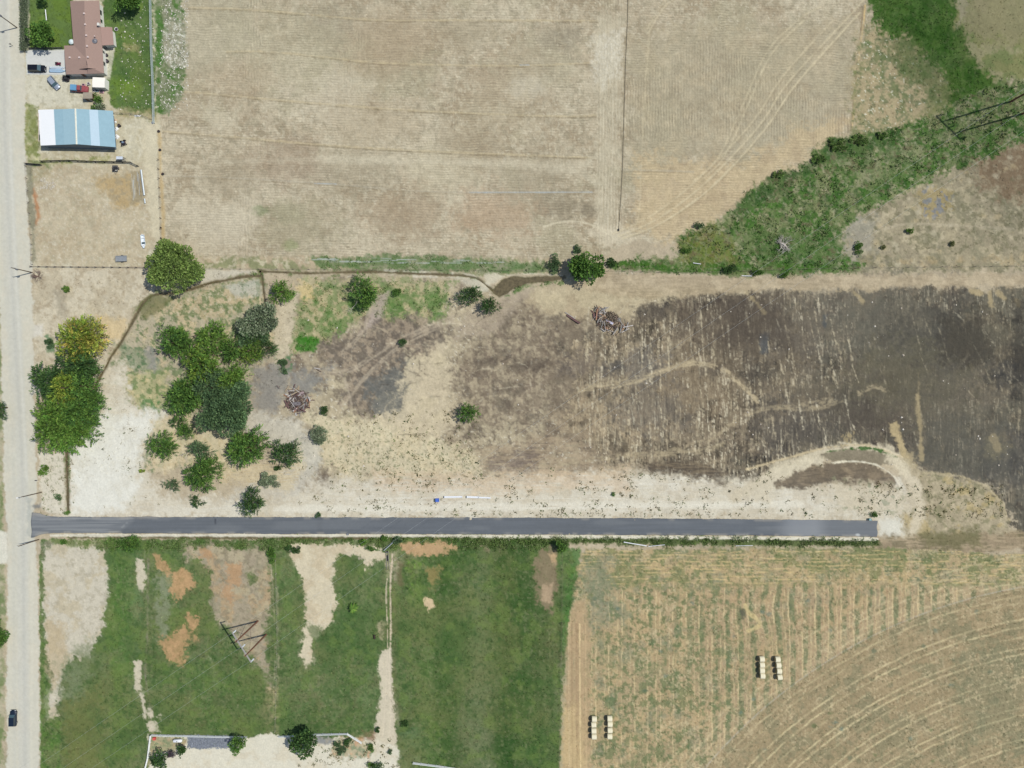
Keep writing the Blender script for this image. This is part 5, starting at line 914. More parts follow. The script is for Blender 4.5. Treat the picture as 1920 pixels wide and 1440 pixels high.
grass = tufts('grass', 330000, (40, -10, 1935, 1455), lambda X, Y, i, j: VEG[i, j] * .62 * (.5 + .8 * (NS[i, j] > 0)), (.14, .40), .45, 3,
              lambda X, Y, i, j: G[i, j] * np.array([1.12, 1.10, 1.02]) * rng.choice([.72, .95, 1.1, 1.35], len(X))[:, None] + (rng.random((len(X), 1)) < .10) * np.array([.10, .085, .05]), jit=.28)
tag(grass, kind='stuff')
def in_pale(X, Y, i, j):
    lum = G[i, j].mean(-1); a = ((Y > 862 + 25 * NM[i, j]) & (Y < 968) & (X > 560) & (X < 1640)) * (.03 + .6 * sstep(.0, .5, NM[i, j] + .6 * NS[i, j])) * (lum > .28)
    a = np.maximum(a, ((Y > 770) & (Y < 900) & (X > 640) & (X < 900)) * .45 * sstep(.0, .4, NS[i, j] + .3))
    a = np.maximum(a, ((X > 192) & (X < 300) & (Y > 800) & (Y < 950)) * .22 * (NS[i, j] > .25)); a = np.maximum(a, ((X > 76) & (X < 140) & (Y > 850) & (Y < 966)) * .5 * (NS[i, j] > .1))
    a = np.maximum(a, ((X > 1700) & (X < 1880) & (Y > 910) & (Y < 1010)) * .8 * (NS[i, j] > .0)); a = np.maximum(a, ((Y > 961) & (Y < 969) & (X > 740)) * .9 * (NM[i, j] > -.1))
    a = np.maximum(a, ((X > 1610) & (X < 1690) & (Y > 905) & (Y < 945)) * .9 * (NS[i, j] > .1)); a = np.maximum(a, ((X > 560) & (X < 745) & (Y > 1385)) * .8 * (NS[i, j] > .2))
    return a * (CLS[i, j] != 1) * ((Y < 968) | (Y > 1010))
brush = tufts('brush', 14000, (1140, 150, 1935, 525), lambda X, Y, i, j: (VEG[i, j] > .75) * (CLS[i, j] == 0) * .8 * sstep(-.1, .5, .6 * NM[i, j] + .6 * NS[i, j]), (.18, .8), .6, 6, lambda X, Y, i, j: pal_cols('brushy', len(X)) * .38 + G[i, j] * .68, jit=.18)
tag(brush, kind='stuff')
brush2 = tufts('tall_weeds', 16000, (380, 470, 1100, 700), lambda X, Y, i, j: sstep(.3, .7, VEG[i, j]) * (NS[i, j] > -.05) * .7, (.25, .7), .5, 6, lambda X, Y, i, j: pal_cols('brushy', len(X)) * .5 + G[i, j] * .6, jit=.2)
tag(brush2, kind='stuff')
verge = tufts('ditch_weeds', 9000, (120, 1006, 1660, 1030), lambda X, Y, i, j: sstep(.5, .9, VEG[i, j]) * (NS[i, j] > -.2), (.25, .7), .5, 7, lambda X, Y, i, j: pal_cols('brushy', len(X)) * .5 + G[i, j] * .6, jit=.2)
tag(verge, kind='stuff')
weeds = tufts('weeds', 60000, (70, 760, 1900, 1440), in_pale, (.16, .62), .5, 7, lambda X, Y, i, j: pal_cols('olive', len(X)) * rng.choice([.45, .6, .8], len(X))[:, None] * np.where(rng.random((len(X), 1)) < .45, np.array([[1.15, .92, .95]]), np.array([[.8, 1.02, .85]])), hmul=.6)
tag(weeds, kind='stuff')
scrub = tufts('dry_weeds', 60000, (60, 500, 1935, 900), lambda X, Y, i, j: ((X < 560) & (Y > 505) | (X > 1580) & (Y < 500)) * .55 * (NS[i, j] > .05) * (CLS[i, j] == 0), (.15, .42), .5, 4, lambda X, Y, i, j: G[i, j] * rng.choice([.62, .85, 1.12], len(X))[:, None], hmul=.6)
tag(scrub, kind='stuff')
straw = tufts('straw', 34000, (300, -10, 1660, 480), lambda X, Y, i, j: (CLS[i, j] == 2) * .6, (.08, .26), .6, 2, lambda X, Y, i, j: G[i, j] * rng.choice([.74, .95, 1.25], len(X))[:, None], hmul=.3)
tag(straw, kind='stuff')
hay = tufts('hay_stubble', 60000, (1060, 1030, 1935, 1450), lambda X, Y, i, j: (CLS[i, j] == 4) * .6, (.08, .28), .6, 2, lambda X, Y, i, j: G[i, j] * rng.choice([.72, .92, 1.22], len(X))[:, None], hmul=.3)
tag(hay, kind='stuff')
# stones: pale lumps along the house fence and on the burned soil
def stones(name, n, mask, bbox, size, c1, c2):
    X = rng.uniform(bbox[0], bbox[2], n); Y = rng.uniform(bbox[1], bbox[3], n); j = np.searchsorted(PX, X); i = np.searchsorted(PY, Y); kp = rng.random(n) < mask(X, Y, i, j); X, Y, i, j = X[kp], Y[kp], i[kp], j[kp]; n = len(X)
    ico = np.array([(0, 0, 1), (.9, 0, .4), (.28, .86, .4), (-.73, .53, .4), (-.73, -.53, .4), (.28, -.86, .4), (.8, .6, -.4), (-.3, .95, -.4), (-1, 0, -.4), (-.3, -.95, -.4), (.8, -.6, -.4)]); tri = np.array([(0, 1, 2), (0, 2, 3), (0, 3, 4), (0, 4, 5), (0, 5, 1), (1, 6, 2), (2, 7, 3), (3, 8, 4), (4, 9, 5), (5, 10, 1), (6, 7, 2), (7, 8, 3), (8, 9, 4), (9, 10, 5), (10, 6, 1)])
    s_ = (size[0] + (size[1] - size[0]) * rng.random(n) ** 3)[:, None, None]; V = ico[None] * (1 + .25 * rng.normal(size=(n, 11, 3))) * s_ * np.array([1, 1, .6]); V += np.stack([XW[i, j], YW[i, j], Z[i, j]], -1)[:, None, :]
    F = (tri[None] + (np.arange(n) * 11)[:, None, None]).reshape(-1, 3); cl = np.repeat(np.array(col(*c1)) + (np.array(col(*c2)) - np.array(col(*c1))) * rng.random((n, 1)), 11, 0)
    return tag(np_mesh(name, V.reshape(-1, 3), F, soil, cl), kind='stuff')
stones('stones', 5200, lambda X, Y, i, j: np.where(X > 300, .8 * (NS[i, j] > -.1), .10), (225, 0, 352, 205), (.05, .27), (190, 186, 168), (226, 222, 208))
stones('clods', 1500, lambda X, Y, i, j: (NM[i, j] > .1) * .5, (560, 560, 1900, 880), (.06, .34), (176, 164, 146), (222, 214, 198))
stones('rubble_stones', 500, lambda X, Y, i, j: (NS[i, j] > .0) * .8, (74, 332, 104, 355), (.06, .2), (190, 184, 168), (214, 208, 194))
stones('bed_stones', 5000, lambda X, Y, i, j: np.clip((.5 - np.abs(G[i, j, 2] / G[i, j, 0] - 1.15)) * 2, 0, 1), (350, 1376, 432, 1404), (.06, .2), (118, 124, 134), (150, 156, 164))
# ------------------------------------------------------------------ house with the brown shingle roof
W_WHITE = mat('white_siding', col(226, 224, 214), rough=.7, var=.05, scale=2)
SHING = mat('brown_shingle', col(160, 136, 124), rough=.95, var=.08, scale=5, bump=.4, spec=.1)
GLASS = mat('window_glass', col(40, 52, 60), rough=.08, var=.2, spec=.8); TRIM = mat('trim', col(210, 206, 196), rough=.6)
def faces_obj(name, pts, fs, m, parent, org, thick=.14):
    mb = MB(); mb.add([Vector(p) - org for p in pts], fs); o = mb.build(name, m, parent)
    s = o.modifiers.new('thick', 'SOLIDIFY'); s.thickness = thick; s.offset = -1; return o
org = P(160, 90, 2.7); org.z = 0
house = thing('house', org, 0, 'low house under a plain brown shingle roof in an L shape at the top left', 'house')
RN, J, RS, V_, NW, NE, SE, SM_, SW, NWW, WR = P(158, 1.5, 3.75), P(161, 109, 3.75), P(164.5, 124, 3.8), P(138, 85, 2.75), P(131.5, 2, 2.7), P(186, 1, 2.7), P(195, 137.5, 2.7), P(164, 138.5, 2.7), P(124, 139.5, 2.7), P(120, 85.5, 2.7), P(121.5, 111.5, 3.72)
faces_obj('roof', [RN, J, RS, V_, NW, NE, SE, SM_, SW, NWW, WR], [(0, 4, 3, 1), (0, 1, 2, 6, 5), (3, 9, 10, 1), (10, 8, 7, 1), (1, 7, 2), (2, 7, 6)], SHING, house, org)
faces_obj('porch_roof', [P(189, 51, 2.75), P(210.5, 51.5, 2.35), P(213.5, 84.5, 2.35), P(192, 85.5, 2.75)], [(0, 3, 2, 1)], mat('porch_shingle', col(168, 140, 128), rough=.95, var=.07, scale=5, spec=.1), house, org, .12)
def wallbox(name, pts, z, h, m, parent, org, inset=.45):
    c = sum((Vector(P(x, y, z)[:2]) for x, y in pts), Vector((0, 0))) / len(pts); q = []
    for x, y in pts:
        p = Vector(P(x, y, z)[:2]); d = p - c; q.append((p.x - math.copysign(inset, d.x) - org.x, p.y - math.copysign(inset, d.y) - org.y))
    mb = MB(); mb.prism(q, -.1, h); return mb.build(name, m, parent)
wallbox('wall', [(131.5, 2), (186, 1), (192, 84), (136.5, 84)], 2.7, 2.62, W_WHITE, house, org)
wallbox('wall', [(120, 85.5), (192.5, 85), (195, 137.5), (124, 139.5)], 2.7, 2.6, W_WHITE, house, org, .45)
wallbox('porch_wall', [(188, 52), (210.5, 51.5), (213.5, 84.5), (190, 85.5)], 2.4, 2.2, W_WHITE, house, org, .5)
mb = MB(); a, b_, c = P(148, 129.5, 3.25) - org, P(181, 129, 3.25) - org, P(164.7, 127.6, 4.0) - org; r_ = P(164.6, 121.5, 3.86) - org
mb.add([a, b_, c], [(0, 1, 2)]); mb.build('gable_vent', mat('painted_gable_shade', col(70, 56, 50), rough=.9), house)  # south gable face: its shade is put into the dark colour
mb = MB(); mb.add([a, c, r_, b_], [(0, 1, 2), (1, 3, 2)]); mb.build('gable_cap', SHING, house)
vent = mat('roof_vent_metal', col(226, 206, 196), rough=.5, metal=.2)
for x, y in ((158, 25.5), (160, 46), (162, 66.5), (163.5, 86.5), (165, 107), (131, 108), (149, 108)):
    p = P(x, y, 3.85) - org; mb = MB(); mb.box((p.x, p.y, 3.82), (.42, .42, .3), taper=.8); mb.box((p.x, p.y, 4.0), (.5, .5, .06)); mb.build('roof_vent', vent, house)
p = P(186, 47, 3.2) - org; mb = MB(); mb.box((p.x, p.y, 3.3), (.5, .7, .9)); mb.box((p.x, p.y, 3.78), (.62, .82, .08)); mb.build('chimney', W_WHITE, house)
p = P(176, 75.5, 3.7) - org; mb = MB(); mb.lathe([(.75, -.2), (.75, .05), (.4, .12), (.12, .3)], (p.x, p.y, 3.3), 14); mb.build('skylight_dome', mat('grey_dome', col(120, 120, 124), rough=.4), house)
p = P(177, 67.5, 3.8) - org; mb = MB(); mb.lathe([(.12, -.2), (.12, .35), (.18, .36), (.18, .42)], (p.x, p.y, 3.4), 8); mb.build('vent_pipe', vent, house)
for y, ln in ((20, 1.4), (36, 1.0), (96, 1.2), (118, 1.6)):                         # east side windows
    xw = np.interp(y, [2, 84, 137], [186, 192, 195]); p = P(xw, y, 2.7) - org; x_ = p.x - .45 + .012
    f = MB().box((x_ - .01, p.y, 1.5), (.05, ln + .16, 1.1)).build('window', TRIM, house); MB().box((x_ + .02, p.y, 1.5), (.03, ln, .95)).build('pane', GLASS, f)
p = P(124, 115, 2.7) - org; f = MB().box((p.x + .36, p.y, 1.1), (.06, 4.6, 2.2)).build('garage_door', TRIM, house)
for k in range(4): MB().box((p.x + .32, p.y, .3 + k * .5), (.02, 4.4, .03)).build('panel_seam', mat('seam', col(150, 148, 140)), f) if k < 3 else None
p = P(150, 139, 2.7) - org; f = MB().box((p.x, p.y + .44, 1.05), (.95, .05, 2.1)).build('door', mat('door_brown', col(110, 80, 60)), house); MB().box((p.x + .38, p.y + .40, 1.0), (.05, .06, .12)).build('handle', vent, f)
# pale walk strip east of the house
# ------------------------------------------------------------------ metal barn
bo = P(142, 240, 4); bo.z = 0
barn = thing('barn', bo, 0, 'big metal barn with pale blue roof and a white strip on its road side', 'barn')
def lerp(a, b, t): return tuple(a[i] + (b[i] - a[i]) * t for i in range(3))
ZE, ZR = 3.2, 4.3
Wn, Ws, Rn, Rs, En, Es = (72, 206, ZE), (76.5, 273, ZE), (141.5, 204, ZR), (144, 270.5, ZR), (212, 208, ZE), (217, 276, ZE)
def strip(a, b_, s0, s1): return [P(*lerp(a[0], b_[0], s0)), P(*lerp(a[0], b_[0], s1)), P(*lerp(a[1], b_[1], s1)), P(*lerp(a[1], b_[1], s0))]
blue = mat('roof_blue', col(152, 184, 194), rough=.45, var=.04, scale=1, spec=.3); blue2 = mat('roof_pale_blue', col(190, 212, 222), rough=.45, var=.03); wht = mat('roof_white', col(242, 244, 242), rough=.6, var=.02, spec=.1); blue3 = mat('roof_blue_grey', col(158, 189, 198), rough=.45, var=.04, spec=.3)
for side, s0, s1, m_ in ((0, 0, .42, wht), (0, .42, .66, blue), (0, .66, .985, blue3), (1, .02, .37, blue), (1, .37, .60, blue2), (1, .60, 1, blue)):
    q = strip((Wn, Ws), (Rn, Rs), s0, s1) if side == 0 else strip((Rn, Rs), (En, Es), s0, s1)
    faces_obj('roof_panel', q, [(0, 3, 2, 1)], m_, barn, bo, .08)
mb = MB(); mb.tube([P(*Rn) - bo + Vector((0, .05, .06)), P(*Rs) - bo + Vector((0, -.05, .06))], .24, 6); mb.build('ridge_cap', mat('ridge_cream', col(226, 224, 206), rough=.6), barn)
mb = MB()
for s0, a, b_ in [(t, (Wn, Ws), (Rn, Rs)) for t in np.arange(.05, 1, .1)] + [(t, (Rn, Rs), (En, Es)) for t in np.arange(.05, 1, .1)]:
    mb.tube([P(*lerp(a[0], b_[0], s0)) - bo + Vector((0, 0, .02)), P(*lerp(a[1], b_[1], s0)) - bo + Vector((0, 0, .02))], .03, 4)
mb.build('roof_seam', blue2, barn)
siding = mat('barn_siding', col(96, 112, 126), rough=.6, var=.1, scale=2)
w0, w1, w2, w3 = [Vector(P(*q)) - bo for q in (Wn, En, Es, Ws)]; ins = .35
cor = [(w0.x + ins, w0.y - ins), (w1.x - 1.5, w1.y - ins), (w2.x - 1.5, w2.y + ins), (w3.x + ins, w3.y + ins)]; rn_, rs_ = Vector(P(*Rn)) - bo, Vector(P(*Rs)) - bo
vs = [(*c_, -.1) for c_ in cor] + [(*c_, ZE - .16) for c_ in cor] + [(rn_.x, cor[0][1] - .1, ZR - .2), (rs_.x, cor[2][1] + .1, ZR - .2)]
mb = MB(); mb.add(vs, [(0, 3, 7, 4), (1, 5, 6, 2), (0, 4, 8, 5, 1), (3, 2, 6, 9, 7), (3, 0, 1, 2), (4, 7, 9, 8), (5, 8, 9, 6)]); mb.build('wall', siding, barn)
f = MB().box(((cor[0][0] + 0 - .03), (cor[0][1] + cor[3][1]) / 2, 1.7), (.06, 4.2, 3.4)).build('sliding_door', mat('barn_door', col(190, 190, 184)), barn); MB().box((cor[0][0] - .09, (cor[0][1] + cor[3][1]) / 2, 3.5), (.08, 8.4, .1)).build('rail', vent, f)
# ------------------------------------------------------------------ sheds
def shed(cx, cy, z, L, Wd, h, rz, roofm, wallm, lab, peak=.35):
    p = P(cx, cy, z); o = thing('shed', (p.x, p.y, 0), rz, lab, 'shed')
    MB().box((0, 0, h / 2 - .05), (L - .25, Wd - .25, h + .1)).build('wall', wallm, o)
    mb = MB(); mb.add([(-L / 2, -Wd / 2, h), (L / 2, -Wd / 2, h), (L / 2, 0, h + peak), (L / 2, Wd / 2, h), (-L / 2, Wd / 2, h), (-L / 2, 0, h + peak), (-L / 2, -Wd / 2, h + .1), (L / 2, -Wd / 2, h + .1), (L / 2, 0, h + peak + .1), (L / 2, Wd / 2, h + .1), (-L / 2, Wd / 2, h + .1), (-L / 2, 0, h + peak + .1)],
           [(0, 1, 2, 5), (5, 2, 3, 4), (6, 11, 8, 7), (11, 10, 9, 8), (0, 6, 7, 1), (4, 3, 9, 10), (0, 5, 11, 6), (5, 4, 10, 11), (1, 7, 8, 2), (2, 8, 9, 3)]); mb.build('roof', roofm, o)
    d = MB().box((0, -Wd / 2 + .12, .95), (.8, .06, 1.85)).build('door', TRIM, o); MB().box((.3, -Wd / 2 + .07, .95), (.05, .06, .15)).build('handle', vent, d); return o
shed(185, 154.5, 2.4, 3.65, 2.95, 2.3, -.04, mat('cream_roof', col(250, 244, 230), rough=.7, var=.02, spec=.1), W_WHITE, 'square cream roofed shed by the south end of the brown roofed house', .12)
shed(164.5, 179, 2.1, 2.75, 1.85, 2.0, .02, mat('tan_roof', col(160, 150, 132), rough=.9, var=.1), mat('old_boards', col(120, 96, 78), rough=.9, var=.2), 'small tan roofed shed between the loaded pickup and the metal barn', .15)
# ------------------------------------------------------------------ vehicles
TYRE = mat('tyre_rubber', (.02, .02, .022), rough=.85); RIM = mat('rim_metal', (.45, .46, .48), rough=.35, metal=.8); LAMP = mat('lamp_glass', (.75, .76, .74), rough=.15); TAIL = mat('tail_glass', (.35, .02, .02), rough=.2)
SHIELD = mat('windscreen', (.05, .09, .1), rough=.05, spec=.9)
def wheels(o, xs_, wd, r=.34):
    for x in xs_:
        for s in (-1, 1):
            m = MB(); m.tube([(x, s * (wd / 2 - .24), r), (x, s * (wd / 2 - .23), r), (x, s * (wd / 2 - .03), r), (x, s * (wd / 2 - .01), r)], [r * .9, r, r, r * .9], 14); w_ = m.build('wheel', TYRE, o)
            MB().tube([(x, s * (wd / 2 - .04), r), (x, s * (wd / 2 + .002), r)], r * .58, 12).build('rim', RIM, w_)
def sec(x, hw, z0, z1, rr=.3):
    return [(x, -hw * .92, z0), (x, -hw, z0 + .2), (x, -hw, z1 - .16), (x, -hw * (1 - rr * .5), z1), (x, 0, z1 + .03), (x, hw * (1 - rr * .5), z1), (x, hw, z1 - .16), (x, hw, z0 + .2), (x, hw * .92, z0)]
def car(px, py, rz, L, Wd, Hh, paint, roofp, lab, cat, name, roof0=-.33, roof1=.12, tail=.44):
    p = P(px, py, .8); o = thing(name, (p.x, p.y, .02), rz, lab, cat); h = L / 2; w2_ = Wd / 2; zb = .28; zs = Hh * .6
    m = MB(); m.loft([sec(-h, w2_ * .78, zb + .1, zs * .86), sec(-h + .12, w2_ * .93, zb, zs * .96), sec(-h * .6, w2_, zb - .04, zs), sec(0, w2_, zb - .04, zs), sec(h * .4, w2_, zb - .04, zs * .98), sec(h * .8, w2_ * .95, zb, zs * .88), sec(h - .1, w2_ * .86, zb, zs * .76), sec(h, w2_ * .6, zb + .12, zs * .66)])
    m.build('body', paint, o, smooth=True)
    a0, a1, b0, b1 = -tail * L, roof0 * L, roof1 * L, (roof1 + .13) * L; zt = Hh; wt = w2_ * .74; wb = w2_ * .93; zs2 = zs - .03
    m = MB(); m.add([(a0, -wb, zs2), (b1, -wb, zs2), (b1, wb, zs2), (a0, wb, zs2), (a1, -wt, zt - .05), (b0, -wt, zt - .05), (b0, wt, zt - .05), (a1, wt, zt - .05)], [(0, 3, 2, 1), (4, 5, 6, 7), (0, 1, 5, 4), (2, 3, 7, 6)]); m.build('side_window', GLASS, o)
    MB().add([(b1 + .01, -wb * .96, zs2 + .02), (b1 + .01, wb * .96, zs2 + .02), (b0 + .01, wt, zt - .04), (b0 + .01, -wt, zt - .04)], [(0, 1, 2, 3)]).build('windscreen', SHIELD, o)
    MB().add([(a0 - .01, -wb * .96, zs2 + .02), (a1 - .01, -wt, zt - .04), (a1 - .01, wt, zt - .04), (a0 - .01, wb * .96, zs2 + .02)], [(0, 1, 2, 3)]).build('rear_window', GLASS, o)
    MB().box(((a1 + b0) / 2, 0, zt - .02), (b0 - a1 + .08, wt * 2 + .06, .07)).build('roof', roofp, o, bevel=.03)
    wheels(o, (-h * .6, h * .62), Wd)
    for s in (-1, 1):
        MB().box((h - .1, s * w2_ * .66, zs * .7), (.16, .3, .13)).build('headlight', LAMP, o, bevel=.02); MB().box((-h + .05, s * w2_ * .7, zs * .78), (.1, .3, .14)).build('taillight', TAIL, o, bevel=.02)
        MB().box((b1 - .15, s * (w2_ + .1), zs), (.12, .2, .12)).build('mirror', paint, o, bevel=.02)
    return o
BLACK = mat('black_paint', (.010, .012, .018), rough=.3, spec=.25); SILVER = mat('silver_paint', col(168, 178, 190), rough=.35, metal=.3, var=.04); NAVY = mat('navy_paint', (.012, .02, .035), rough=.3, spec=.25)
car(70, 128.5, 0, 5.0, 2.05, 1.75, BLACK, BLACK, 'black SUV parked on the concrete driveway, nose toward the house', 'car', 'parked_car', roof0=-.46, roof1=.1, tail=.48)
car(100, 155, -math.radians(50), 4.5, 1.8, 1.42, SILVER, SILVER, 'silver sedan parked at an angle on the dirt yard', 'car', 'parked_car')
car(24, 1347, math.pi / 2, 4.8, 1.95, 1.6, NAVY, NAVY, 'dark blue car driving on the gravel road at the bottom left', 'car', 'moving_car', roof0=-.42, roof1=.1, tail=.47)
def pickup():
    p = P(149, 166, 1); o = thing('pickup_truck', (p.x, p.y, .02), -.07 + math.pi * 0, 'old red pickup with a blue canopy, its bonnet covered in faded junk', 'truck'); RED = mat('red_paint', col(150, 74, 78), rough=.7, var=.2)
    m = MB(); m.loft([sec(-2.5, .85, .4, 1.05), sec(-2.4, .95, .35, 1.1), sec(0, .97, .35, 1.1), sec(1.2, .95, .35, 1.08), sec(2.3, .9, .35, .98), sec(2.5, .75, .45, .9)]); m.build('body', RED, o, smooth=True)
    MB().box((-1.5, 0, 1.42), (1.9, 1.8, .72), taper=.92).build('canopy', mat('blue_canopy', col(104, 156, 190), rough=.6, var=.06), o, bevel=.06)
    MB().box((.05, 0, 1.4), (1.15, 1.75, .7), taper=.8).build('cab', RED, o, bevel=.06); MB().add([(.7, -.78, 1.08), (.7, .78, 1.08), (.55, .66, 1.66), (.55, -.66, 1.66)], [(0, 1, 2, 3)]).build('windscreen', SHIELD, o)
    wheels(o, (-1.5, 1.7), 1.95, .38); return o
pickup()
junkm = [mat('faded_pink', col(214, 170, 184), var=.1), mat('plastic_white', col(232, 232, 228), var=.04), mat('dark_junk', col(70, 62, 72), var=.3), mat('rust', col(146, 84, 62), rough=.9, var=.25), mat('sky_plastic', col(160, 190, 200), var=.1), mat('grey_metal', col(150, 152, 154), rough=.5, metal=.4)]
def crate(px, py, d, rz, m_, lab, name='crate', cat='crate', z=0, grp=None):
    p = P(px, py, z); o = thing(name, (p.x, p.y, z), rz, lab, cat, grp)
    m = MB(); a, b_, h = d; t = .05
    m.box((0, 0, t / 2), (a, b_, t)); m.box((0, b_ / 2 - t / 2, h / 2 + .02), (a, t, h)); m.box((0, -b_ / 2 + t / 2, h / 2 + .02), (a, t, h)); m.box((a / 2 - t / 2, 0, h / 2 + .021), (t, b_ - 2 * t, h)); m.box((-a / 2 + t / 2, 0, h / 2 + .021), (t, b_ - 2 * t, h)); m.build('box_body', m_, o)
    MB().box((0, 0, h * .8), (a - 2 * t - .02, b_ - 2 * t - .02, .1)).build('filling', junkm[2], o); return o
crate(158.5, 160.5, (.8, .6, .7), 0, junkm[0], 'faded pink crate behind the old pickup'); crate(159.5, 166, (.75, .55, .6), .1, junkm[4], 'pale crate behind the old pickup, below the pink one'); crate(168.5, 158.5, (.75, .65, .8), .3, junkm[1], 'bright white crate touching the cream roofed shed'); crate(177.5, 171, (.7, .6, .5), .2, junkm[1], 'white crate in the clutter below the cream shed'); crate(182.5, 171, (.9, .6, .4), .05, junkm[4], 'pale teal crate in the clutter below the cream shed'); crate(191.5, 173, (1.1, .7, .4), -.1, junkm[0], 'pinkish crate right of the clutter below the cream shed')
# flat bottomed boats, canoe, fishing boat
def boat(px, py, rz, L, Wd, Hh, hullm, lab, name='rowing_boat', over=False, extra=False):
    p = P(px, py, .4); o = thing(name, (p.x, p.y, .02), rz, lab, 'boat'); S_ = []
    for t in np.linspace(0, 1, 11):
        w_ = Wd / 2 * (min(1, (1 - t) * 3.0 + .12) ** .6 if t > .55 else .86 + .14 * t / .55); w_ *= (1 if t < .9 else .75); x = -L / 2 + L * t; k = Hh * (.85 + .25 * t ** 3)
        S_.append([(x, -w_, k), (x, -w_ * .9, k * .5), (x, -w_ * .55, .04), (x, 0, 0), (x, w_ * .55, .04), (x, w_ * .9, k * .5), (x, w_, k)])
    if over: S_ = [[(a, b_, Hh * 1.1 - c_) for a, b_, c_ in q] for q in S_]
    m = MB(); n = 7
    for q in S_: m.v += q
    for i in range(10):
        for k in range(6): m.f.append((i * n + k, i * n + k + 1, (i + 1) * n + k + 1, (i + 1) * n + k))
    m.f.append(tuple(range(7))); hu = m.build('hull', hullm, o, smooth=True); s = hu.modifiers.new('t', 'SOLIDIFY'); s.thickness = .04
    if over: MB().box((0, 0, Hh * 1.1 + .01), (L * .8, .07, .06)).build('keel', junkm[5], o)
    else:
        for x in (-.28, .02, .28): MB().box((x * L, 0, Hh * .7), (.28, Wd * .86, .05)).build('bench', junkm[1], o)
        MB().box((-L / 2 - .1, 0, Hh * .8), (.35, .35, .7), taper=.7).build('outboard_motor', junkm[1], o, bevel=.05); MB().box((.1 * L, 0, Hh * 1.0), (.5, Wd * .8, .25), taper=.6).build('console', SHIELD, o, bevel=.03)
    return o
WB = mat('boat_white', col(220, 232, 240), rough=.35, var=.05, scale=1); PB = mat('boat_pale_blue', col(176, 204, 226), rough=.35, var=.06, scale=1)
boat(107, 126.5, 0, 4.6, .8, .45, WB, 'narrow white overturned canoe on the driveway', 'canoe', over=True)
boat(107.5, 132.5, 0, 4.7, 1.15, .55, PB, 'wider pale blue overturned boat beside the white canoe', over=True)
boat(268.5, 453, -math.pi / 2 + .12, 4.0, 1.3, .6, WB, 'small white and blue open motor boat near the big round tree', 'motor_boat')
# riding mower, quad-like maroon
p = P(110.5, 120.5); o = thing('riding_mower', (p.x, p.y, .02), -.1, 'small maroon riding mower on the concrete driveway', 'mower'); MAR = mat('maroon_paint', col(120, 40, 66), rough=.4, var=.1)
MB().box((.4, 0, .5), (.75, .55, .4), taper=.85).build('hood', MAR, o, bevel=.05); MB().box((-.3, 0, .42), (.8, .8, .2)).build('deck', MAR, o, bevel=.04); MB().box((-.3, 0, .62), (.4, .42, .12)).build('seat', TYRE, o, bevel=.03); MB().box((-.52, 0, .82), (.1, .42, .36)).build('seat_back', TYRE, o, bevel=.03); wheels(o, (-.45, .5), 1.0, .22)
MB().tube([(.05, 0, .6), (-.05, 0, .85)], .03).lathe([(.17, 0), (.17, .03)], (-.06, 0, .86), 12).build('steering_wheel', TYRE, o)
# trailers
def trailer(px, py, rz, L, Wd, deckm, lab, load=False):
    p = P(px, py, .5); o = thing('trailer', (p.x, p.y, .02), rz, lab, 'trailer')
    MB().box((0, 0, .55), (L, Wd, .1)).build('deck', deckm, o); m = MB()
    for s in (-1, 1): m.box((0, s * (Wd / 2 - .04), .72), (L, .07, .26)); 
    m.box((L / 2 - .04, 0, .72), (.07, Wd - .16, .26)); m.box((-L / 2 + .04, 0, .72), (.07, Wd - .16, .26)); m.build('side_rail', mat('trailer_steel', col(176, 178, 176), rough=.5, metal=.3) if not load else junkm[2], o)
    MB().tube([(-L / 2, .4, .5), (-L / 2 - .8, 0, .45), (-L / 2, -.4, .5)], .04, 5).build('drawbar', junkm[5], o); wheels(o, (.1,), Wd + .45, .32)
    if load: MB().box((.1, -.1, .9), (L * .6, Wd * .7, .5), taper=.8).box((-.5, .3, .95), (.5, .5, .5), .3).build('load', TYRE, o, bevel=.04)
    return o
trailer(228, 485, .03, 3.3, 1.7, mat('grey_deck', col(140, 146, 150), rough=.8, var=.12), 'grey flat trailer standing in the corral by the bottom fence')
trailer(124.5, 147, -.1, 2.0, 1.5, TYRE, 'small dark loaded trailer at the corner of the brown roofed house', True)
trailer(216.5, 316, math.pi / 2, 1.7, 1.5, mat('pale_deck', col(180, 182, 176), var=.15), 'small pale trailer with an engine on it inside the corral', True)
# dark round tubs, umbrella, white plank
def tub(px, py, r, h, m_, lab, name, cat, top=None):
    p = P(px, py); o = thing(name, (p.x, p.y, 0), 0, lab, cat); MB().lathe([(r * .8, 0), (r, h), (r * .93, h), (r * .75, h * .3)], (0, 0, 0), 16).build('tub_wall', m_, o, smooth=True); MB().lathe([(r * .85, h * .7), (r * .84, h * .72)], (0, 0, 0), 16).build('soil_fill', top or junkm[2], o); return o
tub(201, 104.5, .5, .6, TYRE, 'upper black round tub on the patio east of the house', 'planter_tub', 'tub'); tub(202, 115.5, .55, .6, TYRE, 'lower black round tub on the patio east of the house', 'planter_tub', 'tub'); tub(225.5, 236.5, .42, .9, TYRE, 'black barrel standing by the east wall of the metal barn', 'barrel', 'barrel'); tub(219, 55.5, .55, .35, junkm[1], 'white round basin on the lawn beside the porch roof', 'basin', 'basin')
p = P(133, 78, 2.1); o = thing('patio_umbrella', (p.x, p.y, 0), 0, 'pale round umbrella in the corner of the brown roofed house', 'umbrella'); MB().lathe([(.8, 2.0), (.45, 2.28), (.05, 2.45)], (0, 0, 0), 10).build('canopy', mat('pale_cloth', col(214, 228, 228), var=.08), o); MB().tube([(0, 0, 0), (0, 0, 2.4)], .03).build('pole', vent, o)
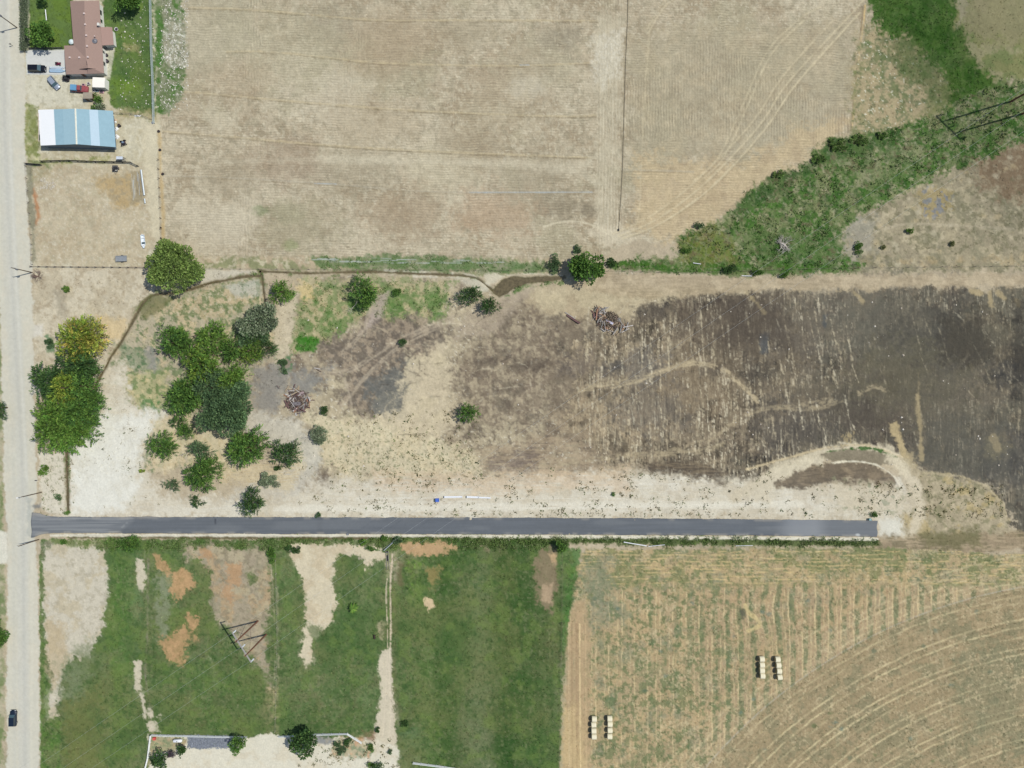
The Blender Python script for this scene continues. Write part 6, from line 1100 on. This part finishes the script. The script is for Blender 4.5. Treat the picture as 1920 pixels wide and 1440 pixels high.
def bar(px0, py0, px1, py1, r, z, m_, lab, name, cat, n=8, sq=False, grp=None, ends=True):
    a, b_ = P(px0, py0, z), P(px1, py1, z); o = thing(name, ((a + b_) / 2).xy.to_3d(), 0, lab, cat, grp); c = Vector(o.location); m = MB(); m.tube([a - c, b_ - c], r, 4 if sq else n)
    m.build('beam_body' if sq else 'pipe_body', m_, o)
    if ends and not sq:
        d = (b_ - a).normalized(); MB().tube([a - c - d * .05, a - c + d * .15], r * 1.15, n).tube([b_ - c - d * .15, b_ - c + d * .05], r * 1.15, n).build('end_collar', m_, o)
    return o
PVC = mat('white_pvc', col(238, 240, 242), rough=.4, var=.03); ALU = mat('aluminium_pipe', col(196, 204, 206), rough=.45, metal=.3, var=.08)
bar(85, 18, 87, 38, .14, .15, PVC, 'white plank lying on the front lawn', 'plank', 'plank', sq=True)
bar(833.5, 932, 866.5, 931.5, .3, .3, PVC, 'left one of two thick white culvert pipes on the pale shoulder', 'culvert_pipe', 'pipe', 14); bar(875.5, 931.8, 897, 932.4, .32, .32, PVC, 'middle thick white culvert pipe on the pale shoulder', 'culvert_pipe', 'pipe', 14); bar(898.5, 932.6, 919.5, 933.6, .24, .24, PVC, 'right hand thinner white culvert pipe on the pale shoulder', 'culvert_pipe', 'pipe', 14)
bar(264.5, 319, 270.5, 366, .27, .25, ALU, 'long pale irrigation pipe at the east side of the corral', 'irrigation_pipe', 'pipe', 10); bar(271, 373, 272, 381, .22, .22, ALU, 'short pale pipe below the long one in the corral', 'irrigation_pipe', 'pipe', 10)
for k, (x, y0, y1) in enumerate(((257, 322, 340), (250, 338, 372), (260, 326, 366))): bar(x, y0, x + 1.5, y1, .06, .08, ALU, ['short thin pipe', 'leftmost thin pipe', 'long thin pipe nearest the thick one'][k] + ' on the ground left of the long irrigation pipe', 'irrigation_pipe', 'pipe', 6, ends=False)
bar(1170, 1016.5, 1212, 1023.5, .13, .45, PVC, 'long white gated pipe slanting in the weeds below the paved lane', 'irrigation_pipe', 'pipe'); bar(1216, 1024.5, 1246, 1021.5, .08, .4, PVC, 'thinner white pipe right of the slanting one below the paved lane', 'irrigation_pipe', 'pipe'); bar(1380, 1023.5, 1411, 1022.8, .07, .4, PVC, 'thin white pipe farther east in the weeds below the lane', 'irrigation_pipe', 'pipe'); bar(720, 1032, 744, 1011, .11, .7, ALU, 'grey pipe crossing the weeds at the ditch gate', 'irrigation_pipe', 'pipe')
bar(1391, 517, 1409, 517.5, .1, .3, PVC, 'white pipe stub lying at the lower edge of the creek thicket', 'irrigation_pipe', 'pipe')
bar(1300, 493, 1314, 495, .1, .3, PVC, 'pale pipe stub lying near the west tip of the thicket', 'irrigation_pipe', 'pipe')
# blue bin, teal utility box, red box, propane tank, mailbox, gate
def box_thing(px, py, d, m_, lidm, lab, name, cat, rz=0):
    p = P(px, py); o = thing(name, (p.x, p.y, 0), rz, lab, cat); MB().box((0, 0, d[2] / 2), d, taper=1.05).build('box_body', m_, o, bevel=.03); MB().box((0, 0, d[2] + .04), (d[0] * 1.1, d[1] * 1.1, .08)).build('lid', lidm, o, bevel=.02); MB().box((d[0] * .4, 0, d[2] + .1), (.06, d[1] * .5, .05)).build('handle', TYRE, o); return o
BL = mat('blue_plastic', col(40, 70, 168), rough=.4, var=.08); BL2 = mat('blue_lid', col(74, 110, 196), rough=.4, var=.06)
box_thing(820.5, 937, (1.0, .95, 1.0), BL, BL2, 'dark blue plastic bin beside the white culvert pipes', 'blue_bin', 'bin')
box_thing(1629.5, 973.2, (.65, .55, .8), mat('teal_box', col(96, 140, 138), rough=.5), mat('teal_lid', col(130, 170, 168), rough=.5), 'teal utility box at the east end of the paved lane', 'utility_box', 'utility box')
box_thing(290.5, 1384, (.75, .75, .5), mat('red_plastic', col(206, 76, 70), rough=.6), mat('red_lid', col(216, 92, 84), rough=.6), 'faded red box inside the white fence corner', 'red_box', 'box')
box_thing(652.5, 1001.5, (.6, .5, .35), junkm[5], junkm[5], 'grey meter box on the lower edge of the paved lane', 'meter_box', 'utility box')
p = P(333.5, 1388.5, .6); o = thing('propane_tank', (p.x, p.y, 0), .03, 'white propane tank lying inside the white fence', 'tank'); MB().tube([(-1.35, 0, .75), (-1.25, 0, .75), (-1.05, 0, .75), (1.05, 0, .75), (1.25, 0, .75), (1.35, 0, .75)], [.1, .34, .47, .47, .34, .1], 16).build('tank_body', PVC, o, smooth=True); MB().lathe([(.16, 0), (.16, .16), (.05, .22)], (0, 0, 1.18), 10).build('valve_dome', junkm[5], o); MB().box((-.7, 0, .15), (.15, .7, .35)).box((.7, 0, .15), (.15, .7, .35)).build('leg', junkm[5], o)
def mailbox(px, py, lab):
    p = P(px, py); o = thing('mailbox', (p.x, p.y, 0), 0, lab, 'mailbox'); MB().box((0, 0, .55), (.1, .1, 1.1)).build('post', mat('grey_wood', col(130, 122, 110), rough=.9, var=.2), o)
    m = MB(); m.add([(x, .13 * math.cos(a), 1.12 + .16 * math.sin(a) + (.05 if math.sin(a) > 0 else 0)) for x in (-.28, .28) for a in np.linspace(0, math.pi, 7)], [(i, i + 1, i + 8, i + 7) for i in range(6)] + [(0, 7, 13, 6), tuple(range(7)), tuple(range(7, 14))]); m.build('letter_box', mat('dark_grey_metal', col(84, 84, 90), rough=.5, metal=.4), o); MB().box((.1, .16, 1.3), (.04, .02, .2)).build('flag', TAIL, o)
mailbox(72, 900, 'mailbox beside the gravel road below the bright bush'); mailbox(24, 86, 'mailbox beside the gravel road opposite the black SUV')
# headgate at the pasture ditch: narrow concrete flume with a gate
p = P(727, 1050); o = thing('ditch_gate', (p.x, p.y, 0), .06, 'narrow dark flume with gate at the top of the rutted pasture track', 'ditch gate'); MB().box((-.35, 0, .1), (.12, 5.6, .35)).box((.35, 0, .1), (.12, 5.6, .35)).build('flume_wall', mat('old_concrete', col(150, 146, 132), rough=.95, var=.12), o); MB().box((0, 0, -.02), (.58, 5.5, .06)).build('flume_floor', TYRE, o); MB().box((0, 2.4, .5), (.7, .06, .9)).build('gate_panel', junkm[5], o)
# ------------------------------------------------------------------ farm debris beside the barn
def tarp(px, py, w_, d, rz, lab, m_=None):
    p = P(px, py); o = thing('tarp', (p.x, p.y, 0), rz, lab, 'tarp'); n = 9; V = []; F = []
    for i in range(n):
        for j in range(n):
            u, v_ = i / (n - 1) - .5, j / (n - 1) - .5; k = (1 - (2 * u) ** 2) * (1 - (2 * v_) ** 2); V.append((u * w_ * (1 + .2 * math.sin(7 * v_)), v_ * d * (1 - .35 * u), .04 + .5 * k + .1 * math.sin(9 * u + 5 * v_) * k))
    for i in range(n - 1):
        for j in range(n - 1): F.append((i * n + j, (i + 1) * n + j, (i + 1) * n + j + 1, i * n + j + 1))
    m = MB(); m.add(V, F); m.build('sheet', m_ or junkm[1], o, smooth=True); MB().lathe([(.12, 0), (.14, .1), (.05, .16)], (0, 0, .5), 7).build('weight_stone', junkm[5], o)
tarp(218.5, 241.5, 1.3, 1.1, .6, 'upper crumpled white tarp along the barn east wall'); tarp(219.5, 257, 1.2, 1.3, -.4, 'lower crumpled white tarp along the barn east wall'); tarp(216.5, 229, .7, .7, .2, 'small white tarp near the top of the barn east wall'); tarp(287, 230, .8, .7, .8, 'white tarp bundle at the foot of the long pale fence'); tarp(258, 217.5, 1.9, .5, 0, 'long white sheet in the weeds between barn and long pale fence')
tarp(216.5, 225, .9, .6, .1, 'tan tarp at the top of the barn east wall', mat('tan_cloth', col(206, 180, 150), var=.1)); tarp(196, 121, .9, .8, .5, 'white cover on the patio east of the house')
p = P(231, 268, .5); o = thing('tractor_wreck', (p.x, p.y, 0), .3, 'dark dismantled machine off the southeast corner of the barn', 'machine'); MB().box((0, 0, .5), (1.3, .8, .5), taper=.8).build('engine_block', junkm[2], o, bevel=.05); MB().box((.1, 0, .95), (.5, .5, .35)).build('cover', mat('blue_grey_metal', col(120, 140, 160), rough=.5), o, bevel=.04); wheels(o, (-.5, .5), 1.5, .42)
# squeeze chute by the corral fence: tall, throws the dark shadow
p = P(231, 300); o = thing('cattle_chute', (p.x, p.y, 0), 0, 'grey metal cattle chute against the top corral fence', 'cattle chute')
MB().box((-.9, .35, 1.0), (.08, .08, 2.0)).box((.9, .35, 1.0), (.08, .08, 2.0)).box((-.9, -.35, 1.0), (.08, .08, 2.0)).box((.9, -.35, 1.0), (.08, .08, 2.0)).build('frame_post', junkm[5], o); m = MB()
for k in range(5):
    for s in (-.35, .35): m.box((0, s, .3 + k * .4), (1.75, .04, .14))
m.build('side_panel', junkm[5], o); MB().box((0, 0, 2.05), (1.9, .85, .07)).build('top_plate', mat('pale_metal', col(206, 214, 222), rough=.4), o)
# ------------------------------------------------------------------ fences
def fence(name, pts, lab, m_, post_h=1.25, sp=2.5, pr=.06, rails=(.4, .8, 1.15), rr=.035, cat='fence', sq=False, grp=None):
    a0 = P(*pts[0]); o = thing(name, (a0.x, a0.y, 0), 0, lab, cat, grp); Ppts = [P(*q) - a0 for q in pts]; m = MB(); cnt = 0
    for a, b_ in zip(Ppts, Ppts[1:]):
        for z in rails: m.tube([a + Vector((0, 0, z)), b_ + Vector((0, 0, z))], rr, 4 if sq else 5)
    m.build('rail', m_, o)
    for i, (a, b_) in enumerate(zip(Ppts, Ppts[1:])):
        n = max(1, round((b_ - a).length / sp))
        for k in range(n + (1 if i == len(Ppts) - 2 else 0)):
            c = a + (b_ - a) * (k / n)
            if cnt < 99: MB().box((c.x, c.y, post_h / 2 - .15), (pr * 2, pr * 2, post_h + .3)).build('post', m_, o); cnt += 1
    return o
VIN = mat('white_vinyl', col(240, 242, 238), rough=.5, var=.02); PIPEB = mat('dark_pipe', col(52, 50, 50), rough=.7, var=.2); OLDW = mat('weathered_wood', col(128, 116, 104), rough=.95, var=.25); PALE = mat('pale_fence', col(178, 192, 190), rough=.6, var=.08)
fence('white_fence', [(272, 1448), (279, 1420), (284.5, 1377)], 'white rail fence running down from the corner to the bottom edge', VIN, sq=True, pr=.07, rr=.08)
fence('white_fence', [(285.5, 1376.5), (360, 1378), (463, 1380.5)], 'long white rail fence above the grey stone bed', VIN, sq=True, pr=.07, rr=.08)
fence('white_fence', [(524, 1379.5), (590, 1375.5), (652, 1374), (679, 1391)], 'white rail fence right of the large round tree with an angled end', VIN, sq=True, pr=.07, rr=.08)
fence('white_fence', [(775, 1428.5), (818, 1434), (866, 1441)], 'white rail fence starting right of the track mouth', VIN, sq=True, pr=.07, rr=.08)
fence('pale_fence', [(284, -6), (286, 90), (289, 160), (290.5, 231)], 'long pale grey panel fence along the east side of the house lawn', PALE, post_h=1.5, pr=.07, rails=(.3, .7, 1.1, 1.45), rr=.05)
fence('pipe_fence', [(50, 308), (79, 310)], 'short dark gate section at the road end of the top corral fence', PIPEB, post_h=1.3, rr=.09, rails=(.4, .8, 1.2)); fence('pipe_fence', [(80, 304), (130, 302.5), (180, 304.5), (248, 306), (260, 312)], 'dark top fence of the corral below the metal barn', PIPEB, post_h=1.4, rr=.05, pr=.08, rails=(.35, .75, 1.1, 1.35))
fence('wooden_fence', [(60, 500), (272, 502)], 'wooden post fence along the bottom of the corral', OLDW, post_h=1.2, pr=.1, rr=.035, rails=(.5, 1.0)); fence('wire_fence', [(50, 312), (55, 380), (60, 440), (62, 496)], 'old wire fence between the corral and the gravel road', OLDW, post_h=1.2, pr=.05, rr=.015, rails=(.5, 1.0), sp=3.5)
fence('wire_fence', [(298, 300), (301, 370), (304, 449)], 'post and wire fence between the farm lane and the stubble field', mat('rust_post', col(104, 78, 58), rough=.9, var=.2), post_h=1.2, pr=.06, rr=.015, rails=(.5, 1.0), sp=3.0)
fence('yard_fence', [(56, 92.5), (119, 91.5)], 'dark fence between the front lawn and the driveway', mat('dark_boards', col(78, 78, 74), rough=.9, var=.2), post_h=1.0, pr=.05, rr=.07, rails=(.3, .6, .9)); fence('wire_fence', [(214, 213), (262, 216), (284, 224)], 'sagging fence in the weeds between the barn and the pale fence', OLDW, post_h=1.0, pr=.05, rr=.03, rails=(.5, .9))
fence('wire_fence', [(384, 504), (520, 505), (700, 506), (860, 507), (1050, 508)], 'wire fence along the upper bank of the ditch', OLDW, post_h=1.1, pr=.05, rr=.012, rails=(.5, 1.0), sp=5)
fence('wire_fence', [(1140, 508), (1300, 512), (1480, 505), (1640, 502), (1920, 499)], 'wire fence along the bottom of the creek thicket and dry scrub', OLDW, post_h=1.1, pr=.05, rr=.012, rails=(.5, 1.0), sp=5)
fence('wire_fence', [(1054, 1035), (1053, 1200), (1048, 1440)], 'wire fence between the green pasture and the hay field', OLDW, post_h=1.1, pr=.05, rr=.012, rails=(.5, 1.0), sp=5); fence('wire_fence', [(518, 1050), (521, 1200), (517, 1370)], 'wire fence along the faint track right of the power pylon', mat('pale_wood', col(184, 176, 158), rough=.9, var=.1), post_h=1.1, pr=.05, rr=.012, rails=(.5, 1.0), sp=4)
# field drip line
a0 = P(1177.5, -20); o = thing('drip_hose', (a0.x, a0.y, 0), 0, 'thin black irrigation hose lying across the stubble field', 'hose'); m = MB(); m.tube([P(x, y, .12) - a0 for x, y in ((1177.5, -20), (1176.5, 40), (1173, 120), (1170.5, 200), (1167, 320), (1163, 390), (1160, 431))], .035, 6); m.build('hose_run', PIPEB, o); p = P(1160, 431, .1) - a0; MB().box((p.x, p.y, .2), (.3, .7, .45)).build('valve', PIPEB, o)
# riser valves
for x, y, lab in ((298, 246.5, 'topmost'), (300.5, 281.5, 'middle'), (305.5, 326.5, 'lowest')):
    p = P(x, y); o = thing('irrigation_valve', (p.x, p.y, 0), 0, lab + ' of three dark irrigation valves by the left side of the stubble field', 'valve', 'irrigation valves'); MB().lathe([(.42, 0), (.4, .3), (.3, .34), (.22, .3)], (0, 0, 0), 12).build('riser', PIPEB, o); MB().tube([(0, 0, .1), (0, 0, .55)], .05).box((0, 0, .58), (.36, .05, .05)).build('valve_handle', junkm[3], o)
for x, y, k in ((303, 427, 0), (303.5, 447, 1)):
    p = P(x, y); o = thing('field_post', (p.x, p.y, 0), 0, ['upper', 'lower'][k] + ' dark stub post at the end of the lane fence', 'post'); MB().box((0, 0, .4), (.2, .2, .8)).build('post_body', PIPEB, o); MB().box((0, 0, .82), (.26, .26, .05)).build('cap', PIPEB, o)
# ------------------------------------------------------------------ round hay bales
BALE = mat('bale_wrap', col(236, 228, 196), rough=.85, var=.06, scale=4, bump=.2, spec=.1); BEND = mat('bale_end', col(176, 158, 112), rough=.95, var=.25, scale=8)
def make_bale():
    o = thing('hay_bale', (0, 0, 0), 0, 'bale', 'hay bale'); m = MB(); r = .83; xs_ = [-.72, -.68, -.5, -.2, .1, .4, .62, .69, .72]; rr_ = [.93, .985, 1, .995, 1.003, .995, 1, .985, .93]
    m.tube([(x, 0, r - .03) for x in xs_], [r * q for q in rr_], 28, caps=False); m.build('wrap', BALE, o, smooth=True)
    for s in (-1, 1): MB().tube([(s * .70, 0, r - .03), (s * .712, 0, r - .03), (s * .735, 0, r - .03)], [r * .92, r * .9, r * .3], 28).build('bale_face', BEND, o)
    return o
ORD = ['topmost', 'second', 'third', 'lowest']
BL_ = [[(1429, 1235.5), (1429.2, 1246.5), (1429.2, 1257), (1430, 1267)], [(1458.5, 1236), (1460, 1247), (1461.2, 1258), (1462.4, 1269.5)], [(1115, 1348), (1114, 1358.5), (1114.2, 1370), (1114.6, 1381)], [(1144, 1347), (1144.4, 1357.5), (1144.4, 1369), (1144, 1380.5)]]
proto = make_bale(); first = True
for r_i, row in enumerate(BL_):
    for k, (x, y) in enumerate(row):
        o = proto if first else copy_tree(proto); first = False
        p = P(x - 1.0, y, .8); o.location = (p.x, p.y, gz(x, y)); o.rotation_euler = (0, 0, rnd.uniform(-.08, .08))
        o['label'] = f"{ORD[k]} round hay bale in the {'left' if r_i % 2 == 0 else 'right'} row of the {'upper group near the curved swaths' if r_i < 2 else 'lower group near the bottom edge'}"
        o['group'] = 'round hay bales standing in rows'
# ------------------------------------------------------------------ roadside utility poles
POLEW = mat('pole_wood', col(104, 90, 74), rough=.95, var=.2, scale=3); INS = mat('insulator_glass', col(206, 214, 220), rough=.25)
def upole(px, py, h, lab, lamp=False, can=False, arm_rz=0.0, double=False):
    p = P(px, py); o = thing('utility_pole', (p.x, p.y, 0), 0, lab, 'utility pole', 'utility poles along the gravel road'); MB().tube([(0, 0, -.3), (0, 0, h * .5), (0, 0, h)], [.17, .14, .11], 10).build('pole', POLEW, o)
    if not lamp:
        c, s = math.cos(arm_rz), math.sin(arm_rz); MB().box((0, 0, h - .5), (1.5, .1, .12), arm_rz).build('crossarm', POLEW, o)
        for t in (-.65, .65, 0): MB().lathe([(.05, 0), (.07, .05), (.04, .12), (.06, .16)], (t * c, t * s, h - .42 if t else h), 8).build('insulator', INS, o)
    if can: MB().lathe([(.24, 0), (.26, .1), (.26, .75), (.2, .85)], (.3, -.2, h - 2.3), 12).build('transformer', mat('transformer_grey', col(110, 114, 120), rough=.5), o)
    if lamp: MB().tube([(0, 0, h - .3), (-.5, -.1, h), (-1.0, -.25, h + .1)], .045, 6).build('lamp_arm', junkm[5], o); MB().box((-1.15, -.28, h + .1), (.55, .24, .14)).build('lamp_head', PVC, o, bevel=.04)
    return o
upole(32, 52, 9.2, 'utility pole with a transformer beside the front lawn hedge', can=True); upole(60.5, 511, 9.0, 'utility pole with a transformer at the bottom left corner of the corral', can=True); upole(78, 923, 8.8, 'street light pole with a white lamp head above the lane junction', lamp=True); upole(73, 1011.5, 9.0, 'utility pole just below the lane junction')
# ------------------------------------------------------------------ H-frame pylons and conductors
TIM = mat('pylon_timber', col(122, 84, 66), rough=.9, var=.2, scale=2); ARMM = mat('crossarm_grey', col(176, 172, 170), rough=.7, var=.08)
def pylon(A, B, h, zb, lab, hang=2.0, armlen=9.9):
    A = Vector(P(*A, zb)[:2]); B = Vector(P(*B, zb)[:2]); c = (A + B) / 2; u = (B - A).normalized(); n = Vector((-u.y, u.x)); d = (B - A).length / 2
    o = thing('power_pylon', (c.x, c.y, zb), math.atan2(u.y, u.x), lab, 'power pylon')
    for s in (-1, 1): MB().tube([(s * d, 0, -.5), (s * d, 0, h * .5), (s * d, 0, h + .5)], [.28, .24, .17], 10).build('pole', TIM, o)
    za = h - .6; MB().box((0, .09, za), (armlen, .08, .26)).box((0, -.09, za), (armlen, .08, .26)).build('crossarm', ARMM, o)
    m = MB(); z0, z1 = h * .36, h * .84; m.tube([(-d, .15, z0), (d, .15, z1)], .055, 5); m.tube([(d, -.15, z0), (-d, -.15, z1)], .055, 5); m.build('brace', mat('brace_timber', col(150, 132, 112), rough=.9), o)
    at = []
    for s in (-1, 0, 1):
        x = s * armlen * .475; prof = []; hang_ = hang
        for k in range(9): prof += [(.03, -k * hang / 9), (.2, -k * hang / 9 - .06), (.19, -k * hang / 9 - .14), (.03, -k * hang / 9 - .16)]
        MB().lathe(prof, (x, 0, za - .15), 8).build('insulator_string', INS, o); q = c + u * x; at.append(Vector((q.x, q.y, zb + za - .2 - hang)))
    return o, at
t1, at1 = pylon((483.5, 1164.5), (499.3, 1189.5), 16.6, 0, 'wooden H-frame power pylon standing in the green pasture')
t2, at2 = pylon((1896, 190), (1916, 214), 24, 5.6, 'tall wooden H-frame power pylon on the bank past the right edge, casting two long shadows', armlen=9.9)
WIRE = mat('conductor', col(214, 218, 214), rough=.4, metal=.3, var=.03)
def wire(a, b_, sag, lab, r=.015):
    o = thing('power_line', a, 0, lab, 'power line', 'three conductors of the power line'); m = MB(); pts = []
    for i in range(41):
        t = i / 40; q = a + (b_ - a) * t; q.z -= sag * 4 * t * (1 - t); pts.append(q - a)
    m.tube(pts, r, 5); m.build('cable', WIRE, o)
nm = ['upper left', 'middle', 'lower right']; dirn = Vector((-1, -.69, 0)).normalized()
for k in range(3):
    wire(at1[k], at2[k], 6.5, nm[k] + ' of three thin power lines crossing the paved lane toward the creek'); wire(at1[k], at1[k] + dirn * 190, 5.5, nm[k] + ' of three thin power lines leaving the pasture pylon to the bottom left')
# ------------------------------------------------------------------ demolition debris heaps
BC = [mat('board_orange', col(164, 124, 98), rough=.9, var=.15), mat('board_grey', col(150, 146, 140), rough=.9, var=.15), mat('board_dark', col(84, 70, 66), rough=.9, var=.25), mat('board_maroon', col(112, 84, 80), rough=.85, var=.2), mat('board_white', col(196, 190, 182), rough=.8, var=.06), mat('board_tan', col(166, 148, 122), rough=.9, var=.15)]
BN = ['orange tan', 'weathered grey', 'charred dark', 'maroon painted', 'chalky white', 'pale tan']
def heap(pts, wts, n, where, size=(1.0, 3.4)):
    for k in range(n):
        cx, cy, rx, ry = rnd.choice(pts); x, y = rnd.gauss(cx, rx), rnd.gauss(cy, ry); c = rnd.choices(range(6), wts)[0]; L = rnd.uniform(*size); z = rnd.uniform(.1, .9); p = P(x, y, z)
        m = MB(); w_ = rnd.uniform(.06, .34); m.box((0, 0, 0), (L, w_, .06)); 
        if rnd.random() < .35: m.box((L * .3, 0, .07), (.1, w_ * 1.8, .06), .2)
        o = m.build('broken_board', BC[c], None); o.location = p; o.rotation_euler = (rnd.uniform(-.25, .25), rnd.uniform(-.22, .22), rnd.uniform(0, 3.14))
        mx_ = sum(q[0] for q in pts) / len(pts); my_ = sum(q[1] for q in pts) / len(pts); qd = ('upper ' if y < my_ else 'lower ') + ('left' if x < mx_ else 'right')
        tag(o, f"{'long' if L > (size[0] + size[1]) / 2 else 'short'} {BN[c]} broken board at the {qd} of the {where}", 'board', f'broken boards of the {where}')
heap([(1122, 590, 7, 6), (1138, 603, 8, 5), (1148, 618, 9, 4), (1125, 584, 6, 4), (1165, 612, 7, 4), (1140, 600, 14, 10)], [4, 5, 2, 1.5, 2, 3], 78, 'demolition heap')
heap([(548, 742, 9, 7), (570, 745, 8, 9), (560, 762, 10, 8), (560, 752, 12, 10)], [2, 4, 3.5, 5, 2, 2], 86, 'scrap heap', (.8, 3.0))
for nm_, cx, cy, rx, ry, pal_ in (('rubble', 1140, 602, 22, 17, [(150, 138, 120), (120, 108, 96), (176, 160, 136), (84, 76, 68)]), ('rubble', 558, 752, 21, 20, [(140, 124, 116), (108, 92, 88), (168, 156, 142), (76, 66, 62)])):
    n = 5200; rr_ = np.sqrt(rng.random(n)) ; th = rng.uniform(0, 6.28, n); pos = np.stack([rr_ * np.cos(th) * rx * S, rr_ * np.sin(th) * ry * S, rng.random(n) * .9 * (1 - rr_ ** 2) + .03], -1) + np.array([*P(cx, cy)[:2], 0])
    ax = unit(rng.normal(size=(n, 3)) * np.array([1, 1, .4])); cl = np.array([col(*c_) for c_ in pal_])[rng.integers(0, 4, n)]
    V, F, c_ = cards(pos, ax, rng.uniform(.15, .9, n), rng.uniform(.05, .22, n), cl); tag(np_mesh(nm_, V, F, soil, c_), kind='stuff')
def slab(px, py, L, w_, rz, m_, lab, h=.25, z=.4):
    p = P(px, py, z); o = MB().box((0, 0, 0), (L, w_, h)).box((0, w_ / 2, h / 2 + .03), (L, .06, .08)).build('wall_panel', m_, None, bevel=.02); o.location = p; o.rotation_euler = (.08, -.06, rz); return tag(o, lab, 'panel')
slab(1143, 604, 2.3, .6, -.45, mat('sheet_lilac', col(206, 204, 218), rough=.4, metal=.2), 'long pale metal sheet in the middle of the demolition heap', .12, .8); slab(1118, 592, 1.8, 1.5, .1, BC[3], 'reddish wall piece at the left of the demolition heap', .1, .4); slab(1136, 614, 1.6, .9, -.7, BC[0], 'orange wall piece at the bottom of the demolition heap', .1, .4); slab(1158, 600, 2.0, 1.3, .1, mat('ash_panel', col(128, 124, 116), rough=.9, var=.3), 'ash grey panel at the right of the demolition heap', .1, .3); slab(1130, 618.5, 1.6, .22, -.65, BC[4], 'short white beam at the lower left of the demolition heap', .3, .3); slab(1150, 612.5, 2.2, .3, -.3, BC[2], 'dark pole in the demolition heap', .3, .7)
slab(547, 748, 1.5, .9, .1, BC[4], 'chalky white panel at the left of the scrap heap', .12, .7); slab(556, 757, 2.4, 1.0, .02, mat('slate', col(120, 114, 116), rough=.8, var=.2), 'slate grey sheet in the middle of the scrap heap', .1, .9); slab(566, 738, 1.4, 1.0, .3, mat('mauve', col(164, 146, 144), rough=.8, var=.1), 'mauve panel at the top of the scrap heap', .1, .6); slab(555.5, 777, .6, .8, .2, BC[4], 'bright white piece at the bottom of the scrap heap', .1, .3); slab(580, 748, .35, 1.4, .3, BC[4], 'narrow white strip at the right of the scrap heap', .1, .9)
slab(1075, 598.5, 4.6, .5, -math.radians(33), BC[3], 'long maroon steel beam lying left of the demolition heap', .45, .3); slab(1069, 591.5, 3.6, .18, -math.radians(33), BC[4], 'thin pale beam alongside the maroon steel beam', .15, .3); slab(1090, 598.5, 1.9, .1, .15, BC[5], 'thin stick pointing from the maroon beam to the demolition heap', .08, .3)
slab(595, 691, 1.9, .25, -.2, BC[4], 'pale beam lying alone above the scrap heap', .15, .15); slab(598, 695, 1.6, .15, -.5, BC[2], 'dark stick beside the lone pale beam above the scrap heap', .12, .15)
# dark calf lying at the edge of the pasture
def calf(px, py, rz):
    p = P(px, py); o = thing('calf', (p.x, p.y, 0), rz, 'small dark brown calf resting on the pasture beside the rutted track', 'calf'); CO = mat('calf_coat', (.035, .02, .016), rough=.8, var=.2)
    me = bpy.data.meshes.new('calf_body'); jt = [(-.5, 0, .34, .2), (-.25, 0, .36, .26), (.1, 0, .36, .26), (.38, 0, .38, .2), (.56, .04, .52, .12), (.68, .07, .62, .11), (.84, .09, .56, .065), (-.55, .24, .12, .09), (-.3, .3, .08, .06), (-.02, .3, .05, .045), (.36, .26, .12, .07), (.5, .28, .05, .045), (-.52, -.2, .12, .09), (-.25, -.28, .07, .05), (.36, -.24, .1, .06), (.6, -.26, .05, .04), (-.68, 0, .3, .05), (-.74, .1, .12, .025)]
    me.from_pydata([j[:3] for j in jt], [(0, 1), (1, 2), (2, 3), (3, 4), (4, 5), (5, 6), (0, 7), (7, 8), (8, 9), (3, 10), (10, 11), (0, 12), (12, 13), (3, 14), (14, 15), (0, 16), (16, 17)], []); b = bpy.data.objects.new('calf_body', me); C.objects.link(b); b.parent = o
    sk = b.modifiers.new('skin', 'SKIN'); sk.use_smooth_shade = True; lay = me.skin_vertices[0] if len(me.skin_vertices) else None
    if lay is None:
        bpy.context.view_layer.objects.active = b; lay = me.skin_vertices[0]
    for v_, j in zip(lay.data, jt): v_.radius = (j[3], j[3])
    lay.data[1].use_root = True; sb = b.modifiers.new('sub', 'SUBSURF'); sb.levels = 1; sb.render_levels = 2; me.materials.append(CO)
    for s in (-1, 1): MB().add([(.62, .07 + s * .08, .68), (.6, .07 + s * .2, .7), (.68, .07 + s * .2, .66), (.7, .07 + s * .08, .66)], [(0, 1, 2, 3)]).build('ear', CO, o)
calf(702.5, 1193.5, math.pi / 2 + .1)
